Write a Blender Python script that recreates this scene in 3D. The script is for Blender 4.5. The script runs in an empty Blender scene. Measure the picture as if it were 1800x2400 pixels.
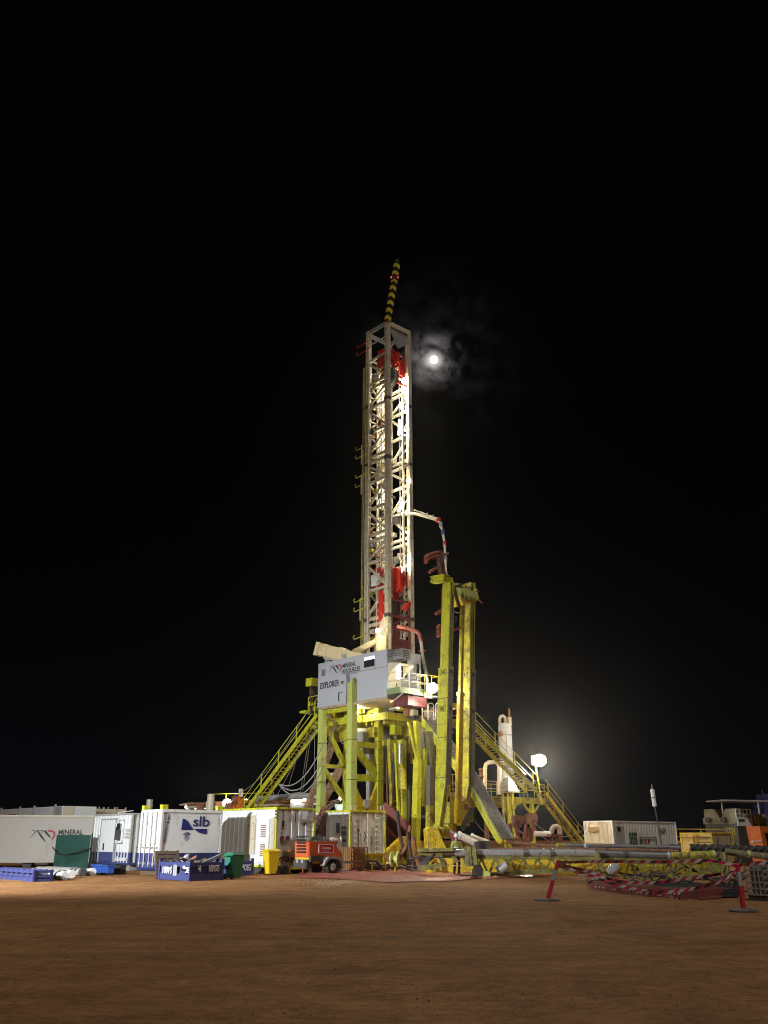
import bpy, bmesh, math, random
from mathutils import Vector, Matrix, noise
random.seed(7)
R = math.radians
scene = bpy.context.scene
col = scene.collection
# ------------------------------------------------------------------ camera
FPX, PITCH, EYE = 2100.0, R(20.04), 1.6          # focal length in photo pixels (1800x2400)
cd = bpy.data.cameras.new('camera'); cam = bpy.data.objects.new('camera', cd); col.objects.link(cam)
cd.sensor_fit = 'VERTICAL'; cd.sensor_height = 36; cd.sensor_width = 27
cd.lens = FPX / 2400 * 36; cd.clip_end = 9000; cd.clip_start = .1
cam.location = (0, 0, EYE); cam.rotation_euler = (R(90) + PITCH, 0, 0)
scene.camera = cam
# ------------------------------------------------------------------ render / exposure
vs = scene.view_settings
vs.view_transform = 'Standard'; vs.look = 'None'; vs.exposure = 0; vs.gamma = 1; vs.use_curve_mapping = False
scene.render.engine = 'CYCLES'
cy = scene.cycles
cy.filter_width = 1.05; scene.render.filter_size = 1.05
cy.max_bounces = 6; cy.diffuse_bounces = 3; cy.glossy_bounces = 3; cy.transmission_bounces = 4; cy.volume_bounces = 0
cy.sample_clamp_indirect = 4; cy.use_denoising = True; cy.use_light_tree = True; cy.caustics_reflective = False; cy.caustics_refractive = False
# ------------------------------------------------------------------ view helpers (survey of the site)
Z = Vector((0, 0, 1)); CF = Vector((0, math.cos(PITCH), math.sin(PITCH))); CU = Vector((0, -math.sin(PITCH), math.cos(PITCH)))
CR = Vector((1, 0, 0)); CC = Vector((0, 0, EYE))
def ray(px, py): return CR * ((px - 900) / FPX) + CU * ((1200 - py) / FPX) + CF
KW = [1.0]
def W(px, py, Y):
    d = ray(px, py); return CC + d * (Y * KW[0] / d.y)
def G(px, py, z=0.0):
    d = ray(px, py); return CC + d * ((z - EYE) / d.z)
def reach(P, d, px):
    q = P - CC; k = (px - 900) / FPX
    return (k * q.dot(CF) - q.dot(CR)) / (d.dot(CR) - k * d.dot(CF))
def rise(P, py):
    q = P - CC; k = (1200 - py) / FPX
    return (k * q.dot(CF) - q.dot(CU)) / (Z.dot(CU) - k * Z.dot(CF))
AZ = R(42)                                        # the whole site is laid out on two axes
v = Vector((math.cos(AZ), math.sin(AZ), 0)); u = Vector((-math.sin(AZ), math.cos(AZ), 0))
X = Vector((1, 0, 0)); Y_ = Vector((0, 1, 0))
# ------------------------------------------------------------------ night sky, moonlit cloud
moon_dir = ray(1017, 843).normalized()
wd = bpy.data.worlds.new('World'); scene.world = wd; wd.use_nodes = True
nt = wd.node_tree; N = nt.nodes; LK = nt.links
bg = N['Background']; bg.inputs[1].default_value = 1
tc = N.new('ShaderNodeTexCoord')
def wmath(op, a, b=None, clamp=False):
    n = N.new('ShaderNodeMath'); n.operation = op; n.use_clamp = clamp
    for i, s in enumerate((a, b)):
        if s is None: continue
        if hasattr(s, 'node'): LK.new(s, n.inputs[i])
        else: n.inputs[i].default_value = s
    return n.outputs[0]
dist = N.new('ShaderNodeVectorMath'); dist.operation = 'DISTANCE'
LK.new(tc.outputs['Generated'], dist.inputs[0]); dist.inputs[1].default_value = moon_dir
def fall(r, pw):
    m = N.new('ShaderNodeMapRange'); m.clamp = True
    LK.new(dist.outputs['Value'], m.inputs[0]); m.inputs[1].default_value = 0; m.inputs[2].default_value = r
    m.inputs[3].default_value = 1; m.inputs[4].default_value = 0
    return wmath('POWER', m.outputs[0], pw)
ns = N.new('ShaderNodeTexNoise'); ns.inputs['Scale'].default_value = 30; ns.inputs['Detail'].default_value = 5; ns.inputs['Roughness'].default_value = .62
ns.inputs['Distortion'].default_value = .25
LK.new(tc.outputs['Generated'], ns.inputs['Vector'])
cl = N.new('ShaderNodeMapRange'); cl.clamp = True; LK.new(ns.outputs[0], cl.inputs[0])
cl.inputs[1].default_value = .42; cl.inputs[2].default_value = .72; cl.inputs[3].default_value = .02; cl.inputs[4].default_value = 1
near = wmath('MULTIPLY', fall(.038, 1.5), wmath('MULTIPLY', cl.outputs[0], .62))
mid = wmath('MULTIPLY', fall(.13, 2.2), wmath('MULTIPLY', cl.outputs[0], .025))
core = wmath('ADD', wmath('MULTIPLY', fall(.013, 1.5), 1.0), wmath('MULTIPLY', fall(.03, 2.5), .12))
tot = wmath('ADD', wmath('ADD', near, mid), core)
sep = N.new('ShaderNodeSeparateXYZ'); LK.new(tc.outputs['Generated'], sep.inputs[0])
hz_ = N.new('ShaderNodeMapRange'); hz_.clamp = True; LK.new(sep.outputs[2], hz_.inputs[0])
hz_.inputs[1].default_value = 0; hz_.inputs[2].default_value = .45; hz_.inputs[3].default_value = 1; hz_.inputs[4].default_value = 0
mixs = N.new('ShaderNodeMixRGB'); LK.new(wmath('POWER', hz_.outputs[0], 2), mixs.inputs[0])
mixs.inputs[1].default_value = (.0004, .0004, .0005, 1); mixs.inputs[2].default_value = (.0022, .0024, .0032, 1)
gl = N.new('ShaderNodeMixRGB'); gl.blend_type = 'MULTIPLY'; gl.inputs[0].default_value = 1
LK.new(tot, gl.inputs[1]); gl.inputs[2].default_value = (.92, .86, .84, 1)
ad = N.new('ShaderNodeMixRGB'); ad.blend_type = 'ADD'; ad.inputs[0].default_value = 1
LK.new(mixs.outputs[0], ad.inputs[1]); LK.new(gl.outputs[0], ad.inputs[2]); LK.new(ad.outputs[0], bg.inputs[0])
# ------------------------------------------------------------------ lights from behind the camera
# weak frontal light (site floodlights far behind the photographer, to the right)
sd = bpy.data.lights.new('sun', 'SUN'); so = bpy.data.objects.new('sun', sd); col.objects.link(so)
sd.energy = .98; sd.angle = R(.8); sd.color = (1, .96, .90)
so.rotation_euler = Vector((-.10, .52, -.85)).to_track_quat('-Z', 'Y').to_euler()
# lighting tower standing out of frame to the left
ld = bpy.data.lights.new('light_tower_lamp', 'SPOT'); lo = bpy.data.objects.new('light_tower_lamp', ld); col.objects.link(lo)
ld.energy = 37000; ld.spot_size = R(108); ld.spot_blend = 1; ld.shadow_soft_size = .35; ld.color = (.93, .97, 1)
lo.location = (-22.5, 28, 6.0)
lo.rotation_euler = (Vector((-4, 52, -5)) - Vector(lo.location)).to_track_quat('-Z', 'Y').to_euler()

# ------------------------------------------------------------------ materials
def sock(nt, s, i, val):
    if hasattr(val, 'node'): nt.links.new(val, i)
    else: i.default_value = val
MATS = {}
def paint(name, c, rough=.5, dirt=.3, dcol=(.10, .065, .04), scale=1.3, metal=0., streak=1., bump=0., spec=.5):
    if name in MATS: return MATS[name]
    m = bpy.data.materials.new(name); m.use_nodes = True; nt = m.node_tree; n = nt.nodes; L = nt.links
    b = n['Principled BSDF']; b.inputs['Roughness'].default_value = rough; b.inputs['Metallic'].default_value = metal
    b.inputs['Specular IOR Level'].default_value = spec
    t = n.new('ShaderNodeTexCoord')
    n1 = n.new('ShaderNodeTexNoise'); n1.inputs['Scale'].default_value = scale; n1.inputs['Detail'].default_value = 6; n1.inputs['Roughness'].default_value = .65
    L.new(t.outputs['Object'], n1.inputs['Vector'])
    mp = n.new('ShaderNodeMapping'); mp.inputs['Scale'].default_value = (5, 5, .35); L.new(t.outputs['Object'], mp.inputs['Vector'])
    n2 = n.new('ShaderNodeTexNoise'); n2.inputs['Scale'].default_value = 1.6; n2.inputs['Detail'].default_value = 4; L.new(mp.outputs[0], n2.inputs['Vector'])
    mu = n.new('ShaderNodeMath'); mu.operation = 'MULTIPLY'; L.new(n1.outputs[0], mu.inputs[0])
    mx = n.new('ShaderNodeMath'); mx.operation = 'MULTIPLY_ADD'; L.new(n2.outputs[0], mx.inputs[0]); mx.inputs[1].default_value = streak; mx.inputs[2].default_value = 1 - .5 * streak
    L.new(mx.outputs[0], mu.inputs[1])
    r = n.new('ShaderNodeMapRange'); r.clamp = True; L.new(mu.outputs[0], r.inputs[0])
    r.inputs[1].default_value = .62 - .35 * dirt; r.inputs[2].default_value = .80 - .15 * dirt; r.inputs[3].default_value = 0; r.inputs[4].default_value = min(.95, .35 + dirt)
    mi = n.new('ShaderNodeMixRGB'); L.new(r.outputs[0], mi.inputs[0]); mi.inputs[1].default_value = (*c, 1); mi.inputs[2].default_value = (*dcol, 1)
    outc = mi.outputs[0]
    if dirt >= .3:      # chipped paint, rust freckles and run marks
        for sc_, th_, cc in ((11, .66 - .10 * dirt, (.07, .035, .02)), (3.1, .70 - .12 * dirt, (.16, .08, .035))):
            nn = n.new('ShaderNodeTexNoise'); nn.inputs['Scale'].default_value = sc_; nn.inputs['Detail'].default_value = 3; L.new(mp.outputs[0] if sc_ < 5 else t.outputs['Object'], nn.inputs['Vector'])
            mr = n.new('ShaderNodeMapRange'); mr.clamp = True; L.new(nn.outputs[0], mr.inputs[0]); mr.inputs[1].default_value = th_; mr.inputs[2].default_value = th_ + .05; mr.inputs[4].default_value = .85
            m3 = n.new('ShaderNodeMixRGB'); L.new(mr.outputs[0], m3.inputs[0]); L.new(outc, m3.inputs[1]); m3.inputs[2].default_value = (*cc, 1); outc = m3.outputs[0]
    L.new(outc, b.inputs['Base Color'])
    rr = n.new('ShaderNodeMath'); rr.operation = 'MULTIPLY_ADD'; L.new(r.outputs[0], rr.inputs[0]); rr.inputs[1].default_value = .3; rr.inputs[2].default_value = rough; rr.use_clamp = True
    L.new(rr.outputs[0], b.inputs['Roughness'])
    if bump:
        bp = n.new('ShaderNodeBump'); bp.inputs['Strength'].default_value = bump; bp.inputs['Distance'].default_value = .03
        L.new(n1.outputs[0], bp.inputs['Height']); L.new(bp.outputs[0], b.inputs['Normal'])
    MATS[name] = m; return m
def emit(name, c, s):
    if name in MATS: return MATS[name]
    m = bpy.data.materials.new(name); m.use_nodes = True; b = m.node_tree.nodes['Principled BSDF']
    b.inputs['Base Color'].default_value = (.8, .8, .8, 1)
    b.inputs['Emission Color'].default_value = (*c, 1); b.inputs['Emission Strength'].default_value = s
    MATS[name] = m; return m
def stripes(name, c1, c2, scale, d=(1, 1, 1)):
    if name in MATS: return MATS[name]
    m = bpy.data.materials.new(name); m.use_nodes = True; n = m.node_tree.nodes; L = m.node_tree.links; b = n['Principled BSDF']
    t = n.new('ShaderNodeTexCoord'); vm = n.new('ShaderNodeVectorMath'); vm.operation = 'DOT_PRODUCT'
    L.new(t.outputs['Object'], vm.inputs[0]); vm.inputs[1].default_value = d
    a = n.new('ShaderNodeMath'); a.operation = 'MULTIPLY'; L.new(vm.outputs['Value'], a.inputs[0]); a.inputs[1].default_value = scale
    f = n.new('ShaderNodeMath'); f.operation = 'FRACT'; L.new(a.outputs[0], f.inputs[0])
    g = n.new('ShaderNodeMath'); g.operation = 'GREATER_THAN'; L.new(f.outputs[0], g.inputs[0]); g.inputs[1].default_value = .5
    mi = n.new('ShaderNodeMixRGB'); L.new(g.outputs[0], mi.inputs[0]); mi.inputs[1].default_value = (*c1, 1); mi.inputs[2].default_value = (*c2, 1)
    L.new(mi.outputs[0], b.inputs['Base Color']); b.inputs['Roughness'].default_value = .5
    MATS[name] = m; return m
WHITE = paint('white_paint', (.74, .76, .76), .45, .10, (.30, .22, .15))
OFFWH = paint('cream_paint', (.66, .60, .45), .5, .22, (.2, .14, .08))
MASTW = paint('mast_paint', (.60, .56, .43), .5, .42, (.22, .15, .08), scale=2.2)
CABW = paint('cabin_paint', (.50, .52, .55), .4, .05, (.4, .38, .36))
BEIGE = paint('beige_canvas', (.52, .50, .45), .7, .18, (.36, .33, .28), scale=.5, bump=.25)
YEL = paint('rig_yellow', (.60, .60, .035), .42, .34, (.16, .12, .03), scale=1.6)
YELD = paint('worn_yellow', (.56, .50, .03), .5, .62, (.10, .075, .04), scale=2.4)
YELG = paint('warm_yellow', (.70, .50, .02), .45, .4, (.16, .10, .03), scale=1.8)
OLIVE = paint('dark_olive', (.25, .23, .045), .55, .6, (.07, .055, .03), scale=3)
GRIME = paint('grimy_olive', (.26, .25, .10), .75, .8, (.13, .12, .10), scale=5, bump=.8)
BLUE = paint('blue_paint', (.05, .062, .19), .4, .28, (.10, .09, .12))
NAVY = paint('navy_paint', (.022, .03, .13), .45, .25, (.05, .05, .06))
LOGO = paint('logo_blue', (.02, .03, .16), .4, 0)
BLACK = paint('black_print', (.012, .012, .014), .5, 0)
REDP = paint('logo_red', (.42, .02, .05), .5, 0)
WPRINT = paint('white_print', (.75, .76, .8), .5, .1, (.4, .4, .45))
DRED = paint('dull_red', (.30, .05, .03), .5, .4, (.10, .04, .03), scale=2.5)
BOOM = paint('boom_cream', (.72, .60, .33), .5, .18, (.3, .2, .1))
RED = paint('rig_red', (.62, .035, .02), .42, .3, (.10, .03, .025), scale=2.5)
MAROON = paint('maroon_paint', (.16, .02, .025), .5, .4, (.06, .03, .03))
RUST = paint('rusty_steel', (.30, .13, .06), .75, .5, (.10, .05, .03), scale=4, bump=.4)
STEEL = paint('bare_steel', (.66, .66, .66), .18, .3, (.25, .21, .17), metal=.55, scale=2)
MUDPIPE = paint('muddy_pipe', (.16, .16, .17), .4, .55, (.24, .19, .12), metal=.4, scale=5, bump=.4)
GREY = paint('grey_paint', (.34, .35, .35), .55, .35, (.15, .12, .1))
DGREY = paint('dark_steel', (.06, .06, .06), .55, .4, (.10, .08, .06))
BLK = paint('rubber', (.018, .018, .018), .7, .4, (.07, .055, .04))
GLASS = paint('dark_glass', (.015, .018, .02), .08, 0)
TARP = paint('green_tarp', (.02, .085, .065), .5, .25, (.05, .09, .07), bump=.5)
GBIN = paint('bin_green', (.03, .20, .115), .45, .2, (.06, .2, .12))
YBIN = paint('bin_yellow', (.72, .52, .015), .4, .12, (.35, .25, .05))
CRED = paint('compressor_red', (.64, .125, .04), .4, .25, (.28, .07, .03))
TIMBER = paint('timber', (.13, .085, .05), .8, .4, (.09, .065, .04), scale=6)
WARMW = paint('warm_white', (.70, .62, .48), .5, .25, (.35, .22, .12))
ORANGE = paint('orange_paint', (.70, .16, .02), .45, .3, (.25, .08, .03))
LINER = paint('red_liner', (.28, .035, .025), .62, .60, (.20, .105, .055), scale=3, bump=.6)
DLINER = paint('dull_red_liner', (.24, .045, .04), .45, .55, (.16, .09, .06), scale=4, bump=.6)
BLINER = paint('black_liner', (.02, .026, .025), .4, .4, (.07, .055, .04), scale=3, bump=.6)
GAL = paint('galvanised', (.50, .49, .46), .5, .3, (.3, .25, .2), metal=.3)
CABLE = paint('pale_cable', (.35, .34, .32), .6, .2)
HOSE = paint('dark_hose', (.05, .03, .03), .6, .4, (.12, .07, .05))
AMBER = paint('amber_plastic', (.50, .27, .10), .4, .5, (.26, .12, .05), scale=3)
TOTE = paint('grey_tote', (.32, .32, .30), .5, .4, (.18, .15, .12))
BRED = paint('bollard_red', (.62, .03, .06), .45, .2, (.4, .08, .07))
SKIN = paint('skin', (.45, .27, .2), .6, 0)
HIVIS = paint('hi_vis', (.42, .48, .10), .6, .1)
WORKW = paint('workwear', (.02, .024, .04), .8, .1)
POLE = stripes('pole_stripe', (.72, .62, .05), (.012, .012, .012), 1.45, (.42, .1, 1))
HAZ = stripes('hazard_stripe', (.62, .52, .05), (.015, .015, .015), 1.25, (.35, .35, 1))
HAZF = stripes('hazard_fine', (.60, .60, .25), (.03, .03, .03), 6.5, (.6, .6, 1))
LAMPW = emit('lamp_white', (1, .88, .66), 150)
TUBE = emit('lamp_tube', (1, .90, .70), 130)
FLOOD = emit('lamp_flood', (1, .88, .68), 200)
SIGNG = emit('sign_green', (.1, .9, .35), 1.2)
ROOM = emit('room_light', (.9, .95, 1), 1.4)

def ground_mat():
    m = bpy.data.materials.new('red_dirt'); m.use_nodes = True; n = m.node_tree.nodes; L = m.node_tree.links; b = n['Principled BSDF']
    b.inputs['Roughness'].default_value = .95; b.inputs['Specular IOR Level'].default_value = .15
    t = n.new('ShaderNodeTexCoord')
    def nz(sc, det, stretch=(1, 1, 1), rough=.6):
        mp = n.new('ShaderNodeMapping'); mp.inputs['Scale'].default_value = stretch; L.new(t.outputs['Object'], mp.inputs['Vector'])
        x = n.new('ShaderNodeTexNoise'); x.inputs['Scale'].default_value = sc; x.inputs['Detail'].default_value = det; x.inputs['Roughness'].default_value = rough
        L.new(mp.outputs[0], x.inputs['Vector']); return x.outputs[0]
    a = nz(.16, 4); c = nz(1.5, 9, (.75, 1, 1), .72); d = nz(22, 4, rough=.7); e2 = nz(6, 6, rough=.75)
    def ramp(src, p0, c0, p1, c1):
        r = n.new('ShaderNodeValToRGB'); L.new(src, r.inputs[0]); q = r.color_ramp.elements
        q[0].position = p0; q[0].color = (*c0, 1); q[1].position = p1; q[1].color = (*c1, 1); return r.outputs[0]
    def mul(x, y):
        k = n.new('ShaderNodeMixRGB'); k.blend_type = 'MULTIPLY'; k.inputs[0].default_value = 1; L.new(x, k.inputs[1]); L.new(y, k.inputs[2]); return k.outputs[0]
    base = ramp(a, .35, (.345, .172, .070), .68, (.50, .262, .112))
    base = mul(base, ramp(c, .36, (.66, .63, .60), .64, (1.12, 1.1, 1.06)))
    base = mul(base, ramp(e2, .35, (.72, .70, .68), .62, (1.1, 1.1, 1.1)))
    base = mul(base, ramp(d, .30, (.78, .77, .76), .70, (1.12, 1.12, 1.12)))
    # wheel tracks: pairs of compacted bands curving across the yard
    def M2(op, x, y=None, z=None):
        k = n.new('ShaderNodeMath'); k.operation = op
        for ii, w_ in enumerate((x, y, z)):
            if w_ is not None: sock(m.node_tree, None, k.inputs[ii], w_)
        return k.outputs[0]
    sp = n.new('ShaderNodeSeparateXYZ'); L.new(t.outputs['Object'], sp.inputs[0]); X_, Yy = sp.outputs[0], sp.outputs[1]
    trk = None
    for y0, sl, am, fr, ph in ((30, .10, 1.2, .11, 0), (23, -.16, 1.5, .09, 2), (35.5, .03, .7, .15, 1), (16, .22, 1.0, .13, 4)):
        f0 = M2('SUBTRACT', Yy, M2('ADD', M2('MULTIPLY_ADD', X_, sl, y0), M2('MULTIPLY', M2('SINE', M2('MULTIPLY_ADD', X_, fr, ph)), am)))
        f0 = M2('ADD', f0, M2('MULTIPLY', M2('SUBTRACT', e2, .5), .35))
        for off in (0, 1.9):
            g = M2('SUBTRACT', 1.0, M2('MULTIPLY', M2('ABSOLUTE', M2('SUBTRACT', f0, off)), 3.6)); k = n.new('ShaderNodeClamp'); L.new(g, k.inputs[0])
            trk = k.outputs[0] if trk is None else M2('MAXIMUM', trk, k.outputs[0])
    trk = M2('MULTIPLY', trk, M2('MULTIPLY_ADD', c, 1.4, -.2))
    tm = n.new('ShaderNodeMixRGB'); L.new(trk, tm.inputs[0]); L.new(base, tm.inputs[1]); tm.inputs[2].default_value = (.20, .115, .06, 1)
    L.new(tm.outputs[0], b.inputs['Base Color'])
    hgt = M2('ADD', M2('ADD', M2('MULTIPLY', c, 1.5), M2('MULTIPLY', e2, .55)), M2('ADD', M2('MULTIPLY', d, .3), M2('MULTIPLY', trk, -.5)))
    bp = n.new('ShaderNodeBump'); bp.inputs['Strength'].default_value = .9; bp.inputs['Distance'].default_value = .09
    L.new(hgt, bp.inputs['Height']); L.new(bp.outputs[0], b.inputs['Normal'])
    return m
DIRT = ground_mat()

# ------------------------------------------------------------------ mesh builder
XF = {}
class MB:
    def __init__(s): s.v = []; s.f = []; s.m = []; s.cur = 0
    def add(s, vs, fs):
        n = len(s.v); s.v += [Vector(x) for x in vs]; s.f += [tuple(i + n for i in f) for f in fs]; s.m += [s.cur] * len(fs); return s
    def box(s, o, a, b, c):
        o = Vector(o); P = [o, o + a, o + a + b, o + b]; P += [q + c for q in P]
        return s.add(P, [(0, 3, 2, 1), (4, 5, 6, 7), (0, 1, 5, 4), (1, 2, 6, 5), (2, 3, 7, 6), (3, 0, 4, 7)])
    def cbox(s, c, a, b, d): return s.box(Vector(c) - (a + b + d) * .5, a, b, d)
    def bar(s, p, q, w, h=None, up=Z):
        p = Vector(p); q = Vector(q); h = h or w; d = (q - p).normalized(); x = d.cross(up)
        if x.length < 1e-3: x = d.cross(v)
        x.normalize(); y = x.cross(d).normalized()
        return s.box(p - x * w / 2 - y * h / 2, x * w, y * h, q - p)
    def tube(s, p, q, r, n=8, r2=None):
        p = Vector(p); q = Vector(q); r2 = r if r2 is None else r2; d = (q - p).normalized()
        x = d.cross(Z) if abs(d.z) < .95 else d.cross(X)
        x.normalize(); y = d.cross(x); vs = []
        for c, rr in ((p, r), (q, r2)):
            vs += [c + (x * math.cos(2 * math.pi * i / n) + y * math.sin(2 * math.pi * i / n)) * rr for i in range(n)]
        return s.add(vs, [(i, (i + 1) % n, n + (i + 1) % n, n + i) for i in range(n)] + [tuple(range(n - 1, -1, -1)), tuple(range(n, 2 * n))])
    def path(s, pts, r, n=6):
        pts = [Vector(p) for p in pts]; vs = []; x = None
        for i, p in enumerate(pts):
            d = (pts[min(i + 1, len(pts) - 1)] - pts[max(i - 1, 0)]).normalized()
            if x is None: x = d.cross(Z) if abs(d.z) < .9 else d.cross(Vector((.3, 1, 0)))
            x = (x - d * x.dot(d)).normalized(); y = d.cross(x)
            vs += [p + (x * math.cos(2 * math.pi * k / n) + y * math.sin(2 * math.pi * k / n)) * r for k in range(n)]
        fs = [(i * n + k, i * n + (k + 1) % n, (i + 1) * n + (k + 1) % n, (i + 1) * n + k) for i in range(len(pts) - 1) for k in range(n)]
        fs += [tuple(range(n - 1, -1, -1)), tuple(range((len(pts) - 1) * n, len(pts) * n))]
        return s.add(vs, fs)
    def prism(s, pts, e):
        pts = [Vector(p) for p in pts]; n = len(pts)
        return s.add(pts + [p + e for p in pts], [tuple(range(n - 1, -1, -1)), tuple(range(n, 2 * n))] + [(i, (i + 1) % n, n + (i + 1) % n, n + i) for i in range(n)])
    def lathe(s, c, prof, n=16, ax=Z):
        c = Vector(c); x = ax.cross(X if abs(ax.x) < .9 else Y_).normalized(); y = ax.cross(x); vs = []
        for (r, h) in prof: vs += [c + ax * h + (x * math.cos(2 * math.pi * k / n) + y * math.sin(2 * math.pi * k / n)) * r for k in range(n)]
        m = len(prof)
        fs = [(i * n + k, i * n + (k + 1) % n, (i + 1) * n + (k + 1) % n, (i + 1) * n + k) for i in range(m - 1) for k in range(n)]
        return s.add(vs, fs + [tuple(range(n - 1, -1, -1)), tuple(range((m - 1) * n, m * n))])
    def ball(s, c, r, n=10, sq=1.0):
        q = 6 if n < 14 else 10
        return s.lathe(c, [(r * max(.02, math.sin(math.pi * i / q)), -r * sq * math.cos(math.pi * i / q)) for i in range(q + 1)], n)
    def build(s, name, mat, parent=None, smooth=False, label=None, kind=None, bevel=0):
        me = bpy.data.meshes.new(name); M = XF.get(parent.name if parent else None)
        vs = s.v if M is None else [M @ p for p in s.v]
        me.from_pydata([tuple(p) for p in vs], [], s.f)
        for k in (mat if isinstance(mat, (list, tuple)) else [mat]): me.materials.append(k)
        if isinstance(mat, (list, tuple)): me.polygons.foreach_set('material_index', s.m)
        bm = bmesh.new(); bm.from_mesh(me); bmesh.ops.recalc_face_normals(bm, faces=bm.faces)
        if bevel: bmesh.ops.bevel(bm, geom=bm.edges[:], offset=bevel, segments=2, affect='EDGES')
        bm.to_mesh(me); bm.free()
        if smooth: me.shade_smooth(); me.set_sharp_from_angle(angle=R(38))
        o = bpy.data.objects.new(name, me); col.objects.link(o)
        if parent: o.parent = parent; XF[o.name] = M
        if label: o['label'] = label
        if kind: o['kind'] = kind
        return o
def thing(name, label, cat, loc, group=None, rotz=0.0):
    o = bpy.data.objects.new(name, None); col.objects.link(o); o.empty_display_size = .2
    o.location = loc; o.rotation_euler = (0, 0, rotz)
    XF[o.name] = (Matrix.Translation(Vector(loc)) @ Matrix.Rotation(rotz, 4, 'Z')).inverted()
    return tag(o, label, cat, group)
def tag(o, label, cat, group=None):
    o['label'] = label; o['category'] = cat
    if group: o['group'] = group
    return o
def solo(mb, name, mat, label, cat, loc, group=None, **k):
    """a thing that is a single mesh, with its origin at its base"""
    loc = Vector(loc); mb.v = [p - loc for p in mb.v]
    o = mb.build(name, mat, None, **k); o.location = loc
    return tag(o, label, cat, group)
def copy_tree(o, parent=None):
    c = o.copy(); col.objects.link(c)
    if parent: c.parent = parent
    for ch in list(o.children): copy_tree(ch, c)
    return c
def text(s, O, xd, up, h, mat, parent, width=None, bold=.012, name='lettering', slant=0):
    cu = bpy.data.curves.new('t', 'FONT'); cu.body = s; cu.size = 1; cu.offset = bold; cu.extrude = .004; cu.shear = slant
    cu.resolution_u = 3
    t = bpy.data.objects.new('t', cu); col.objects.link(t)
    bpy.context.view_layer.update()
    me = bpy.data.meshes.new_from_object(t.evaluated_get(bpy.context.evaluated_depsgraph_get()))
    xs = [q.co.x for q in me.vertices]; x0, x1 = min(xs), max(xs); sc = h / .70
    sx = width / (x1 - x0) if width else sc
    nrm = xd.cross(up); mb = MB()
    mb.add([Vector(O) + xd * ((q.co.x - x0) * sx) + up * (q.co.y * sc) + nrm * (q.co.z + .006) for q in me.vertices], [tuple(p.vertices) for p in me.polygons])
    bpy.data.objects.remove(t); bpy.data.curves.remove(cu); bpy.data.meshes.remove(me)
    return mb.build(name, mat, parent)
def decal(polys, O, xd, up, sx, sy, mat, parent, name='emblem', th=.006):
    mb = MB(); nrm = xd.cross(up)
    for pl in polys: mb.prism([Vector(O) + xd * (x * sx) + up * (y * sy) + nrm * .002 for x, y in pl], nrm * th)
    return mb.build(name, mat, parent)
def px2(pts, x0, x1, y0, y1): return [((x - x0) / (x1 - x0), (y1 - y) / (y1 - y0)) for x, y in pts]
def mr_logo(O, xd, up, w, h, parent):
    q = lambda p: px2(p, 470, 930, 640, 862)
    decal([q([(472, 792), (566, 655), (578, 664), (492, 775)]), q([(574, 648), (600, 648), (700, 756), (772, 862), (740, 846), (662, 770)]),
           q([(490, 646), (562, 646), (556, 656), (490, 652)]), q([(604, 648), (704, 648), (664, 722), (656, 716), (688, 660), (612, 658)]),
           q([(720, 648), (745, 648), (850, 768), (822, 778), (704, 670)])], O, xd, up, w, h, BLACK, parent)
    out = [(765, 644), (850, 644), (900, 664), (928, 714), (918, 772), (886, 812), (905, 842)]; inn = [(852, 796), (884, 768), (892, 722), (876, 688), (838, 676), (792, 676)]
    decal([q(out[i:i + 2] + [inn[len(inn) - 1 - min(i + 1, 5)], inn[len(inn) - 1 - min(i, 5)]]) for i in range(5)] + [q([out[5], out[6], inn[0]])], O, xd, up, w, h, REDP, parent)
def corr(O, d, L, h, nrm, pitch=.28, depth=.04):
    mb = MB(); n = max(1, round(L / pitch)); p = L / n; pr = []
    for i in range(n):
        pr += [(i * p, 0), (i * p + p * .42, 0), (i * p + p * .5, -depth), (i * p + p * .92, -depth)]
    pr.append((L, 0)); vs = []
    for z in (0, h): vs += [Vector(O) + d * a + nrm * b + Z * z for a, b in pr]
    m = len(pr)
    return mb.add(vs, [(i, i + 1, m + i + 1, m + i) for i in range(m - 1)])
def cat_curve(p, q, sag, n=14):
    p = Vector(p); q = Vector(q)
    return [p.lerp(q, i / n) - Z * (sag * 4 * (i / n) * (1 - i / n)) for i in range(n + 1)]
def box_at(P, i0, i1, j0, j1, z0, z1, mb=None):
    mb = mb or MB(); return mb.box(Vector((P.x, P.y, 0)) + v * i0 + u * j0 + Z * z0, v * (i1 - i0), u * (j1 - j0), Z * (z1 - z0))
def flat(P): return Vector((P.x, P.y, 0))
def lw(P, i, j, z): return Vector((P.x, P.y, 0)) + v * i + u * j + Z * z
def lamp(P, label, kind, aim=None, group='lit lamps on the rig', pole=0):
    """a working lamp: housing, lens"""
    P = Vector(P); t = thing(kind, label, 'lamp', P - Z * (.05 + pole), group)
    return t

# ================================================================== GROUND, MOON
def ground():
    xs = [-900, -300, -120] + [-60 + i * 1.0 for i in range(121)] + [120, 300, 900]
    ys = [-60, -20] + [-4 + i * .5 for i in range(129)] + [64, 70, 90, 130, 250, 900]
    vs = []
    for y in ys:
        for x in xs:
            z = .025 * noise.noise((x * .5, y * .5, 3)) + .018 * noise.noise((x * 1.3, y * 1.9, 9)) if abs(x) < 60 and -3 < y < 60 else 0
            vs.append((x, y, z - .012))
    n = len(xs)
    me = bpy.data.meshes.new('ground'); me.from_pydata(vs, [], [(j * n + i, j * n + i + 1, (j + 1) * n + i + 1, (j + 1) * n + i) for j in range(len(ys) - 1) for i in range(n - 1)])
    me.materials.append(DIRT); me.shade_smooth()
    o = bpy.data.objects.new('ground', me); col.objects.link(o); o['kind'] = 'structure'
ground()
MP = CC + moon_dir * 3000
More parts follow.
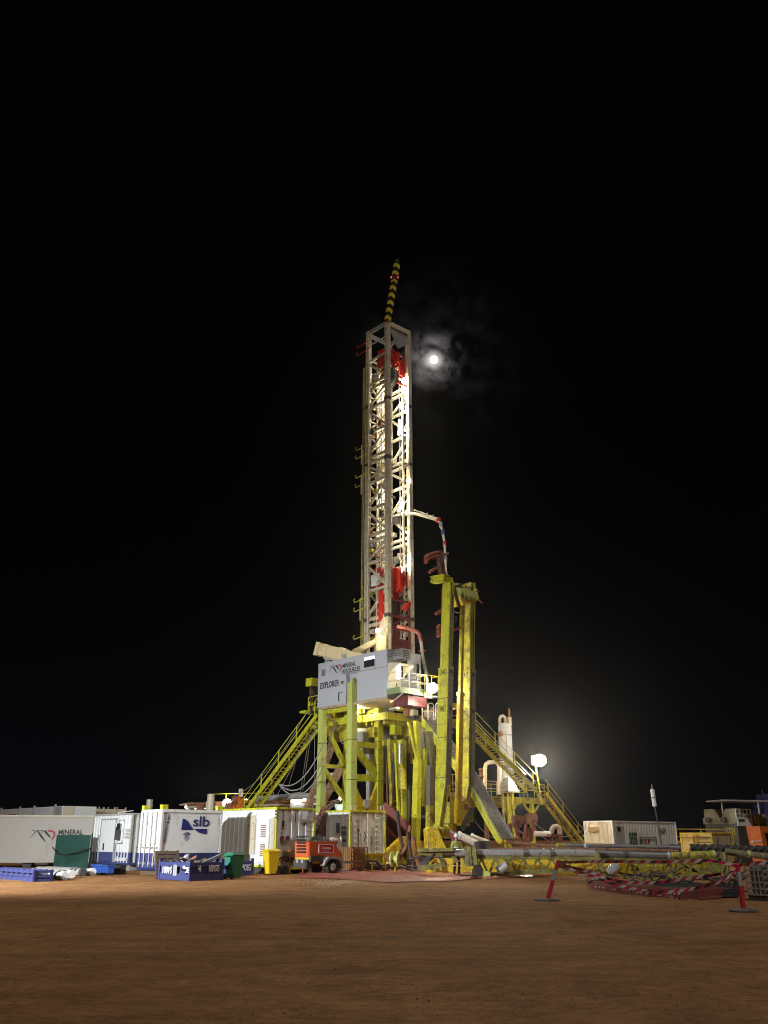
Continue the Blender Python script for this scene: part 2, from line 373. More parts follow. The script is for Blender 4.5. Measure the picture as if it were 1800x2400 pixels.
solo(MB().ball(MP, 3000 * 8.6 / FPX, 24), 'moon', emit('moonlight', (.93, .96, 1), 12), 'full moon shining through thin broken cloud beside the mast top', 'moon', MP, smooth=True)

# ================================================================== CONTAINERS AND CABINS, LEFT
# --- long beige cabin lettered MINERAL
wd_ = Vector((.966, .259, 0)); P = W(222, 2031, 59); Lb = -reach(P, wd_, -40); hb = rise(P, 1921); P0 = P - wd_ * Lb
t = thing('site_cabin', 'long beige canvas clad trailer with a black peak emblem behind the green tarpaulin', 'trailer', flat(P0))
P.z = .25; P0 = P - wd_ * Lb; wn = Vector((-.259, .966, 0))
MB().box(P0, wd_ * Lb, wn * 2.9, Z * hb).build('body', BEIGE, t)
MB().box(P0 + Z * (hb - .1) - wn * .04, wd_ * Lb, wn * .036, Z * .1).build('roof_edge', OFFWH, t)
for k in range(5): MB().box(flat(P0) + wd_ * (Lb - 1.2 - k * 3) + wn * .3, wd_ * .5, wn * 2.2, Z * .25).build('skid', DGREY, t)
def wallpt(px, py, P=P): # point on this wall face for a photo pixel
    s = reach(P, wd_, px); q = P + wd_ * s; return q + Z * rise(q, py)
a = wallpt(62, 1974); b = wallpt(123, 1974); top = wallpt(62, 1945)
mr_logo(a - wn * .005, wd_, Z, (b - a).length, (top - a).length, t)
a = wallpt(129, 1956); b = wallpt(187, 1956); top = wallpt(129, 1944.5)
text('MINERAL', a - wn * .004, wd_, Z, (top - a).length, BLACK, t, (b - a).length, bold=.03)
# --- white unit standing behind it
P = W(159, 1915, 62); Ls = -reach(P, v, 143); P = P - v * Ls; top = rise(P, 1888) + P.z; Lu = reach(P, u, -40)
t = thing('equipment_unit', 'white panelled equipment unit standing behind the beige trailer, far left', 'equipment housing', flat(P))
box_at(P, .05, 2.4, .05, Lu, 0, top - .02).build('body', WHITE, t)
cuts = [0, reach(P, u, 127), reach(P, u, 78), reach(P, u, 44), reach(P, u, 0), Lu]
for i in range(5):
    box_at(P, -.03, .04, cuts[i] + .06, cuts[i + 1] - .06, 1, top - .06).build('panel', WHITE if i else GAL, t)
    box_at(P, -.07, .05, cuts[i + 1] - .06, cuts[i + 1] + .06, 1, top + .1).build('post', GAL, t)
for k in range(5): box_at(P, -.05, -.03, cuts[3] + .6, cuts[3] + 1.9, top - .95 + k * .13, top - .90 + k * .13).build('vent_slat', MAROON, t)
MB().tube(lw(P, -.03, cuts[3] + 2.8, top - .6), lw(P, -.07, cuts[3] + 2.8, top - .6), .13, 10).build('gauge', BLACK, t)
box_at(P, .1, Ls if Ls > .5 else .8, -.03, .05, 1, top - .04).build('end_panel', OFFWH, t)  # white end face coloured cream for the warm light on it
# --- warm lit unit
P = W(160, 1921, 66); Lv = reach(P, v, 292); top = rise(P, 1894) + P.z
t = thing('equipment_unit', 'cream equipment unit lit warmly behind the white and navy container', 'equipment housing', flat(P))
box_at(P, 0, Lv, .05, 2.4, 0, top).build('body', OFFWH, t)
for k in range(6): box_at(P, Lv * k / 5 - .05, Lv * k / 5 + .05, -.02, .05, .8, top + .12).build('post', OFFWH, t)
s0 = reach(P, v, 209); s1 = reach(P, v, 224)
for k in range(4): box_at(P, s0, s1, .01, .05, top - .75 + k * .15, top - .70 + k * .15).build('vent_slat', MAROON, t)
for k in range(6): MB().tube(lw(P, Lv * (k + .5) / 6, .6, top), lw(P, Lv * (k + .5) / 6, .6, top + .16), .05, 6).build('roof_vent', GAL, t)
P2 = W(150, 1917, 60); s = reach(P2, v, 195)
t = thing('strip_light', 'long white strip light on the roof edge of the beige trailer', 'lamp', flat(P2) + Z * (P2.z - .1))
MB().bar(P2, P2 + v * s * 1.3, .16, .16).build('housing', WHITE, t)
MB().bar(P2 - u * .09 + v * s * .15, P2 - u * .09 + v * s * .95, .02, .12).build('tube', emit('strip', (1, .97, .9), 6), t)

# --- generic container with two visible faces: A (normal -v, runs along u) and B (normal -u, runs along v)
def container(name, label, P, L, Wd, z0, z1, fm, am, bm_, cat='shipping container', band=None, bandm=None, corrA=True, corrB=True, pitch=.28, group=None, roofm=None, depth=.045):
    t = thing(name, label, cat, flat(P), group)
    P = flat(P); r = .1
    box_at(P, .08, L - .02, .08, Wd - .02, z0 + .05, z1 - .03).build('inner_box', roofm or am, t)
    for i in (0, L - r):
        for j in (0, Wd - r):
            if band is None: box_at(P, i, i + r, j, j + r, z0, z1).build('corner_post', fm, t)
            else:
                box_at(P, i, i + r, j, j + r, z0, band).build('corner_post', bandm, t); box_at(P, i, i + r, j, j + r, band, z1).build('corner_post', fm, t)
    for zz in (z0, z1 - r):
        fr = bandm if band is not None and zz == z0 else fm
        for j in (.01, Wd - r): box_at(P, r, L - r, j, j + r - .01, zz + .005, zz + r - .005).build('rail', fr, t)
        for i in (.01, L - r): box_at(P, i, i + r - .01, r, Wd - r, zz + .005, zz + r - .005).build('rail', fr, t)
    lv = [(z0 + r, z1 - r, am, bm_)] if band is None else [(z0 + r, band, bandm, bandm), (band, z1 - r, am, bm_)]
    for za, zb, A, B in lv:
        if corrA: corr(lw(P, .05, r, za), u, Wd - 2 * r, zb - za, -v, pitch, depth).build('side_wall', A, t)
        else: box_at(P, .03, .08, r, Wd - r, za, zb).build('side_wall', A, t)
        if corrB: corr(lw(P, r, .05, za), v, L - 2 * r, zb - za, -u, pitch, depth).build('side_wall', B, t)
        else: box_at(P, r, L - r, .03, .08, za, zb).build('side_wall', B, t)
    return t
# --- white over blue container with a door
P = G(299, 2041); Lu = reach(P, u, 207); z1 = rise(P, 1905); z0 = .3; band = rise(P, 1998)
bw = container('white_blue_container', 'white over blue container with a personnel door and small white lettering', P, 2.44, Lu, z0, z1, GAL, WHITE, GREY, band=band, bandm=BLUE, pitch=.34)  # end wall coloured grey, its shade put into the paint
def facept(P, px, py, off=0.0):  # point on the -v face
    s = reach(P, u, px); q = flat(P) + u * s; return q + Z * rise(q, py) - v * off
s0 = reach(P, u, 262); s1 = reach(P, u, 229)
zd = rise(flat(P) + u * s0, 1921)
for za, zb, m in ((z0 + .12, band, BLUE), (band, zd, WHITE)):
    box_at(P, -.03, .04, s0, s1, za + .004, zb).build('door', m, bw)
for s in (s0 - .08, s1): box_at(P, -.05, .05, s, s + .08, z0 + .1, zd + .05).build('door_frame', GREY, bw)
box_at(P, -.05, .05, s0, s1, zd, zd + .07).build('door_frame', GREY, bw)
q = facept(P, 239, 1984, .06); MB().bar(q - Z * .18, q + Z * .18, .05, .06).build('door_handle', BLACK, bw)
a = facept(P, 267, 2017, .012); b = facept(P, 294, 2017, .012)
text('Schlumberger', a, -u, Z, .24, WPRINT, bw, (a - b).length, bold=.03)
for k, (tx, y) in enumerate((('TO SAVE', 1949), ('HOLD GEL', 1957), ('BY SEL', 1965))):
    text(tx, facept(P, 285, y, .012), -u, Z, .12, GREY, bw, .55)
q = facept(P, 273, 1950, .08)
mb = MB(); mb.path([q + (-u) * a_ + Z * b_ for a_, b_ in ((-.25, -.55), (.3, -.55), (.36, -.4), (.36, .55), (.25, .65), (-.2, .65), (-.28, .5), (-.28, -.4), (-.25, -.55))], .04, 6); mb.build('cable_reel_frame', WPRINT, bw)
for k in range(7): MB().path([q + (-u) * (-.22 + .05 * k) + Z * .45, q + (-u) * (-.25 + .07 * k) - v * .06 + Z * .05, q + (-u) * (-.2 + .05 * k) - Z * (.3 + .05 * (k % 3))], .022, 5).build('cable', BLACK, bw)
MB().path([facept(P, 266, 1918, .04), facept(P, 267, 1905, .05), facept(P, 275, 1903, .05), facept(P, 300, 1900, .02)], .02, 5).build('cable', WPRINT, bw)
MB().box(q - u * .2 - Z * .4, u * .45, -v * .1, Z * .5).build('valve_panel', DGREY, bw)
for k in range(2): box_at(P, .2, 2.2, .25 + k * (Lu - .8), .6 + k * (Lu - .8), 0, z0).build('bearer', GREY, bw)

# --- white and navy container
P = G(368, 2053); Lv = reach(P, v, 514); Lu = reach(P, u, 319); z1 = rise(P, 1896); z0 = .22; band = rise(P, 2000)
sl = container('white_navy_container', 'white over navy container with a large blue sail emblem on its side', P, Lv, Lu, z0, z1, WHITE, WHITE, WHITE, band=band, bandm=NAVY, corrA=False, corrB=False, pitch=.4)
for za, zb, m in ((z0 + .1, band, BLUE), (band, z1 - .1, WHITE)):
    for i in range(2): box_at(P, -.035, .028, .1 + i * (Lu - .2) / 2 + .01, .1 + (i + 1) * (Lu - .2) / 2 - .01, za, zb).build('door', m, sl)
    for s in (0, 1): box_at(P, -.02, .0, s * (Lu - .11), s * (Lu - .11) + .11, za, zb).build('corner_cover', m, sl)
for f_ in (.17, .38, .62, .83):
    MB().tube(lw(P, -.09, Lu * f_, z0 + .15), lw(P, -.09, Lu * f_, z1 - .12), .028, 8).build('locking_bar', GAL, sl)
    MB().bar(lw(P, -.11, Lu * f_, band + .25), lw(P, -.11, Lu * f_ - .28, band + .25), .05).build('handle', GREY, sl)
    for zz in (.3, 1.2, 2.2): MB().cbox(lw(P, -.07, Lu * f_, z0 + zz), v * .08, u * .14, Z * .1).build('bar_bracket', GAL, sl)
for i, j in ((0, 0), (0, Lu - .24), (Lv - .3, 0)):
    box_at(P, i, i + .3, j, j + .24, z1, z1 + .2).build('lifting_lug', YEL, sl)
box_at(P, .1, Lv - .1, -.012, .03, z1 - .14, z1 - .02).build('top_rail', WHITE, sl)
box_at(P, 0, .1, -.012, 0, band, z1 - .02).build('edge_strip', WHITE, sl)
def bpt(P, px, py, off=.0):   # point on the -u face
    s = reach(P, v, px); q = flat(P) + v * s; return q + Z * rise(q, py) - u * off
# logo: blue sails and letters
O = bpt(P, 417.5, 1955.5, -.022); b = bpt(P, 481.5, 1955.5); top = bpt(P, 417.5, 1910)
w_ = (b - O).length; h_ = (top - O).length
qq = lambda p: px2(p, 395, 852, 345, 660)
decal([qq([(412, 403), (455, 415), (500, 452), (540, 505), (575, 550), (606, 586), (396, 588)]),
       qq([(612, 568), (838, 568), (836, 656), (770, 650), (700, 628), (650, 598)])], bpt(P, 417, 1955.5, -.022), v, Z, w_, h_, LOGO, sl)
o1 = bpt(P, 445, 1936.5, -.022); o2 = bpt(P, 483.5, 1936.5); o3 = bpt(P, 445, 1911)
text('slb', o1, v, Z, (o3 - o1).length * .93, LOGO, sl, (o2 - o1).length, bold=.012)
O = bpt(P, 422.5, 1971.5, -.022); w_ = (bpt(P, 440, 1971.5) - O).length
decal([[(x0 - .05, .55 + .1 * k), (x0 + .03, .55 + .1 * k), (x0 + .03, .72 + .28 * (1 - abs(x0 - .5) * 1.6)), (x0 - .05, .72 + .28 * (1 - abs(x0 - .5) * 1.6))] for k, x0 in ((1, .1), (0, .26), (0, .42), (0, .58), (0, .74), (1, .92))] +
      [[(.36, .38), (.66, .38), (.6, .5), (.4, .5)], [(.1, .45), (.14, .48), (.5, .05), (.5, 0)], [(.9, .45), (.86, .48), (.5, .05), (.5, 0)]], O, v, Z, w_, w_ * 1.1, LOGO, sl)
for ch, (x, y) in zip('CRITICALNONONONO', [(383.5 - k * .44, 1911 + k * 4.4) for k in range(16)]):
    text(ch, bpt(P, x, y, -.022), v, Z, .075, LOGO, sl, .1)
for ch, (x, y) in zip('IIAMMTA', [(506 - k * .3, 1910 + k * 3.6) for k in range(7)]):
    text(ch, bpt(P, x, y, -.022), v, Z, .06, GREY, sl, .06)
a = bpt(P, 510, 1902); MB().bar(bpt(P, 511.5, 1902, -.02), bpt(P, 506, 1994, -.02), .02, .02).build('seam', GREY, sl)
for k in range(2): box_at(P, .15 + k * (Lv - .6), .5 + k * (Lv - .6), .1, Lu - .1, 0, z0).build('bearer', TIMBER, sl)
SLB = P
# white pipes standing up behind
for px, y0, y1, Yd, dm, lab in ((349, 1900, 1874, 60, .2, 'grey exhaust stack rising behind the white and navy container'), (493, 1896, 1861, 62, .25, 'tan exhaust stack rising behind the white and navy container')):
    b = W(px, y0, Yd); top = b + Z * (rise(b, y1))
    solo(MB().tube(flat(b), top, dm, 10), 'exhaust_stack', GAL if px < 400 else RUST if 0 else OFFWH, lab, 'stack', flat(b), smooth=True)

# --- generator container 1 (yellow framed)
P = G(643, 2049); Lu = reach(P, u, 508); Lv = reach(P, v, 736); z1 = rise(P, 1891); z0 = .28
g1 = container('generator_container', 'large white generator container with yellow frame and louvres, behind the yellow bin', P, Lv, Lu, z0, z1, YEL, WHITE, WHITE, pitch=.42, group='yellow framed generator containers')
GEN1 = P
for a0, a1, za, zb in ((reach(P, u, 594), reach(P, u, 573), .9, 2.75), (.12, reach(P, u, 631), .9, 2.6)):
    n = 22
    box_at(P, .0, .045, a0, a1, za - .05, zb + .05).build('louvre_frame', WHITE, g1)
    for k in range(n):
        z = za + (zb - za) * k / n
        MB().prism([lw(P, -.06, a0, z), lw(P, .0, a0, z + (zb - za) / n * .9), lw(P, .0, a0, z)], u * (a1 - a0)).build('louvre', OFFWH, g1)
s0, s1 = reach(P, u, 630), reach(P, u, 595)
box_at(P, -.03, .045, s0 + .1, s1 - .1, .5, 2.55).build('door', WHITE, g1)
for k in range(6): box_at(P, -.05, -.03, s0 + .35, s1 - .5, 1.7 + k * .1, 1.75 + k * .1).build('door_slat', RUST, g1)
for k in range(6): box_at(P, -.05, -.03, s0 + .35, s1 - .5, .8 + k * .1, .85 + k * .1).build('door_slat', RUST, g1)
for px, y0, y1 in ((659, 1904, 1920), (688, 1904, 1928)):
    MB().bar(bpt(P, px, y0, .01), bpt(P, px, y1, .01), .05, .02).build('handle', BLACK, g1)
for px, y, w_, h_, m in ((656.5, 1937, .14, .28, BLACK), (655.5, 1945, .12, .05, REDP)): MB().box(bpt(P, px, y, .012), v * w_, u * .008, Z * h_).build('placard', m, g1)
for px, y in ((658, 1965), (671, 1965)): c = bpt(P, px, y, .012); MB().tube(c, c + u * .02, .13, 14).build('placard', MAROON, g1)
a = bpt(P, 701, 1926, .02); b = bpt(P, 719, 1926, .02); MB().box(a, b - a, u * .04, Z * .55).build('inspection_panel', GREY, g1)
MB().box(a + (b - a) * .12 - u * .005 + Z * .1, (b - a) * .76, u * .02, Z * .4).build('inspection_cover', WHITE, g1)
for k in range(8):
    z = 1.0 + k * .235; MB().bar(lw(P, Lv - .62, -.06, z), lw(P, Lv - .2, -.06, z), .03).build('ladder_rung', GAL, g1)
for i in (0, Lv - .12):
    box_at(P, i - .004, i + .124, -.012, .0, z1 - .62, z1 - .1).build('hazard_marking', HAZF, g1)
box_at(P, -.012, .0, 0, .12, z1 - .6, z1 - .1).build('hazard_marking', HAZF, g1)
for i in (.2, Lv - .6): box_at(P, i, i + .4, .2, Lu - .2, 0, z0).build('bearer', DGREY, g1)
# --- generator container 2
P = G(819, 2043.6); Lv = reach(P, v, 905); Lu = 4.5; z0 = rise(P, 2005); z1 = rise(P, 1898)
g2 = container('generator_container', 'smaller white generator container with ribbed end, raised on yellow legs behind the caged tote', P, Lv, Lu, z0, z1, YEL, WHITE, WARMW, pitch=Lv / 4.6, depth=.13, group='yellow framed generator containers')  # ribbed end in warm white, lamplight put into its colour
for a0 in (.28, Lv - .78):
    for k in range(7):
        z = z0 + .15 + k * (z1 - z0 - .3) / 7
        MB().bar(lw(P, a0, -.03, z + .1), lw(P, a0 + .36, -.03, z + .1), .03).build('ladder_rung', GAL, g2)
        MB().bar(lw(P, a0 + .05, -.02, z), lw(P, a0 + .3, -.02, z), .05, .04).build('foothold', WARMW, g2)
for i in (0, Lv - .14): box_at(P, i - .003, i + .143, -.012, 0, z1 - .55, z1 - .12).build('hazard_marking', HAZF, g2)
for i in (.02, Lv - .2):
    box_at(P, i, i + .16, .02, .2, 0, z0).build('leg', YELG, g2); box_at(P, i, i + .16, Lu - .3, Lu - .1, 0, z0).build('leg', YELG, g2)
for i in (.12, Lv - .35):
    mb = MB(); c = lw(P, i, .05, z1 + .02)
    for a_, b_ in (((0, 0), (.22, 0)), ((.22, 0), (.22, .22)), ((.22, .22), (0, .22)), ((0, .22), (0, 0))):
        mb.bar(c + v * a_[0] + Z * a_[1], c + v * b_[0] + Z * b_[1], .04)
    mb.build('lifting_lug', OFFWH, g2)
for px, y in ((852, 1950), (868, 1960)): MB().path([bpt(P, px, y, .06), bpt(P, px + 1, y + 10, .1), bpt(P, px - 1, y + 22, .06)], .03, 5).build('latch', BLACK, g2)
for j, zz, w_, h_ in ((.9, 1.9, .25, .5), (.35, 2.1, .4, .12), (.35, 1.75, .35, .2), (.35, 1.45, .4, .12)): box_at(P, .0, .04, j, j + w_, zz, zz + h_).build('placard', DGREY, g2)
GEN2 = P
# small green exit box on top
q = W(788, 1893, 52); t = thing('exit_sign', 'small green lit sign box on the roof between the generator containers', 'sign', q - Z * .2)
MB().box(q - Z * .2, v * .5, u * .12, Z * .4).build('housing', WHITE, t); MB().box(q - Z * .12 - u * .02 + v * .1, v * .3, u * .016, Z * .24).build('face', SIGNG, t)

# ================================================================== SMALL THINGS, LEFT
# green tarpaulin covered stack
P = G(149, 2039); Lu = reach(P, u, 114) * .72; Lv = reach(P, v, 205); zt = rise(P, 1957)
t = thing('covered_stack', 'tall stack wrapped in a dark green tarpaulin in front of the beige trailer', 'covered pallet', flat(P))
mb = MB(); nx, nz = 9, 9
def tarp(i, j, k):   # billowing tarpaulin face points
    z = zt * k / nz; s = .10 * noise.noise((i * 1.7, j * 1.7, z * 2.2)) + (.12 if k == 0 else 0) - .05 * math.sin(z / zt * 3.1)
    return s
for side in range(4):
    vs = []
    for k in range(nz + 1):
        for a in range(nx + 1):
            f_ = a / nx; base = [lw(P, 0, f_ * Lu, 0), lw(P, f_ * Lv, Lu, 0), lw(P, Lv, Lu * (1 - f_), 0), lw(P, Lv * (1 - f_), 0, 0)][side]
            nr = [-v, u, v, -u][side]; edge = math.sin(math.pi * f_)
            vs.append(base + nr * (tarp(base.x, base.y, k) * edge) + Z * (zt * k / nz))
    mb.add(vs, [(k * (nx + 1) + a, k * (nx + 1) + a + 1, (k + 1) * (nx + 1) + a + 1, (k + 1) * (nx + 1) + a) for k in range(nz) for a in range(nx)])
mb.add([lw(P, 0, 0, zt), lw(P, Lv, 0, zt), lw(P, Lv, Lu, zt), lw(P, 0, Lu, zt)], [(0, 1, 2, 3)])
mb.build('tarpaulin', TARP, t, smooth=True)
MB().path([lw(P, -.16, Lu, 1.15), lw(P, -.15, Lu * .5, .85), lw(P, -.06, -.06, .78), lw(P, Lv * .5, -.15, .92), lw(P, Lv, -.1, 1.1)], .035, 6).build('strap', BLK, t)
box_at(P, Lv + .03, Lv + .09, -.06, .0, 0, zt + .1).build('side_rope', BLK, t)
box_at(P, .35, Lv - .35, .3, Lu - .3, .02, zt - .3).build('load', TIMBER, t)
# blue open frame rack with gas cylinders, far left
P = G(79, 2066); Lu = -reach(P, -v, 79) if 0 else 0
L_ = 5.2; wv = reach(P, v, 119)
t = thing('cylinder_rack', 'long low blue steel rack with open windows, far left on the dirt', 'steel rack', flat(P))
h_ = rise(P, 2039)
for zz in (.04, h_ * .42, h_ - .07):
    for i in (0, wv): MB().bar(lw(P, i, 0, zz), lw(P, i, L_, zz), .07, .11 if zz > .1 else .26).build('rail', BLUE, t)
    for j in (0, L_): MB().bar(lw(P, 0, j, zz), lw(P, wv, j, zz), .07, .1).build('rail', BLUE, t)
for k in range(10):
    for i in (0, wv): MB().bar(lw(P, i, L_ * k / 9, 0), lw(P, i, L_ * k / 9, h_), .1, .1).build('post', BLUE if k else NAVY, t)
for j in range(1, 9): MB().bar(lw(P, 0, L_ * j / 9, .12), lw(P, wv, L_ * j / 9, .12), .12, .05).build('floor_bar', BLUE, t)
for k in range(5):
    c = lw(P, .2 + k * (wv - .4) / 4, .25, .26); solo(MB().tube(c, c + u * 4.6, .10, 10), 'steel_tube', GREY, ['first', 'second', 'middle', 'fourth', 'last'][k] + ' grey steel tube inside the long blue rack, counted from its left side', 'tube', c - Z * .11, group='tubes inside the blue rack', smooth=True)
# loose tools/cylinders beside it
LABS = ['white and black logging tool lying nearest the blue rack', 'second silver logging tool lying on the dirt beside the rack', 'silver logging tool with dark end cap near the green tarpaulin', 'white logging tool lying farthest right beside the blue crate']
for (px, y, L_), lb in zip(((146, 2062, 4), (163, 2058, 4.2), (190, 2053, 5), (212, 2052, 5)), LABS):
    c = G(px, y); c.z = .16; d = u
    t = thing('logging_tool', lb, 'steel cylinder', flat(c), 'logging tools lying on the ground')
    MB().tube(c, c + d * L_, .15, 12).build('barrel', GAL, t, smooth=True)
    MB().tube(c - d * .22, c, .17, 12).build('end_cap', WHITE if px != 190 else DGREY, t, smooth=True)
    for k in (.35, .8): MB().tube(c + d * k, c + d * (k + .18), .156, 12).build('band', BLACK, t, smooth=True)
# blue plastic crate before the white blue container
P = G(252, 2051); Lu = reach(P, u, 214)
t = thing('plastic_crate', 'bright blue ribbed plastic crate below the door of the white blue container', 'crate', flat(P))
h_ = rise(P, 2031)
box_at(P, 0, .3, 0, Lu, .08, h_).build('body', paint('crate_blue', (.03, .085, .34), .45, .2), t)
for k in range(9): box_at(P, -.05, 0, .06 + k * Lu / 9, .16 + k * Lu / 9, .08, h_ * .7).build('rib', paint('crate_blue', (0, 0, 0)), t)
box_at(P, -.06, .36, -.04, Lu + .04, h_, h_ + .06).build('rim', paint('crate_blue', (0, 0, 0)), t)
for k in range(3): box_at(P, .02, .28, k * (Lu - .3) / 2 + .02, k * (Lu - .3) / 2 + .28, 0, .08).build('foot', BLK, t)
# black box put in for the shade in the gap under the container
P = G(283, 2049); 
t = thing('shade_box', 'low black box standing for the shaded open gap under the white blue container', 'crate', flat(P))
box_at(P, .0, .3, .1, 1.6, .0, .36).build('body', BLK, t); box_at(P, -.03, .33, .07, 1.63, .36, .4).build('rim', BLK, t)
# half height blue baskets
def basket(label, P, Lv, Lu, h, ta, tb):
    t = thing('blue_basket', label, 'steel basket', flat(P), 'blue half height baskets')
    for i in (0, Lv - .12):
        for j in (0, Lu - .12): box_at(P, i, i + .12, j, j + .12, 0, h + .12).build('corner_post', BLUE, t)
    for j in (.02, Lu - .1):
        box_at(P, .12, Lv - .12, j, j + .08, 0, .26).build('rail', BLUE, t); box_at(P, .12, Lv - .12, j, j + .08, h - .16, h).build('rail', BLUE, t)
        box_at(P, .12, Lv - .12, j + .035, j + .05, .26, h - .16).build('panel', NAVY, t)
        for f_ in (.3, .55): box_at(P, Lv * f_, Lv * f_ + .08, j + .005, j + .08, .26, h - .16).build('stile', BLUE, t)
    for i in (.02, Lv - .1):
        box_at(P, i, i + .08, .12, Lu - .12, 0, .26).build('rail', BLUE, t); box_at(P, i, i + .08, .12, Lu - .12, h - .16, h).build('rail', BLUE, t)
        for k in range(3):
            box_at(P, i + .01, i + .06, .12 + (Lu - .24) * (k / 3 + .09), .12 + (Lu - .24) * ((k + 1) / 3 - .03), .26, h - .16).build('panel', BLUE, t)
    box_at(P, .12, Lv - .12, .12, Lu - .12, .1, .16).build('floor', NAVY, t)
    return t
P = G(443, 2065); Lv = reach(P, v, 523); Lu = reach(P, u, 369); h_ = rise(P, 2022)
bk = basket('large blue open basket full of scrap in front of the white and navy container', P, Lv, Lu, h_, None, None)
a = bpt(P, 488, 2042.5, 0.02); b = bpt(P, 512, 2041, .02)
text('108VS05', a - u * .0, v, Z, .24, WPRINT, bk, (b - a).length, bold=.01)
text('4', bpt(P, 461, 2044, .02), v, Z, .26, WPRINT, bk, .16)
a = facept(P, 381, 2046, .02); text('108VS', a, -u, Z, .26, WPRINT, bk, .75, bold=.02)
text('OE', facept(P, 432.5, 2045, .02), -u, Z, .2, WPRINT, bk, .32, bold=.03)
MB().box(facept(P, 427, 2039, .02), -u * .2, v * .01, Z * .16).build('label', WPRINT, bk)
MB().box(facept(P, 405, 2052, .02), -u * .3, v * .01, Z * .42).build('label', GREY, bk)
random.seed(3)
for k, nm in enumerate(['grey', 'rusty', 'dark', 'pale', 'bent', 'short']):
    c = lw(P, .4 + random.random() * (Lv - 1.2), .35 + random.random() * (Lu - .8), .3 + .06 * k)
    d = (v * random.uniform(.3, 1) + u * random.uniform(-1, 1) + Z * random.uniform(.05, .45)).normalized()
    solo(MB().bar(c, c + d * random.uniform(.8, 1.3), .14, .1), 'scrap_piece', [GAL, RUST, DGREY, TIMBER, GREY, WHITE][k], nm + ' scrap offcut lying in the large blue basket', 'scrap', c, group='scrap in the blue basket')
mb = MB()
for k in range(60):
    c = lw(P, .25 + random.random() * (Lv - .7), .25 + random.random() * (Lu - .5), .2 + random.random() * .5)
    d = Vector((random.uniform(-1, 1), random.uniform(-1, 1), random.uniform(-.4, .5))).normalized(); mb.bar(c, c + d * random.uniform(.2, .6), random.uniform(.04, .2), random.uniform(.03, .12))
o = solo(mb, 'scrap_heap', DGREY, 'heap of dark rubbish filling the large blue basket', 'scrap heap', lw(P, Lv / 2, Lu / 2, .16)); o['kind'] = 'stuff'
P = G(594, 2051); s = -reach(P, v, 540); P = P - v * s; h_ = rise(P, 2019)
bk = basket('smaller blue basket behind the green wheelie bin', P, s, 1.4, h_, None, None)
a = bpt(P, 570.5, 2040, .03); text('OEG', a, v, Z, .26, WPRINT, bk, .36, bold=.03)
MB().box(bpt(P, 561, 2034, .03), v * .2, u * .01, Z * .17).build('label', WPRINT, bk)
# leaning pallet and plank
B0 = W(366, 2057, 41); B1 = W(424, 2032, 41.5); e = (flat(B1) - flat(B0)).normalized(); nrm = e.cross(Z)
t = thing('wooden_pallet', 'dark weathered wooden pallet leaning against the white and navy container behind the blue basket', 'pallet', flat(B0))
Lp = reach(flat(B0), e, 420); Hp = rise(flat(B0), 1994); lean = -nrm * .35
for k in range(7):
    z = Hp * (k + .5) / 7; c = flat(B0) + Z * z + lean * (z / Hp)
    MB().bar(c, c + e * Lp, .025, .12, up=Z).build('slat', TIMBER, t)
for f_ in (.03, .5, .97):
    MB().bar(flat(B0) + e * Lp * f_ - nrm * .06, flat(B0) + e * Lp * f_ + Z * Hp + lean - nrm * .06, .06, .1, up=e).build('stringer', TIMBER, t)
a = G(369, 2058); b = W(361, 1993, 42)
solo(MB().bar(a, b, .08, .05, up=e), 'timber_plank', paint('light_timber', (.36, .25, .16), .8, .3), 'single pale timber plank leaning on the corner of the white and navy container', 'plank', a)
# wheelie bins
def wheelie(name, label, P, yaw, h, mat, wr=.11):
    t = thing(name, label, 'wheelie bin', flat(P), 'wheelie bins', yaw)
    B = MB(); w0, w1, d0, d1 = .21, .29, .22, .34; hh = h * .9
    M = lambda x, y, z: Vector((math.cos(yaw) * x - math.sin(yaw) * y + P.x, math.sin(yaw) * x + math.cos(yaw) * y + P.y, z))
    B.add([M(-w0, -d0, .04), M(w0, -d0, .04), M(w0, d0, .04), M(-w0, d0, .04), M(-w1, -d1, hh), M(w1, -d1, hh), M(w1, d1, hh), M(-w1, d1, hh)], [(0, 3, 2, 1), (4, 5, 6, 7), (0, 1, 5, 4), (1, 2, 6, 5), (2, 3, 7, 6), (3, 0, 4, 7)])
    B.build('body', mat, t, bevel=.02)
    B = MB(); B.add([M(-w1 - .03, -d1 - .05, hh), M(w1 + .03, -d1 - .05, hh), M(w1 + .03, d1 + .02, hh), M(-w1 - .03, d1 + .02, hh)] + [M(x * .8, y * .8, h) for x, y in ((-w1, -d1), (w1, -d1), (w1, d1), (-w1, d1))], [(0, 3, 2, 1), (4, 5, 6, 7), (0, 1, 5, 4), (1, 2, 6, 5), (2, 3, 7, 6), (3, 0, 4, 7)])
    B.build('lid', mat, t, bevel=.015)
    MB().tube(M(-w1, d1 + .1, hh - .03), M(w1, d1 + .1, hh - .03), .018, 8).build('handle', mat, t)
    for s in (-1, 1): MB().tube(M(s * .2, d0 + .06, wr), M(s * .26, d0 + .06, wr), wr, 14).build('wheel', BLK, t, smooth=True)
    return t, M
P = G(547, 2060); gb, M = wheelie('wheelie_bin', 'green wheelie bin standing beside the blue baskets', P, AZ + R(95), rise(P, 1998), GBIN)
P = G(634, 2050); yb, M = wheelie('wheelie_bin', 'yellow wheelie bin with white labels in front of the generator louvres', P, AZ - R(92), rise(P, 1990), YBIN)
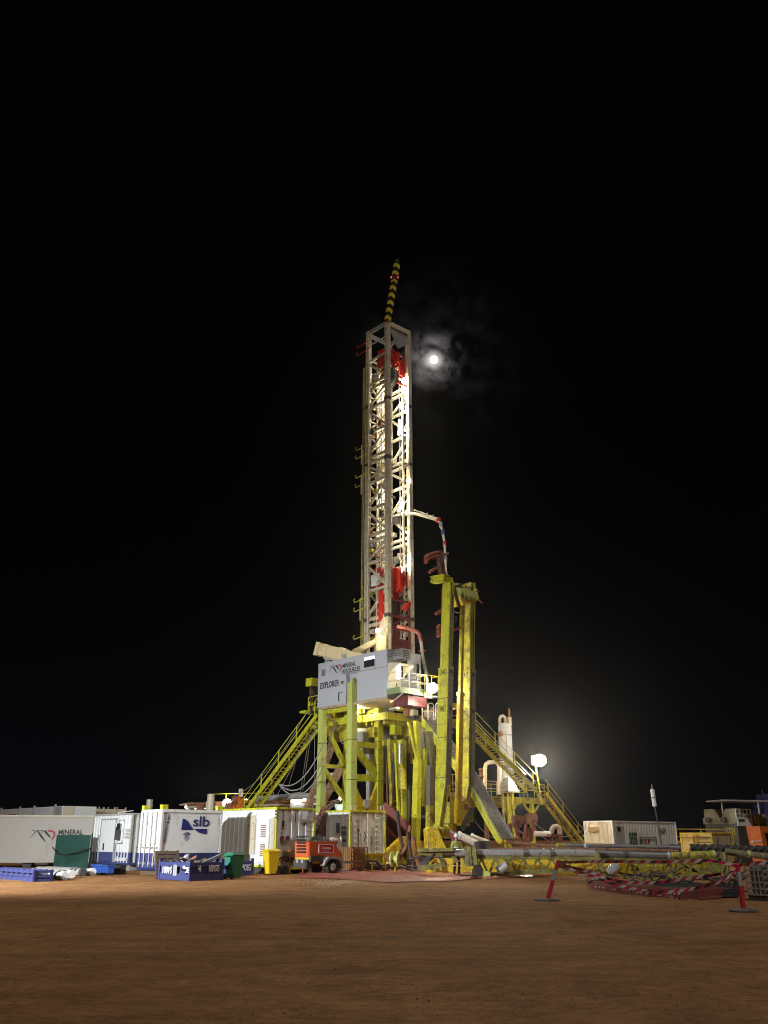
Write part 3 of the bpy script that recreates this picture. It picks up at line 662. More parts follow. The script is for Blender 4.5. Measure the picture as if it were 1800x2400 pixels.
# ================================================================== COMPRESSOR
P = G(738, 2052)                        # near lower corner below the bonnet
P = G(722, 2052)
Lc = reach(P, v, 802); Wc = reach(P, u, 688)
t = thing('trailer_compressor', 'red towed air compressor with one dusty wheel', 'compressor', flat(P))
zA, zB = rise(P, 2010), rise(P, 1972); 
mb = MB(); prof = [(0.02, zA), (Lc, zA), (Lc - .06, zA + .2), (Lc - .55, zB), (.0, zB - .02)]
mb.prism([lw(P, a, 0, z) for a, z in prof], u * Wc); mb.build('bonnet', CRED, t, bevel=.03)
for k in range(6):
    z = zA + .2 + k * .135; MB().box(lw(P, -.02, Wc * .18, z), v * .03, u * Wc * .64, Z * .075).build('grille_slat', BLACK, t)
box_at(P, .04, Lc - .05, .02, Wc - .02, zA - .09, zA).build('waist_stripe', YELG, t)
box_at(P, -.1, .28, .05, Wc - .05, .32, zA - .09).build('front_bumper', DGREY, t, bevel=.04)
box_at(P, .28, 1.0, .1, Wc - .1, .5, zA - .09).build('tool_locker', YELG, t)
box_at(P, .3, Lc - .2, .25, Wc - .25, .38, zA - .1).build('chassis', DGREY, t)
for k in range(2): c = lw(P, -.12, Wc * (.3 + .35 * k), .62); MB().tube(c, c + v * .05, .09, 12).build('tail_light', GREY, t)
wc = G(775, 2050); wx = reach(P, v, 776)
c = lw(P, wx, -.16, .34)
wl = MB().lathe(c, [(.18, 0), (.33, .0), (.36, .05), (.36, .17), (.33, .22), (.18, .22)], 22, u).build('wheel', BLK, t, smooth=True)
MB().lathe(c - u * .02, [(.05, -.03), (.10, -.02), (.17, .02), (.19, .05)], 16, u).build('rim', GAL, wl, smooth=True)
wl2 = MB().lathe(c + u * (Wc + .1), [(.18, 0), (.33, .0), (.36, .05), (.36, .17), (.33, .22), (.18, .22)], 22, u).build('wheel', BLK, t, smooth=True)
ar = [(-.62, .42), (-.55, .62), (-.35, .80), (.25, .80), (.45, .66), (.55, .35), (.47, .35), (.38, .58), (.2, .70), (-.28, .70), (-.45, .55), (-.52, .42)]
MB().prism([c + v * a - u * .08 + Z * (z - .34) for a, z in ar], u * .34).build('mudguard', GREY, t)
box_at(P, wx - 1.3, wx - .55, -.1, .2, .6, .86).build('side_step', DGREY, t)
a = bpt(P, 746, 1999, .012); b = bpt(P, 780, 1999, .012); tp = bpt(P, 746, 1979.5, .012); ww = (b - a).length; hh = (tp - a).length
mb = MB()
for p_, q_ in (((0, 0), (1, 0)), ((1, 0), (1, 1)), ((1, 1), (0, 1)), ((0, 1), (0, 0))): mb.bar(a + v * p_[0] * ww + Z * p_[1] * hh, a + v * q_[0] * ww + Z * q_[1] * hh, .02, .035)
mb.build('sign_border', WPRINT, t)
MB().box(a + u * .004, v * ww, u * .006, Z * hh).build('sign_panel', RED, t)
text('Coates', a + v * ww * .16 + Z * hh * .46 - u * .003, v, Z, hh * .3, WPRINT, t, ww * .66, bold=.03)
text('13 15 52', a + v * ww * .26 + Z * hh * .16 - u * .003, v, Z, hh * .13, WPRINT, t, ww * .44, bold=.02)
MB().bar(lw(P, Lc, Wc / 2, .55), lw(P, Lc + 1.1, Wc / 2, .5), .1, .1).build('tow_bar', GREY, t)
MB().tube(lw(P, Lc + .1, .1, .3), lw(P, Lc + .1, .1, .8), .05, 8).build('jack', GREY, t)
# rags and bottle on top
tp = lw(P, 1.05, .5, zB)
mb = MB(); n = 10
vs = [lw(P, .35 + 1.35 * i / n, .15 + .8 * j / n, zB - .05 + .26 * max(0, math.sin(math.pi * i / n) * math.sin(math.pi * j / n)) * (1 + .9 * noise.noise((i * .9, j * .9, 2)))) for j in range(n + 1) for i in range(n + 1)]
mb.add(vs, [(j * (n + 1) + i, j * (n + 1) + i + 1, (j + 1) * (n + 1) + i + 1, (j + 1) * (n + 1) + i) for j in range(n) for i in range(n)])
solo(mb, 'rag_bundle', BLK, 'crumpled black tarpaulin lying on top of the red compressor', 'tarpaulin', tp)
c = lw(P, 1.75, .4, zB); mb = MB(); mb.lathe(c, [(.16, -.2), (.18, -.1), (.18, .15), (.15, .25)], 10, v)
solo(mb, 'rolled_sack', paint('sack', (.5, .35, .33), .7, .3), 'pale rolled sack lying on top of the red compressor', 'sack', c - Z * .18, smooth=True)
c = lw(P, 2.35, .5, zB - .1); mb = MB().lathe(c, [(.06, 0), (.06, .2), (.025, .27), (.025, .33)], 10)
solo(mb, 'water_bottle', WHITE, 'clear water bottle standing on the compressor bonnet', 'bottle', c, smooth=True)
# draped brown sheet on the generator wall, hand pump cart
c = bpt(GEN1, 655, 2030, .25)
mb = MB(); n = 8; vs = []
for j in range(n + 1):
    for i in range(n + 1):
        s = i / n; z = 1.5 - 1.3 * j / n
        q = lw(GEN1, .15 + 1.6 * s, -.3 - .15 * noise.noise((i * .8, j * .5, 1)) - .1 * j / n, max(.05, z + .25 * s * (1 - s)))
        vs.append(q)
mb.add(vs, [(j * (n + 1) + i, j * (n + 1) + i + 1, (j + 1) * (n + 1) + i + 1, (j + 1) * (n + 1) + i) for j in range(n) for i in range(n)])
solo(mb, 'draped_sheet', paint('brown_sheet', (.22, .15, .10), .8, .4), 'brown dusty sheet draped against the generator wall beside the yellow bin', 'sheet', flat(c), smooth=True)
P = G(668, 2049)
t = thing('hand_pump', 'muddy yellow pump cart with two small wheels between bin and compressor', 'pump', flat(P))
MB().bar(lw(P, -.6, 0, .25), lw(P, 1.5, 0, .3), .16, .14).build('beam', YELG, t)
MB().box(lw(P, .1, -.2, .75), v * .9, u * .4, Z * .35).build('tray', RUST, t)
for i in (.15, .95): MB().bar(lw(P, i, -.15, 0), lw(P, i, -.15, .8), .06).build('leg', RUST, t)
for k in (-.5, -.1): c = lw(P, k, -.15, .2); MB().tube(c, c + u * .1, .2, 14).build('wheel', BLK, t, smooth=True)
MB().path([lw(P, -.5, 0, .3), lw(P, -.45, -.1, .7), lw(P, -.2, -.1, .8), lw(P, .1, -.1, .75)], .05, 6).build('hose', HOSE, t)
# caged tote
def tote(label, P, Lv, Lu, h, mat, cage, nv=5, nz=5, cat='caged tote'):
    t = thing('caged_tote', label, cat, flat(P), 'caged liquid totes')
    box_at(P, 0, Lv, 0, Lu, 0, .13).build('pallet', DGREY, t)
    box_at(P, .06, Lv - .06, .06, Lu - .06, .14, h - .04).build('bottle', mat, t, bevel=.06)
    for k in range(nz + 1):
        z = .15 + (h - .17) * k / nz; mb = MB()
        for a, b in ((lw(P, 0, 0, z), lw(P, Lv, 0, z)), (lw(P, 0, 0, z), lw(P, 0, Lu, z)), (lw(P, Lv, 0, z), lw(P, Lv, Lu, z)), (lw(P, 0, Lu, z), lw(P, Lv, Lu, z))): mb.bar(a, b, .032)
        mb.build('cage_ring', cage, t)
    for k in range(nv + 1):
        for a in (lw(P, Lv * k / nv, 0, .13), lw(P, 0, Lu * k / nv, .13)): MB().bar(a, a + Z * (h - .13), .032).build('cage_bar', cage, t)
    MB().tube(lw(P, Lv / 2, Lu / 2, h - .05), lw(P, Lv / 2, Lu / 2, h + .02), .1, 10).build('cap', BLK, t)
    return t
P = G(824, 2046); tote('amber caged liquid tote in front of the raised generator container', P, reach(P, v, 861), reach(P, u, 799), rise(P, 1985), AMBER, RUST)
for k, (i, zz) in enumerate(((.75, 1.35),)):
    c = lw(P, i, .4, rise(P, 1985)); t = thing('hand_pump', 'slim dark drum pump standing on the amber caged tote', 'pump', c)
    MB().tube(c, c + Z * .75, .03, 8).build('tube', BLACK, t); MB().ball(c + Z * .8, .08).build('head', BLACK, t)
    MB().path([c + Z * .7, c + Z * .6 + v * .18, c + v * .22 + Z * .05], .02, 5).build('hose', RUST, t)
# low junk by generator 2: small skid pump
P = G(872, 2046)
t = thing('skid_pump', 'small pump in a rusty yellow tube frame under the generator container', 'pump', flat(P))
for i in (0, .9):
    for j in (0, .8): MB().bar(lw(P, i, j, 0), lw(P, i, j, .85), .06).build('frame_post', YELG, t)
for z in (.1, .85): mb = MB(); [mb.bar(lw(P, *a, z), lw(P, *b, z), .06) for a, b in (((0, 0), (.9, 0)), ((.9, 0), (.9, .8)), ((0, 0), (0, .8)), ((0, .8), (.9, .8)))]; mb.build('frame_ring', YELG, t)
MB().tube(lw(P, .1, .4, .3), lw(P, .8, .4, .3), .2, 12).build('motor', DGREY, t); MB().path([lw(P, -.4, .2, .6), lw(P, .2, -.1, .55), lw(P, .7, -.2, .05)], .06, 6).build('hose', HOSE, t)
for k, px in enumerate((862, 904)):
    P = G(px, 2040); t = thing('fabric_roll', ['cream cylindrical roll lying left of the skid pump', 'cream cylindrical roll lying right of the skid pump'][k], 'roll', flat(P))
    MB().tube(lw(P, 0, .3, .2), lw(P, .5, .3, .2), .2, 12).build('body', WARMW, t, smooth=True); MB().tube(lw(P, -.02, .3, .2), lw(P, 0, .3, .2), .12, 10).build('end_cap', YELG, t)

# ================================================================== RIG: DOGHOUSE CABIN
KW[0] = 1.14
PC = W(908, 1632, 46); ZB = PC.z; ZT = ZB + rise(PC, 1523); LU = reach(PC, u, 744); LV = reach(PC, v, 988)
F0 = flat(PC)
def L(i, j, z): return F0 + v * i + u * j + Z * z
def cface(px, py, off=.0): return facept(PC, px, py, off)
def cend(px, py, off=.0): return bpt(PC, px, py, off)
cb = thing('control_cabin', 'grey white control cabin with bold black lettering high on the yellow legs', 'cabin', L(0, 0, ZB))
jr0, jr1 = reach(PC, u, 837), reach(PC, u, 810)          # recess for the pylon
rz = rise(F0 + u * jr0, 1574)
box_at(PC, .35, LV, .02, LU - .02, ZB + .02, ZT - .02).build('shell', CABW, cb)
box_at(PC, 0, .35, 0, LU, rz, ZT).build('front_panel', CABW, cb)
box_at(PC, 0, .35, 0, jr0, ZB, rz - .006).build('front_panel', CABW, cb)
box_at(PC, 0, .35, jr1, LU, ZB, rz - .006).build('front_panel', CABW, cb)
box_at(PC, -.015, -.0, 0, jr0, rz - .05, rz - .012).build('seam_trim', GREY, cb)
box_at(PC, -.02, LV + .02, -.02, LU + .02, ZT, ZT + .06).build('roof', CABW, cb)
box_at(PC, .05, LV - .05, .05, LU - .05, ZB - .14, ZB).build('underside', paint('beige_plate', (.50, .40, .26), .6, .3), cb)
a = cface(852.5, 1567); b = cface(879.5, 1562); top = cface(852.5, 1541)
wf = MB(); wh = (top - a).length; ww = (b - a).length
MB().box(a - v * .012, -u * ww, v * .03, Z * wh).build('window', GLASS, cb)
for k in (0, 1): MB().bar(a - v * .02 - u * ww * k, a - v * .02 - u * ww * k + Z * wh, .05, .05).build('window_frame', CABW, cb); MB().bar(a - v * .02 + Z * wh * k, a - v * .02 - u * ww + Z * wh * k, .05, .05).build('window_frame', CABW, cb)
MB().box(a - v * .02 + Z * wh * .70 - u * .05, -u * (ww - .1), v * .012, Z * wh * .26).build('lit_blind', ROOM, cb)
a = cface(752, 1585, .01); b = cface(761, 1583); MB().box(a, -u * (b - a).length, v * .012, Z * .42).build('vent', GREY, cb)
for k in range(6): MB().box(a - v * .012 + Z * (.03 + .065 * k), -u * (b - a).length, v * .012, Z * .03).build('vent_slat', DGREY, cb)
a = cface(792.5, 1644, .012); MB().box(a, -u * .48, v * .015, Z * .52).build('hatch', CABW, cb); MB().box(a - v * .006, -u * .12, v * .012, Z * .52).build('hatch_edge', DGREY, cb); MB().box(a + Z * .5 - v * .006, -u * .48, v * .012, Z * .04).build('hatch_edge', DGREY, cb)
a = cface(770, 1582, .005); b = cface(800, 1582); tp = cface(770, 1562); mr_logo(a, -u, Z, (b - a).length, (tp - a).length, cb)
a = cface(802, 1566, .006); b = cface(833, 1560); text('MINERAL', a, -u, Z, .27, BLACK, cb, (b - a).length, bold=.012)
a = cface(802, 1579.5, .006); b = cface(844, 1570); text('RESOURCES', a, -u, Z, .27, BLACK, cb, (b - a).length, bold=.012)
a = cface(750, 1615, .006); b = cface(794, 1606); text('EXPLORER', a, -u, Z, .38, BLACK, cb, (b - a).length, bold=.018)
a = cface(797.5, 1603, .006); b = cface(806, 1601); text('405', a, -u, Z, .16, BLACK, cb, (b - a).length, bold=.02)
# end wall (faces the ramp): door, windows, trims
for p0, p1, y0, y1 in ((938, 955, 1543, 1586), (974, 983, 1556, 1592)):
    a = cend(p0, y1, .015); b = cend(p1, y1, .015); tp = cend(p0, y0, .015)
    MB().box(a, v * (b - a).length, u * .02, Z * (tp - a).length).build('window', GLASS, cb)
    for k in (0, 1): MB().bar(a - u * .02 + v * (b - a).length * k, a - u * .02 + v * (b - a).length * k + Z * (tp - a).length, .09, .04).build('window_frame', WHITE, cb)
a = cend(912, 1622, .01); MB().box(a, v * .85, u * .02, Z * 1.9).build('door', OFFWH, cb)
MB().box(cend(928, 1610, .03), v * .04, -u * .03, Z * .2).build('door_handle', BLACK, cb)
# air conditioner in a cage above the awning
t = thing('air_conditioner', 'caged air conditioner box high on the end wall of the control cabin', 'air conditioner', cend(926, 1545, .3))
a = cend(921, 1547, .01); MB().box(a - u * .75, v * .75, u * .72, Z * .6).build('housing', GREY, t)
for k in range(5): MB().box(a - u * .76 + v * .1 + Z * (.08 + .1 * k), v * .55, u * .012, Z * .05).build('grille_slat', BLACK, t)
for k in range(5): MB().path([a - v * .5 - u * .0 + Z * (.1 * k + .1), a - v * .5 - u * .8 + Z * (.1 * k + .1), a + v * .0 - u * .85 + Z * (.1 * k + .1)], .018, 5).build('cage_bar', DGREY, t)
# awning
aw = thing('awning', 'cream metal awning over the door at the end of the control cabin', 'awning', cend(920, 1560, 0))
a = cend(909, 1553, .0); MB().prism([a, a - u * .95 - Z * .12, a - u * .95 - Z * .2, a - Z * .08], v * 1.25).build('roof', OFFWH, aw)
for k in (0, 1.2): MB().prism([a + v * k - Z * .08, a + v * k - u * .9 - Z * .2, a + v * k - Z * .75], v * .05).build('bracket', OFFWH, aw)
# balcony
zb = ZB + .2
bl = thing('balcony', 'small balcony with cream railings and green kick plate at the cabin end', 'balcony', cend(930, 1640, .5))
dep = 1.15; lenb = reach(PC, v, 968)
MB().box(cend(909, 1600).xy.to_3d() * 0 + L(-.05, -dep, zb - .1), v * (lenb + .05), u * dep, Z * .1).build('floor', GREY, bl)
for (i0, j0, i1, j1) in ((-.05, -dep, lenb, -dep), (-.05, -dep, -.05, 0), (lenb, -dep, lenb, 0)):
    MB().bar(L(i0, j0, zb + .05), L(i1, j1, zb + .05), .05, .34).build('kick_plate', paint('sage_green', (.26, .36, .16), .5, .2), bl)
    for zz in (.62, 1.1): MB().tube(L(i0, j0, zb + zz), L(i1, j1, zb + zz), .025, 8).build('rail', OFFWH, bl)
for i in (-.05, lenb * .33, lenb * .66, lenb): MB().tube(L(i, -dep, zb), L(i, -dep, zb + 1.1), .025, 8).build('rail_post', OFFWH, bl)
for k in range(2): MB().bar(L(.3 + 1.2 * k, -dep + .1, zb - .1), L(.3 + 1.2 * k, 0, zb - .55), .07).build('bracket', OFFWH, bl)
# gate platform to the right of the balcony
a = L(lenb + .1, -.9, zb - .05)
rg = thing('railing', 'yellow tube railing bay right of the balcony beside the floodlight', 'railing', a)
for zz in (.75, 1.25): MB().path([a + Z * zz + u * .9, a + Z * zz, a + v * 1.15 + Z * zz, a + v * 1.15 + u * .5 + Z * zz], .028, 6).build('rail', YELG, rg)
for k in range(3): MB().tube(a + v * 1.15 * k / 2, a + v * 1.15 * k / 2 + Z * 1.25, .03, 6).build('rail_post', YELG, rg)
MB().box(a + Z * .0 - u * .02, v * 1.15, u * .9, Z * .07).build('floor', GREY, rg)
# maroon box and white signs
t = thing('tool_box', 'maroon steel box hung under the balcony', 'steel box', cend(935, 1655, .5))
zz = ZB - .05
MB().box(L(.45, -1.25, zz - .52), v * 1.5, u * 1.2, Z * .5).build('body', MAROON, t); MB().box(L(.43, -1.27, zz - .03), v * 1.54, u * 1.24, Z * .04).build('lid', MAROON, t)
t = thing('sign_board', 'white warning boards with black symbols beside the floodlight', 'sign', W(985, 1632, 46.2))
a = W(978, 1630, 46.2); MB().box(a, v * .52, u * .03, Z * .42).build('board', WPRINT, t); MB().box(a - u * .01 + v * .18 + Z * .16, v * .1, u * .008, Z * .14).build('symbol', BLACK, t)
a = W(995, 1634, 46.2); MB().box(a, v * .6, u * .03, Z * .45).build('board', paint('sign_yellow', (.75, .66, .25), .5, .05), t)
for k in range(4): MB().box(a - u * .01 + v * (.08 + .13 * k) + Z * .1, v * .08, u * .008, Z * .1).build('symbol', BLACK, t)

# ================================================================== RIG: SUBSTRUCTURE
ss = thing('rig_substructure', 'yellow steel legs and drill floor carrying the cabin and mast', 'drilling rig base', L(2, 3, 0))
jp = (reach(PC, u, 823))
def post(i, j, w, z0, z1, mat=YEL, name='leg', d=None): return box_at(PC, i - w / 2, i + w / 2, j - (d or w) / 2, j + (d or w) / 2, z0, z1).build(name, mat, ss)
pz = rise(L(.12, jp, 0), 1600)
PALE = paint('pale_yellow_green', (.52, .58, .16), .42, .2, (.25, .25, .1))
post(.10, jp, .44, 0, pz, PALE)                                        # tall pylon in front of the cabin face
MB().prism([L(.02, jp + .12, pz), L(.02, jp - .12, pz), L(.02, jp - .06, pz + .28), L(.02, jp + .06, pz + .28)], v * .16).build('lug', PALE, ss)
ir = reach(L(0, jp, 4), v, 887)
post(ir, jp, .42, 0, ZB - .15, YEL)
jl = reach(PC, u, 744) - .25
post(.25, jl, .40, 0, ZB - .14, PALE); il = reach(L(0, jl, 4), v, 812); post(il, jl, .36, 0, ZB - .14, YEL)
def zpx(i, j, py): return rise(L(i, j, 0), py)
# frame under the cabin: bars, diagonal and curved plates at its foot
def hb(i0, i1, j, z0, z1, w=.22, mat=YEL, name='brace'): return MB().bar(L(i0, j, z0), L(i1, j, z1), .2, w).build(name, mat, ss)
za, zb_, zc = zpx(.3, jp, 1744), zpx(.3, jp, 1820), zpx(.3, jp, 1848)
hb(.3, ir - .2, jp, za, za, .32); hb(.3, ir - .2, jp, zb_ - .05, zb_ - .05, .4)
hb(.35, ir - .25, jp, za - .3, zb_ + .25, .45)
for s, (ia, ib) in enumerate(((.32, 1.0), (ir - .22, 1.42))):
    MB().prism([L(ia, jp - .1, zpx(.3, jp, 1838)), L(ia, jp - .1, zpx(.3, jp, 1875)), L(ib, jp - .1, zpx(.3, jp, 1903)), L(ib + (.3 if s == 0 else -.3), jp - .1, zpx(.3, jp, 1888)), L(ib - (.15 if s == 0 else -.15), jp - .1, zpx(.3, jp, 1872))], u * .2).build('gusset_plate', YELG, ss)
    MB().prism([L(ia, jp - .12, zpx(.3, jp, 1875)), L(ia + (.1 if s == 0 else -.1), jp - .12, 0), L(ib, jp - .12, 0), L(ib, jp - .12, zpx(.3, jp, 1903))], u * .24).build('foot_plate', YELG, ss)
c = L((ir + .1) / 2, jp - .2, zpx(.3, jp, 1883)); MB().tube(c, c + u * .4, .24, 16).build('pin', GAL, ss, smooth=True)
for y0, y1 in ((1685, 1685), (1795, 1797)): hb(.4, il - .1, jl, zpx(.4, jl, y0), zpx(.4, jl, y0), .22)
hb(.4, il - .15, jl, zpx(.4, jl, 1698), zpx(.4, jl, 1792), .28); hb(.4, il - .15, jl, zpx(.4, jl, 1802), zpx(.4, jl, 1872), .28)
# beams running along u between the two frames
for i in (.25, ir): MB().bar(L(i, jp + .2, ZB - .3), L(i, jl - .2, ZB - .3), .2, .26).build('girder', YEL, ss)
# drill floor
PD = W(907, 1668, 48.6); zd = PD.z; vd = reach(PD, v, 975)
def D(i, j, z): return flat(PD) + v * i + u * j + Z * z
for (i0, i1, j0, j1) in ((0, vd, 0, 2.2), (-.3, 6.2, 2.2, 7.2)):
    MB().box(D(i0, j0, zd - .1), v * (i1 - i0), u * (j1 - j0), Z * .1).build('drill_floor', GREY, ss)
    for (a, b) in (((i0, j0), (i1, j0)), ((i0, j0), (i0, j1)), ((i1, j0), (i1, j1)), ((i0, j1), (i1, j1))):
        MB().bar(D(*a, zd - .24), D(*b, zd - .24), .14, .42).build('edge_beam', YEL, ss)
    for k in range(4):
        f_ = (k + .5) / 4; MB().bar(D(i0, j0 + (j1 - j0) * f_, zd - .55), D(i1, j0 + (j1 - j0) * f_, zd - .55), .16, .3).build('floor_joist', YELD, ss)
for i in (.9, 2.1): MB().box(D(i, .25, zd - 1.25), v * .55, u * .5, Z * .65).build('hanging_bracket', YEL, ss)
MB().bar(D(-.1, .9, zd - 1.15), D(-.1, 5.0, zd - 1.15), .3, .6).build('girder', YELD, ss)
MB().bar(D(2.9, .9, zd - .9), D(2.9, 5.0, zd - .9), .3, .8).build('girder', YELD, ss)
MB().bar(D(.2, .6, zd - 1.8), D(2.3, .6, zd - 1.55), .16, .26).build('brace', YEL, ss)
MB().bar(D(.7, .5, zd - 2.0), D(2.5, .5, zd - 3.2), .12, .18).build('brace', YEL, ss)
# inner columns, right of the cabin legs (photo columns -> site points)
def col_px(x0, y0, x1, y1, Y, w, mat=YEL, name='column', d=None):
    a = W(x0, y0, Y); b = W(x1, y1, Y)
    return MB().bar(a, b, w, d or w, up=u).build(name, mat, ss)
col_px(975, 1690, 979, 1788, 47.6, .26); col_px(979, 1780, 974, 1972, 47.4, .34, YEL, d=.4)
col_px(958, 1692, 980, 1790, 47.5, .16, YEL, 'brace')
col_px(942, 1735, 943, 1925, 48.2, .34, YEL, d=.4); col_px(927, 1742, 934, 1905, 48.0, .14, YEL)
col_px(995, 1755, 995, 1890, 47.8, .24, YEL); col_px(1008, 1795, 1008, 1905, 47.3, .34, MUDPIPE)
col_px(1003, 1715, 1012, 1795, 48, .40, GRIME); col_px(990, 1700, 992, 1800, 49.5, .5, GRIME)
col_px(866, 1740, 866, 1900, 50, .3, GAL); col_px(875, 1700, 872, 1800, 51, .45, GREY)
col_px(985, 1790, 985, 1960, 49, .5, DGREY); col_px(968, 1800, 968, 1960, 50, .4, DGREY); col_px(1016, 1880, 1014, 1960, 48.5, .5, YELD)
for y in (1823, 1870, 1915): col_px(978, y, 1015, y - 2, 48.3, .16, DGREY, 'cross_tie')
for y, m in ((1745, YELD), (1850, DGREY), (1935, YELD)): col_px(925, y, 1010, y + 6, 51.5, .3, m, 'cross_tie')
# hydraulic rods
for (x0, y0, x1, y1, Y, r, m, n_) in ((938, 1742, 938, 1790, 47.7, .12, STEEL, 'rod'), (957, 1840, 956, 1930, 48.4, .2, MUDPIPE, 'cylinder'), (943, 1800, 944, 1850, 47.8, .24, YELD, 'cylinder'), (957, 1765, 957, 1840, 48.6, .12, DGREY, 'rod'), (965, 1790, 966, 1960, 48.8, .14, BLK, 'rod')):
    MB().tube(W(x0, y0, Y), W(x1, y1, Y), r, 12).build(n_, m, ss, smooth=True)
# ground skid of the rig
MB().prism([W(907, 1995, 46.8), W(907, 2010, 46.8), W(925, 2010, 46.8), W(955, 1972, 46.8), W(955, 1960, 46.8), W(945, 1960, 46.8)], u * .3).build('base_plate', YELG, ss)
a = G(905, 2048); a.z = .1
MB().box(flat(W(905, 2040, 47.5)) + Z * .05, v * 6.0, u * 7, Z * .7).build('base_frame', YELD, ss)
MB().box(flat(W(965, 2030, 47)) + Z * .78, v * 4.6, u * .5, Z * .55).build('base_girder', YELD, ss)
MB().box(flat(W(955, 2030, 47)) + Z * .6, v * .9, -u * .2, Z * .9).build('base_plate', YELG, ss)
# walls of grimy canvas between the columns
for pts, Y in (([(985, 1700), (1012, 1716), (1014, 1760), (1000, 1790), (986, 1772)], 48.4),):
    MB().prism([W(x, y, Y) for x, y in pts], u * .12).build('canvas_flap', GRIME, ss)

random.seed(21)
for k in range(34):
    x = random.uniform(908, 1018); y0 = random.uniform(1700, 1800); y1 = random.uniform(1850, 1975); Yk = random.uniform(48.3, 51.5)
    m_ = [DGREY, HOSE, RUST, YELD, GREY, BLK][k % 6]
    a = W(x, y0, Yk); b = W(x + random.uniform(-8, 8), y1, Yk); md = a.lerp(b, .5) + v * random.uniform(-.2, .2)
    if k % 3 == 0: MB().bar(a, b, random.uniform(.1, .24), random.uniform(.1, .24), up=u).build('strut', m_, ss)
    else: MB().path([a, a.lerp(md, .5), md, md.lerp(b, .5), b], random.uniform(.03, .09), 6).build('service_line', m_, ss, smooth=True)
for k in range(16):
    x = random.uniform(915, 1012); y = random.uniform(1730, 1960); a = W(x, y, random.uniform(48.6, 51)); MB().cbox(a, v * random.uniform(.2, .7), u * .3, Z * random.uniform(.12, .5)).build('valve_box', [DGREY, YELD, RUST, GREY][k % 4], ss)
for (i, j, z1_) in ((.10, jp, pz), (ir, jp, ZB), (.25, jl, ZB)):     # cable straps and weld plates on the legs
    for k in range(6): z = 1.2 + k * 1.15 + .2 * (k % 2); box_at(PC, i - .235, i + .235, j - .235, j + .235, z, z + .03).build('strap', BLACK if k % 2 else YELD, ss)
# ------------- wellhead stack in the middle
bp = thing('blowout_preventer', 'grey tapered wellhead stack on a maroon base under the drill floor', 'wellhead stack', flat(W(908, 1980, 50.5)))
c = flat(W(909, 1980, 50.5))
z_ = lambda py: rise(c, py)
MB().lathe(c, [(1.05, 0), (1.05, z_(1893)), (.98, z_(1886)), (.95, z_(1845)), (.8, z_(1838))], 20).build('base', MAROON, bp, smooth=True)
MB().lathe(c, [(.5, z_(1838)), (.5, z_(1828)), (.38, z_(1826)), (.36, z_(1815)), (.62, z_(1785)), (.62, z_(1750)), (.5, z_(1738)), (.5, z_(1705))], 20).build('neck', GREY, bp, smooth=True)
box_at(c, -.66, 1.1, -1.1, -1.0, z_(1893) - .05, z_(1893) + .4).build('label_band', YELG, bp)
s = reach(c - u * 1.1, v, 914); text('DANGER', c - u * 1.11 + v * s + Z * (z_(1893) + .07), v, Z, .26, BLACK, bp, .9, bold=.02)
MB().lathe(c - v * 1.6 + u * .6, [(.75, z_(1770)), (.75, z_(1720)), (.5, z_(1712))], 18).build('drum', GREY, bp, smooth=True)
t = thing('maroon_chute', 'maroon sloping chute between the generator container and the yellow column', 'chute', flat(W(930, 1960, 48)))
MB().bar(W(896, 1888, 48), W(966, 1950, 48), .5, .22, up=u).build('chute_beam', MAROON, t)
MB().bar(W(905, 1915, 48.4), W(950, 1975, 48.4), .7, .2, up=u).build('chute_plate', MAROON, t)
# bright work light near the ground
# ------------- A-frame raising legs
af = thing('raising_frame', 'pale rusty A-frame of inclined box legs behind the left cabin leg', 'mast raising frame', flat(W(745, 1950, 55)))
for (x0, y0, x1, y1, Y) in ((722, 1892, 794, 1704, 55), (752, 1888, 843, 1712, 54)):
    a = W(x1, y1, Y); b = W(x0, y0, Y); b = a + (b - a) * (a.z / max(.1, a.z - b.z))
    MB().bar(a, b, .42, .36, up=u).build('frame_leg', paint('pale_rust', (.50, .34, .24), .6, .6, (.25, .11, .05)), af)
MB().bar(W(762, 1818, 54.6), W(795, 1818, 54.4), .35, .34).build('cross_beam', WHITE, af)
MB().bar(W(738, 1868, 54.8), W(770, 1866, 54.5), .2, .2).build('cross_beam', OFFWH, af)
# things stored on the floor edge under the cabin: pale boxes
for k, (px, py, Y, w_, h_, m, lb) in enumerate(((768, 1684, 52.5, 1.1, .5, OFFWH, 'cream equipment box on the drill floor edge, left under the cabin'), (790, 1688, 51.5, 1.0, .55, YELG, 'yellow equipment box on the drill floor beside the tall pylon'), (842, 1672, 49.6, .5, .7, YELG, 'upright yellow cabinet on the drill floor just right of the pylon'), (868, 1668, 50, 1.2, .8, RUST, 'rust coloured machine on the drill floor under the cabin middle'), (925, 1662, 49.3, .5, .5, OFFWH, 'pale valve block on the drill floor below the balcony'), (943, 1664, 49.3, .6, .4, YELG, 'yellow valve block on the drill floor below the maroon box'))):
    a = W(px, py, Y); t = thing('floor_equipment', lb, 'equipment', a, 'equipment along the drill floor edge')
    MB().box(a, v * w_, u * .6, Z * h_).build('body', m, t, bevel=.03); MB().box(a + v * w_ * .15 + Z * h_, v * w_ * .4, u * .3, Z * .12).build('cap', GREY, t)
    MB().tube(a - u * .05 + v * w_ * .7 + Z * .1, a - u * .05 + v * w_ * .7 + Z * h_ * 1.2, .05, 8).build('pipe', WHITE, t)

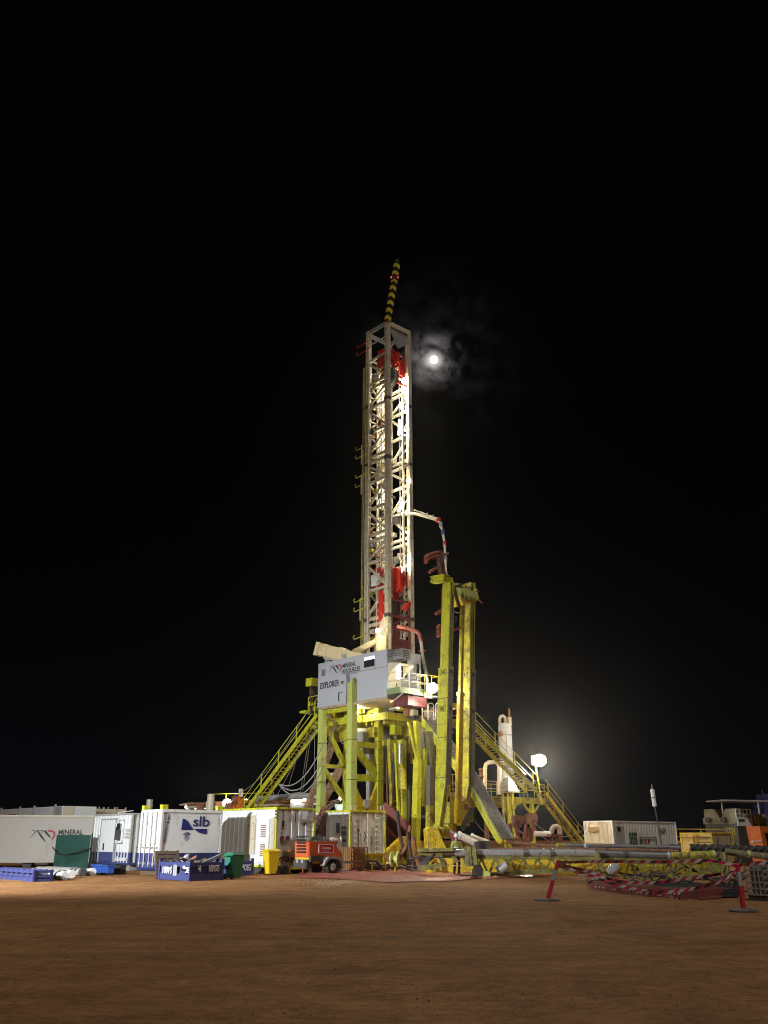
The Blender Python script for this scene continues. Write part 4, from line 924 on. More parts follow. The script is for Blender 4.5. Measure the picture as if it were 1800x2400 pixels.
# ================================================================== MAST
PM = W(909, 1519, 50); S = 2.40; MT = PM.z + rise(PM, 749); FM = flat(PM)
def M_(i, j, z): return FM + v * i + u * j + Z * z
ms = thing('drilling_mast', 'tall cream lattice drilling mast lit from within', 'drilling mast', M_(S / 2, S / 2, zd))
lg = .31
mz = lambda py: rise(FM, py)
for (i, j) in ((0, 0), (S, 0), (0, S), (S, S)):
    box_at(PM, i - (lg if i else 0), i + (0 if i else lg), j - (lg if j else 0), j + (0 if j else lg), zd, MT).build('mast_leg', GREY if (i, j) == (9, 9) else MASTW, ms)
for z in (mz(1072) + .12, mz(1440), mz(930)):
    for (i, j) in ((0, 0), (S - lg, 0), (0, S - lg)): box_at(PM, i - .03, i + lg + .03, j - .03, j + lg + .03, z - .12, z + .12).build('splice_collar', DGREY, ms)
pitch = (mz(1072) - mz(1260)) / 3
z = mz(1440); kk = 0; zs = [z + pitch * k for k in range(int((MT - 1.5 - z) / pitch) + 1)]
def brace(a, b, w=.15, name='brace', m=MASTW): return MB().bar(a, b, w * .7, w).build(name, m, ms)
near_, far_ = lg * .6, S - lg * .6
for k, z in enumerate(zs):
    for i in (.1, S - .1):
        brace(M_(i, near_, z), M_(i, far_, z), .2, 'strut')
        if k % 3 == 0: brace(M_(i, near_, z - .42), M_(i, far_, z - .42), .2, 'strut')
        if k < len(zs) - 1:
            z1 = zs[k + 1] - (.42 if (k + 1) % 3 == 0 else 0)
            lo_, hi_ = (far_, near_) if k % 2 == 0 else (near_, far_)
            brace(M_(i, lo_, z + .12), M_(i, hi_, z1 - .12), .17, 'diagonal')
    brace(M_(near_, S - .12, z + .3), M_(far_, S - .12, z + .3), .17, 'strut')
    if k < len(zs) - 1: a, b = (near_, far_) if k % 2 else (far_, near_); brace(M_(a, S - .12, z + .4), M_(b, S - .12, zs[k + 1] + .2), .15, 'diagonal')
z0m = zd + .2
# inside: guide rails, service pipes, ladder, drilling lines
for i, j in ((.42, .45), (S - .45, .5)): MB().bar(M_(i, j, z0m), M_(i, j, MT - 3), .10, .16).build('guide_rail', MASTW, ms)
for i, j, r in ((.5, 1.55, .09), (.85, 1.7, .06), (1.15, 1.75, .11), (1.5, 1.7, .05), (-.1, 1.9, .05), (.22, 1.35, .05)): MB().tube(M_(i, j, z0m), M_(i, j, MT - 2.5 - r * 9), r, 8).build('service_pipe', OFFWH, ms, smooth=True)
for i in (.62, .98): MB().bar(M_(i, 1.25, z0m), M_(i, 1.25, MT - 5), .05).build('ladder_rail', MASTW, ms)
for k in range(60): MB().bar(M_(.62, 1.25, z0m + .35 * k), M_(.98, 1.25, z0m + .35 * k), .04).build('ladder_rung', DGREY, ms)
for i, j in ((.75, .5), (.85, .5), (1.55, .45), (1.62, .45), (.62, .35)): MB().tube(M_(i, j, zd + 5), M_(i, j, MT - 3), .018, 6).build('drill_line', CABLE, ms)
for k in range(len(zs)):
    if k % 2: MB().box(M_(.3, 1.5, zs[k] - .3), v * 1.2, u * .05, Z * .22).build('pipe_clamp', MASTW, ms)
# strips tinted yellow to stand for the lit edges of the left leg
LITEDGE = paint('lit_edge_yellow', (.46, .40, .10), .5, .45)
for j in (S + .06, S + .2): MB().bar(M_(-.05, j, z0m + 1), M_(-.05, j, MT - 3), .035, .05).build('lit_edge_strip', LITEDGE, ms)
for k in range(26): MB().bar(M_(-.05, S + .06, z0m + 1.4 + k * .8), M_(-.05, S + .2, z0m + 1.4 + k * .8), .04).build('lit_edge_rung', YEL, ms)
random.seed(44)
for k in range(70):      # boxes, clamps and fittings bolted to the inside of the lattice
    z = random.uniform(z0m + 1, MT - 4); i, j = random.choice(((.15, random.uniform(.5, S - .5)), (random.uniform(.4, S - .4), S - .25), (S - .2, random.uniform(.5, S - .5))))
    MB().cbox(M_(i, j, z), v * random.uniform(.12, .4), u * random.uniform(.12, .4), Z * random.uniform(.1, .5)).build('bracket', [RUST, DGREY, MASTW, YELD, GREY][k % 5], ms)
for k, z in enumerate(zs[:-1]):   # light secondary ties and yellow access steps
    brace(M_(near_, S - .35, z + pitch * .5), M_(far_, S - .35, z + pitch * .55), .09, 'tie')
    for i in (.1, S - .1): brace(M_(i, near_ + .2, z + pitch * .48), M_(i, S * .5, z + pitch * .2), .08, 'tie', YELD if k % 2 else MASTW)
# crown
for (i0, i1, j0, j1) in ((0, S, -.02, .04), (0, S, S - .04, S + .02), (-.02, .04, 0, S), (S - .04, S + .02, 0, S)):
    pass
box_at(PM, .0, S, .02, .10, MT - .35, MT + .0).build('crown_beam', OFFWH, ms); box_at(PM, .02, .1, .0, S, MT - .35, MT).build('crown_beam', GREY, ms)
box_at(PM, .0, S, S - .1, S - .02, MT - .35, MT).build('crown_beam', GREY, ms); box_at(PM, S - .1, S - .02, 0, S, MT - .35, MT).build('crown_beam', GREY, ms)
MB().prism([M_(.28, .12, MT - .35), M_(S - .28, .12, MT - .35), M_(S - .28, .12, MT - 1.2), M_(S * .5, .12, MT - 1.9), M_(S * .42, .12, MT - 1.7)], u * .06).build('crown_plate', GREY, ms)
MB().box(M_(.05, .3, MT - 1.3), v * .06, u * 1.5, Z * .08).build('crown_rail', GREY, ms)
cr = [(mz(808), mz(850))]
MB().box(M_(.1, .45, mz(850)), v * .1, u * .75, Z * (mz(808) - mz(850))).build('crown_block', RED, ms)
MB().prism([M_(.35, .35, mz(812)), M_(1.1, .35, mz(812)), M_(1.0, .35, mz(842)), M_(.35, .35, mz(830))], u * .15).build('crown_block', RED, ms)
MB().prism([M_(S - .75, .3, mz(822)), M_(S - .3, .3, mz(812)), M_(S - .3, .3, mz(850)), M_(S - .6, .3, mz(868))], u * .15).build('crown_block', RED, ms)
for k in range(7): MB().cbox(M_(.45 + .22 * k, .32, mz(832) + .5 * math.sin(k * 2.1)), v * .16, u * .2, Z * (.5 + .3 * (k % 3))).build('crown_block', RED, ms)
for i in (.3, .8, 1.3): MB().bar(M_(i, .3, mz(806)), M_(i + .45, .3, mz(815)), .09, .12).build('crown_stay', RED, ms)
for k, i in enumerate((.42, .62, .82)):
    c = M_(i, .55, mz(872)); MB().lathe(c, [(.42, 0), (.75, .0), (.68, .06), (.75, .12), (.42, .12)], 22, v).build('sheave', DGREY if k != 1 else STEEL, ms, smooth=True)
brace(M_(.5, .2, mz(882)), M_(S - .2, .2, mz(882)), .14, 'strut', RED)
# hooks on the outside left
for py in (1053, 1073, 1118, 1140, 1410, 1432, 1497, 812, 830):
    z = rise(M_(0, S, 0), py); a = M_(-.1, S - .6, z + .25); b = M_(-.3, S + .55, z)
    MB().path([a, b, b + u * .12 + Z * .06, b + u * .14 + Z * .2, b + u * .04 + Z * .26], .03, 5).build('hook', YEL if py > 900 else RED, ms)
for py in (1050, 1120, 1412): z = rise(M_(0, S, 0), py); box_at(PM, -.12, -.02, S + .2, S + .3, z - 1.2, z + .3).build('hook_post', OFFWH, ms)
# bottom gusset and bright brackets
MB().prism([M_(-.04, lg, mz(1440)), M_(-.04, lg, zd + .1), M_(-.04, lg + 1.0, zd + .1), M_(-.04, lg + 1.0, mz(1490)), M_(-.04, lg + .25, mz(1450))], v * .05).build('gusset', OFFWH, ms)
# ---------------- travelling block and top drive inside the mast
td = thing('top_drive', 'red top drive and travelling block hanging inside the lower mast', 'top drive', M_(1.05, 1.0, mz(1520)))
c = M_(1.18, .55, mz(1350))
for k in (-.2, .14): MB().lathe(c + v * k, [(.2, 0), (.86, 0), (.9, .05), (.86, .1), (.2, .1)], 24, v + u * -.0).build('sheave', RED, td, smooth=True)
MB().prism([c + Z * .95 - v * .3 - u * .05, c + Z * .95 + v * .45 - u * .05, c - Z * 1.3 + v * .3 - u * .05, c - Z * 1.3 - v * .15 - u * .05], u * .12).build('block_plate', RED, td)
for a in range(6):
    q = c - u * .62 + (v * math.cos(a * 1.05) + Z * math.sin(a * 1.05)) * .5
MB().lathe(c - u * .55, [(.25, 0), (.85, 0), (.88, .06), (.8, .12), (.25, .12)], 24, (u * -.6 + v * .5).normalized()).build('sheave', RED, td, smooth=True)
MB().box(M_(.2, 1.0, mz(1370)), v * .4, u * .6, Z * (mz(1320) - mz(1370))).build('block_guard', RED, td)
MB().box(M_(.12, 1.0, mz(1362)), v * .05, u * .8, Z * .8).build('placard', WPRINT, td)
zt1, zb1 = mz(1400), mz(1520)
for i in (.30, S - .38): MB().bar(M_(i, .1, zb1), M_(i, .1, zt1), .13, .13).build('dolly_frame', MAROON, td)
for f_ in (0, .33, .58, .80, 1): MB().bar(M_(.3, .1, zt1 + (zb1 - zt1) * f_), M_(S - .38, .1, zt1 + (zb1 - zt1) * f_), .1, .13).build('dolly_frame', MAROON, td)
MB().bar(M_(.3, .12, zt1 + (zb1 - zt1) * .55), M_(S - .4, .12, zt1 + (zb1 - zt1) * .25), .1, .1).build('dolly_brace', MAROON, td)
MB().box(M_(.3, .15, zb1), v * (S - .7), u * .06, Z * (mz(1490) - zb1)).build('guard_mesh', MAROON, td)
MB().box(M_(.3, .9, zb1), v * (S - .7), u * .9, Z * (zt1 - zb1)).build('motor_housing', MAROON, td)
for k in (0, 1): c = M_(.8 + .6 * k, .75, mz(1430)); MB().tube(c, c + Z * 1.0, .28, 14).build('motor', DGREY, td, smooth=True)
c = M_(1.5, .3, mz(1508)); MB().tube(c, c + Z * .55, .13, 12).build('filter', WHITE, td, smooth=True)
MB().box(M_(-.02, .5, mz(1462)), v * .2, u * .4, Z * (mz(1380) - mz(1462))).build('side_frame', RED, td)
for py in (1400, 1405): c = M_(S - .3, .1, mz(py)); MB().tube(c, c - v * .6 - Z * .4, .12, 8).build('hydraulic_ram', RED, td)
# ---------------- gin pole at the top
a = M_(.12, .1, MT); b = a + Z * (rise(a, 616)); e = reach(b, X, 931); b = b + X * e
t = thing('gin_pole', 'black and yellow striped pole standing on top of the mast', 'pole', a)
MB().bar(a, b, .35, .35, up=u).build('pole', POLE, t)
c = a.lerp(b, .72); MB().bar(c - Z * .12, c + Z * .28, .42, .42, up=u).build('collar', MAROON, t)
for s in (-.22, .22): MB().ball(c + X * s - u * .0 + Z * .1, .09).build('beacon', emit('beacon_red', (1, .15, .1), 1.0), t)
MB().bar(b, b + Z * .3, .22, .22, up=u).build('tip', DGREY, t)
# ---------------- mud hose arm
a = W(971, 1203, 51); b = W(1027, 1219, 49.5)
t = thing('mud_hose', 'pale pipe arm with hanging mud hose on the right of the mast', 'hose arm', a)
MB().tube(a, b, .11, 10).build('arm', OFFWH, t, smooth=True); MB().tube(a + Z * .25, b + Z * .1, .04, 6).build('arm_stay', OFFWH, t)
MB().tube(W(950, 1207, 51.5), a, .1, 8).build('arm', OFFWH, t)
MB().ball(b, .2).build('joint', RED, t)
for k in range(3): c = a.lerp(b, .3 + .25 * k); MB().tube(c - Z * .1, c + Z * .3, .05, 6).build('clamp', GAL, t)
hp = [W(1027, 1219, 49.5), W(1033, 1230, 49.3), W(1038, 1248, 49.2), W(1042, 1275, 49), W(1044, 1310, 48.5), W(1045, 1340, 48), W(1053, 1368, 47.5)]
MB().path(hp, .075, 8).build('hose', OFFWH, t, smooth=True)
for k, m in ((1, GAL), (2, BLUE), (3, RED), (4, GAL)): MB().path([hp[k] + Z * .18, hp[k] - Z * .18], .12, 8).build('coupling', m, t, smooth=True)
# kelly hose lower: red elbow pipe
t = thing('standpipe_hose', 'rusty red gooseneck pipe and hose beside the red top drive', 'hose', W(940, 1468, 49.2))
MB().path([W(932, 1468, 49.4), W(960, 1474, 49.1), W(978, 1481, 48.9), W(984, 1488, 48.8), W(987, 1505, 48.6)], .13, 8).build('gooseneck', DRED, t, smooth=True)
MB().path([W(987, 1505, 48.6), W(991, 1540, 48), W(997, 1570, 47.6), W(1003, 1605, 47.2)], .1, 8).build('hose', MUDPIPE if 0 else GAL, t, smooth=True)
for y in (1525,): MB().path([W(982, y, 48.3), W(990, y + 2, 48.2), W(998, y - 1, 48.3)], .05, 6).build('clamp', RED, t)
# white pipe arm boom left of the mast (catwalk gripper lying on cabin roof)
a = W(748, 1522, 50); b = W(880, 1550, 48.3)
t = thing('roof_boom', 'bright cream box boom lying across the cabin roof, left of the mast', 'boom', a)
MB().bar(a, a.lerp(b, .5), .5, .72).build('boom_section', BOOM, t); MB().bar(a.lerp(b, .42), b, .44, .6).build('boom_section', BOOM, t)
MB().bar(a - (b - a).normalized() * .15, a + (b - a).normalized() * .12, .62, .86).build('boom_head', BOOM, t)
for f_ in (.14, .42): c = a.lerp(b, f_); MB().bar(c - (b - a).normalized() * .12, c + (b - a).normalized() * .12, .58, .8).build('collar', BOOM, t)
for s in (.16, -.12): MB().bar(a.lerp(b, .06) - u * .28 + Z * s, a.lerp(b, .4) - u * .28 + Z * s, .04, .1).build('slot', RUST, t)
MB().bar(a.lerp(b, .1) - Z * .45, a.lerp(b, .45) - Z * .42, .2, .16).build('lower_rod', MASTW, t)
for f_ in (.18, .55): c = a.lerp(b, f_); MB().tube(Vector((c.x, c.y, ZT)), c, .07, 8).build('support', GREY, t)
a = W(828, 1530, 50.5); b = W(890, 1500, 50); MB().bar(a, b, .3, .34).build('strut', BOOM, t)
MB().bar(W(893, 1490, 49.7), W(893, 1530, 49.7), .5, .4, up=u).build('bracket', BOOM, t)
# small fittings on the cabin roof
for px, lb in ((755, 'small white floodlight on the left corner of the cabin roof'), (797, 'round grey vent on the cabin roof')):
    c = cface(px, 1560); c = L(.3, reach(PC, u, px), ZT + .06); t = thing('roof_fitting', lb, 'roof fitting', c)
    MB().tube(c, c + Z * .12, .05, 8).build('stem', GREY, t); MB().ball(c + Z * .2, .16).build('head', GREY, t)

# ================================================================== LAMPS (seen lit, with fill lamps added)
def tube_lamp(p0, p1, lab, w=.09, mat=None):
    t = thing('strip_lamp', lab, 'lamp', p0, 'strip lamps on the rig')
    MB().bar(p0 + (p1 - p0) * -.05 + u * .1, p1 + (p1 - p0) * .05 + u * .1, w * 1.3, .06, up=u).build('housing', GAL, t)
    MB().tube(p0, p1, w, 8).build('tube', mat or TUBE, t)
def flood_lamp(P, r, lab, down=.0, mat=None, post_to=None, beam=None):
    t = thing('flood_lamp', lab, 'lamp', P, 'floodlamps on the rig')
    MB().box(P - v * r * .9 + u * r * .85 - Z * r * .7, v * r * 1.8, u * .12, Z * r * 1.4).build('housing', DGREY, t)
    MB().ball(P, r, 14, .92).build('lens', mat or FLOOD, t, smooth=True)
    if beam:      # the directional part of the lamp's own light
        bd = bpy.data.lights.new('flood_beam', 'SPOT'); bo = bpy.data.objects.new('flood_beam', bd); col.objects.link(bo)
        bd.energy = beam[1]; bd.spot_size = R(beam[2]); bd.spot_blend = .8; bd.shadow_soft_size = r * .6; bd.color = (1, .88, .70)
        q = P + (Vector(beam[0]) - P).normalized() * r * 1.25; bo.location = q; bo.rotation_euler = (Vector(beam[0]) - P).to_track_quat('-Z', 'Y').to_euler()
    if post_to is not None: MB().tube(post_to, P - Z * r * .9 + u * r * .9, .05, 8).build('post', YELG, t)
tube_lamp(W(946, 914, 51.4), W(947, 887, 51.4), 'vertical strip lamp high in the mast just under the sheaves')
flood_lamp(W(941, 952, 51.3), .16, 'star bright floodlamp in the upper mast below the top strip lamp', mat=LAMPW)
tube_lamp(W(936, 1018, 51.4), W(937, 985, 51.4), 'vertical strip lamp in the mast below the upper floodlamp')
flood_lamp(W(957, 1126, 51.2), .12, 'small floodlamp on the right mast leg halfway up', mat=LAMPW)
tube_lamp(W(934, 1198, 51.4), W(944, 1178, 51.4), 'slanting strip lamp in the mast near the hose arm')
tube_lamp(W(958, 1337, 51.2), W(958, 1303, 51.2), 'vertical strip lamp beside the red travelling block')
for k, py in enumerate((930, 1040, 1150, 1250)):  # lamps added out of sight to brighten the inner lattice faces
    c = M_(.98, .98, mz(py)); tube_lamp(c, c + Z * .9, 'added hidden strip lamp inside the mast behind the near leg, ' + ['highest of four', 'second of four from the top', 'third of four from the top', 'lowest of four'][k])
c = M_(1.25, 1.25, mz(880)); tube_lamp(c, c + Z * .7, 'added strip lamp under the red crown block at the very top of the mast')  # lamp added to brighten the red crown
c = M_(.3, 1.2, zd + 2.5); tube_lamp(c, c + Z * .9, 'strip lamp at the foot of the mast above the cabin roof', mat=emit('tube_strong', (1, .88, .66), 170))
tube_lamp(cend(920, 1593, .55), cend(920, 1564, .55), 'tall strip lamp under the awning at the cabin door', w=.11, mat=emit('tube_awning', (1, .90, .68), 22))
flood_lamp(W(1014, 1612, 45.9), .30, 'dazzling floodlamp at the right end of the cabin balcony', mat=emit('flood_cabin', (1, .93, .78), 110), beam=((.6, 46, 0), 2900, 130))
P = W(1052, 1779, 56); flood_lamp(P, .26, 'warm floodlamp behind the inclined yellow ramp', mat=emit('flood_warm', (1, .80, .5), 260), post_to=P - Z * 2.4)
P = W(1265, 1782, 57); flood_lamp(P, .44, 'brightest floodlamp on the post above the right stair landing', mat=emit('flood_big', (1, .88, .68), 260), post_to=P - Z * 3.0, beam=((11, 54, 0), 3200, 125))
flood_lamp(W(886, 1478, 48.7), .13, 'glaring lamp at the mast foot lighting the cream roof boom', mat=emit('flood_boom', (1, .86, .58), 480))
# lamps under the drill floor
flood_lamp(W(905, 1700, 52.5), .16, 'floodlamp under the drill floor behind the yellow girders', mat=emit('flood_under', (1, .84, .55), 260))
flood_lamp(W(985, 1925, 52), .14, 'floodlamp low down behind the yellow columns', mat=emit('flood_under2', (1, .80, .5), 70))
flood_lamp(W(868, 1655, 51), .13, 'small lamp on the drill floor behind the cabin', mat=emit('flood_floor', (1, .88, .62), 380))
flood_lamp(L(1.25, .45, ZB - .42), .10, 'added small lamp hung under the near end of the cabin', mat=emit('flood_hung_fill', (1, .86, .56), 330))  # this lamp and the next are added to brighten the floor edge beams
flood_lamp(L(1.25, 4.2, ZB - .42), .10, 'added small lamp hung under the far end of the cabin', mat=emit('flood_hung_fill', (1, .86, .56), 330))
# festoon lamps over the tanks, left
MUSH = [(703, 1866, 58, 'twin lamp under a round white canopy behind the generator container'), (450, 1889, 63, 'unlit looking canopy lamp post behind the white and navy container')]
for px, py, Y, lb in MUSH:
    P = W(px, py, Y); t = thing('canopy_lamp', lb, 'lamp', flat(P), 'lamp posts over the mud tanks')
    MB().lathe(P, [(.25, .25), (.95, .12), (1.0, .04), (.9, .02), (.2, .08)], 16).build('canopy', OFFWH, t, smooth=True)
    for s in (-.25, .25): MB().tube(flat(P) + X * s, P + X * s + Z * .05, .07, 8).build('post', WHITE, t)
    for s in (-.35, .35): MB().ball(P + X * s - Z * .08 - Y_ * .25, .15).build('bulb', emit('canopy_bulb' + ('' if px > 600 else '_dim'), (1, .95, .85), 70 if px > 600 else 4), t)
for px, py, Y, r, lb in ((533, 1880, 60, .24, 'bright lamp on the tank rail just left of the stair foot'), (577, 1880, 60, .22, 'bright lamp on the tank rail under the left stair handrail'), (604, 1872, 62, .16, 'lamp seen through the left stair foot'), (727, 1875, 60, .12, 'small lamp beside the A-frame foot'), (801, 1871, 56, .16, 'small lamp left of the tall yellow pylon'), (480, 1889, 66, .2, 'dim lamp behind the white and navy container roof')):
    P = W(px, py, Y); flood_lamp(P, r, lb, mat=emit('rail_lamp', (1, .90, .72), 120), post_to=flat(P) + u * .3)

# ================================================================== STAIRS, PLATFORMS
def stair(label, A, B, side, width, nt, rail_sides=(0, 1), mat=YEL, group='yellow stairways', near_label=None):
    t = thing('stairway', label, 'stairs', B, group)
    d = (B - A)
    for s in (0, 1): MB().bar(A + side * width * s, B + side * width * s, .07, .28).build('stringer', mat, t)
    for k in range(nt):
        c = A + d * ((k + .5) / nt); run = Vector((d.x, d.y, 0)).normalized()
        MB().box(c - run * .13 + side * .04 - Z * .02, run * .26, side * (width - .08), Z * .035).build('tread', YELD, t)
    n = max(2, int(d.length / 2.2))
    for s in rail_sides:
        o = side * width * s
        for hgt in (.55, 1.05): MB().tube(A + o + Z * hgt, B + o + Z * hgt, .026, 6).build('handrail', mat, t)
        for k in range(n + 1): c = A.lerp(B, (k + .15) / (n + .3)) + o; MB().bar(c, c + Z * 1.05, .07, .05).build('handrail_post', mat, t)
    return t
A = W(744, 1675, 50.8); run = reach(A, u, 591); Bz = A + u * run; Bz.z += rise(Bz, 1892)
B = A + (Bz - A) * ((A.z - .25) / (A.z - Bz.z))
stair('long yellow stairway descending on the left from the drill floor', A, B, v, .85, 42)
LS_A = A
A = W(1108, 1700, 51.5); run = reach(A, v, 1250); B = A + v * run; B.z += rise(B, 1853)
stair('upper right yellow stairway from the drill floor down to the landing', A, B, u, .85, 26)
PL = B
A2 = W(1280, 1860, PL.y + 1.2); run = reach(A2, v, 1362); B2 = A2 + v * run; B2.z += rise(B2, 1978)
B2 = A2 + (B2 - A2) * ((A2.z - .15) / (A2.z - B2.z))
stair('lower right yellow stairway from the landing to the ground', A2, B2, u, .85, 22, mat=YELG)
def railing(t, pts, h=1.05, sp=1.1, mat=YEL):
    for a, b in zip(pts[:-1], pts[1:]):
        for zz in (h * .5, h): MB().tube(a + Z * zz, b + Z * zz, .025, 6).build('rail', mat, t)
        n = max(1, round((b - a).length / sp))
        for k in range(n + 1): c = a.lerp(b, k / n); MB().tube(c, c + Z * h, .025, 6).build('rail_post', mat, t)
# right platform with landing
PF = W(1215, 1868, PL.y - .6); zp = PF.z
t = thing('stair_platform', 'rusty yellow platform and landing on legs between the right stairways', 'platform', flat(PF))
def Q(i, j, z): return flat(PF) + v * i + u * j + Z * z
i1 = reach(PF, v, 1283); i0 = reach(PF, v, 1120)
MB().box(Q(i0, .2, zp - .08), v * (i1 - i0), u * 2.6, Z * .08).build('floor', YELD, t)
for j in (.2, 2.75): MB().bar(Q(i0, j, zp - .26), Q(i1, j, zp - .26), .12, .34).build('edge_beam', YELD, t)
MB().bar(Q(i0, 1.4, zp - .5), Q(0, 1.4, zp - .5), .3, .5).build('girder', YELD, t)
lg1 = reach(PF, v, 1199); lg2 = reach(PF, v, 1252)
for i in (lg1, lg2):
    for j in (.3, 2.6): MB().bar(Q(i, j, 0), Q(i, j, zp - .4), .26, .26, up=u).build('leg', YEL if j < 1 else RUST, t)
    for s in (-1, 1): MB().bar(Q(i, .3, zp - 1.3), Q(i + s * 1.0, .3, zp - .4), .13, .16).build('knee_brace', YELD, t)
MB().bar(Q(lg1, .3, zp - 1.45), Q(lg2, .3, zp - 1.45), .16, .2).build('tie_beam', YELD, t)
MB().bar(Q(lg1 + .3, .5, zp - 2.4), Q(lg2 + .6, .5, zp - 4.2), .13, .18).build('brace', RUST, t)
railing(t, [Q(i0, .25, zp), Q(lg1 - .2, .25, zp)], mat=OFFWH); railing(t, [Q(lg1 + .5, .25, zp), Q(i1, .25, zp)])
railing(t, [Q(i1, .25, zp), Q(i1, 1.0, zp)]); railing(t, [Q(i0, 2.75, zp), Q(i1, 2.75, zp), Q(i1, 2.0, zp)])
# white vessel
P = W(1190, 1860, 60); c = flat(P); r = .98 * .5
wv = 18 / (FPX / (60 * math.cos(PITCH) + 6 * math.sin(PITCH))); zt = rise(c, 1697)
c = c
t = thing('separator_vessel', 'tall white cylindrical vessel with a rust coloured vent pipe behind the right stairway', 'vessel', c)
z_ = lambda py: rise(c, py)
MB().lathe(c, [(wv, z_(1858)), (wv, zt - .25), (wv * .93, zt - .08), (wv * .7, zt + .05), (.05, zt + .1)], 24).build('shell', WHITE, t, smooth=True)
for zz in (z_(1725), z_(1790)): MB().lathe(c, [(wv + .01, zz), (wv + .02, zz + .05), (wv + .01, zz + .1)], 24).build('band', GAL, t)
tp = c + Z * zt
mb = MB(); mb.path([tp - X * .35 + Z * 0, tp - X * .35 + Z * .35, tp - X * .28 + Z * .55, tp - X * .1 + Z * .62, tp + X * .05 + Z * .5, tp + X * .08 + Z * .05], .12, 8); mb.build('top_elbow', OFFWH, t, smooth=True)
MB().tube(tp + X * .38, tp + X * .38 + Z * (rise(tp, 1661)), .09, 8).build('vent_pipe', RUST, t); MB().tube(tp + X * .38 - Z * .1, tp + X * .38 + Z * .5, .16, 8).build('vent_flange', OFFWH, t)
q = c - Y_ * wv + Z * z_(1722) - X * .4; MB().lathe(q, [(.05, -.1), (.2, -.05), (.2, .08), (.1, .12)], 12, -Y_).build('valve', RUST, t)
MB().tube(c - Y_ * (wv + .08) + Z * z_(1715), c - Y_ * (wv + .08) + Z * z_(1800), .035, 6).build('level_pipe', GAL, t)
for k in (-1, 0, 1): MB().tube(c + X * k * wv * .7, c + X * k * wv * .7 + Z * z_(1857), .1, 8).build('support', YELD, t)
# white pipe loop and mud cleaner around it
t = thing('pipe_loop', 'cream pipe loop with elbows in front of the white vessel', 'pipework', flat(W(1150, 1870, 57)))
MB().path([W(1136, 1860, 57), W(1137, 1800, 57), W(1139, 1791, 57), W(1145, 1787, 57), W(1160, 1786, 57.2), W(1166, 1789, 57.2), W(1170, 1797, 57.2), W(1170, 1862, 57.2)], .14, 10).build('loop', WARMW, t, smooth=True)
t = thing('valve_stack', 'rusty valve stack with handles left of the cream pipe loop', 'valve', W(1127, 1850, 56.5))
MB().tube(W(1127, 1852, 56.5), W(1127, 1800, 56.5), .1, 8).build('stem', RUST, t)
for y in (1805, 1820, 1838): c = W(1127, y, 56.4); MB().tube(c - X * .18, c + X * .18, .1, 8).build('body', RUST, t)
t = thing('hopper', 'pale pyramidal hopper on the platform under the right stairway', 'hopper', W(1192, 1855, 57.3))
q = W(1192, 1856, 57.3); MB().add([q + v * a * .6 + u * b * .5 for a, b in ((-1, -1), (1, -1), (1, 1), (-1, 1))] + [q + Z * .95 + v * a * .2 + u * b * .2 for a, b in ((-1, -1), (1, -1), (1, 1), (-1, 1))], [(0, 3, 2, 1), (4, 5, 6, 7), (0, 1, 5, 4), (1, 2, 6, 5), (2, 3, 7, 6), (3, 0, 4, 7)]).build('cone', GREY, t)
MB().bar(W(1178, 1848, 57.0), W(1188, 1841, 57.0), .1, .1).build('lid', GREY, t)
# goose neck pipes and hand wheels by the ground
t = thing('mud_manifold', 'rusty pump block with pipes and hand wheels below the platform', 'manifold', flat(W(1225, 1990, 53)))
c = W(1222, 1950, 53)
for k in range(9):
    q = c + X * random.uniform(-1.1, 1.0) + Z * random.uniform(-.6, 1.0) + Y_ * random.uniform(-.3, .5); MB().cbox(q, X * random.uniform(.4, .9), Y_ * .6, Z * random.uniform(.3, .6)).build('pump_body', RUST, t, bevel=.05)
for k in range(4): q = c + X * (-.8 + .5 * k) - Y_ * .6 + Z * (-.3 + .2 * (k % 2)); MB().tube(q, q + Z * .8, .12, 10).build('plunger', MAROON, t, smooth=True)
def handwheel(q, r, ax, m, t):
    mb = MB(); x = ax.cross(Z).normalized(); mb.path([q + (x * math.cos(a * math.pi / 8) + Z * math.sin(a * math.pi / 8)) * r for a in range(17)], .035, 5)
    for a in range(3): mb.bar(q - (x * math.cos(a * 1.05) + Z * math.sin(a * 1.05)) * r, q + (x * math.cos(a * 1.05) + Z * math.sin(a * 1.05)) * r, .03)
    mb.build('handwheel', m, t)
handwheel(W(1215, 1962, 52.3), .38, Y_, RUST, t)
t = thing('gooseneck_pipe', 'cream gooseneck pipe with two hand wheels right of the platform legs', 'pipework', flat(W(1300, 1985, 52)))
MB().path([W(1252, 1954, 52), W(1289, 1955, 52), W(1293, 1950, 52), W(1294, 1944, 52), W(1298, 1938, 52), W(1304, 1937, 52), W(1310, 1940, 52), W(1312, 1948, 52), W(1312, 1960, 52)], .16, 10).build('pipe', WARMW, t, smooth=True)
MB().lathe(W(1312, 1980, 52), [(.2, 0), (.2, .2), (.13, .2), (.13, .5), (.2, .5), (.2, .62)], 12).build('valve_body', RUST, t)
handwheel(W(1292, 1967, 51.6), .33, Y_, MAROON, t); handwheel(W(1307, 1973, 51.4), .42, (Y_ - X * .5).normalized(), RUST, t)
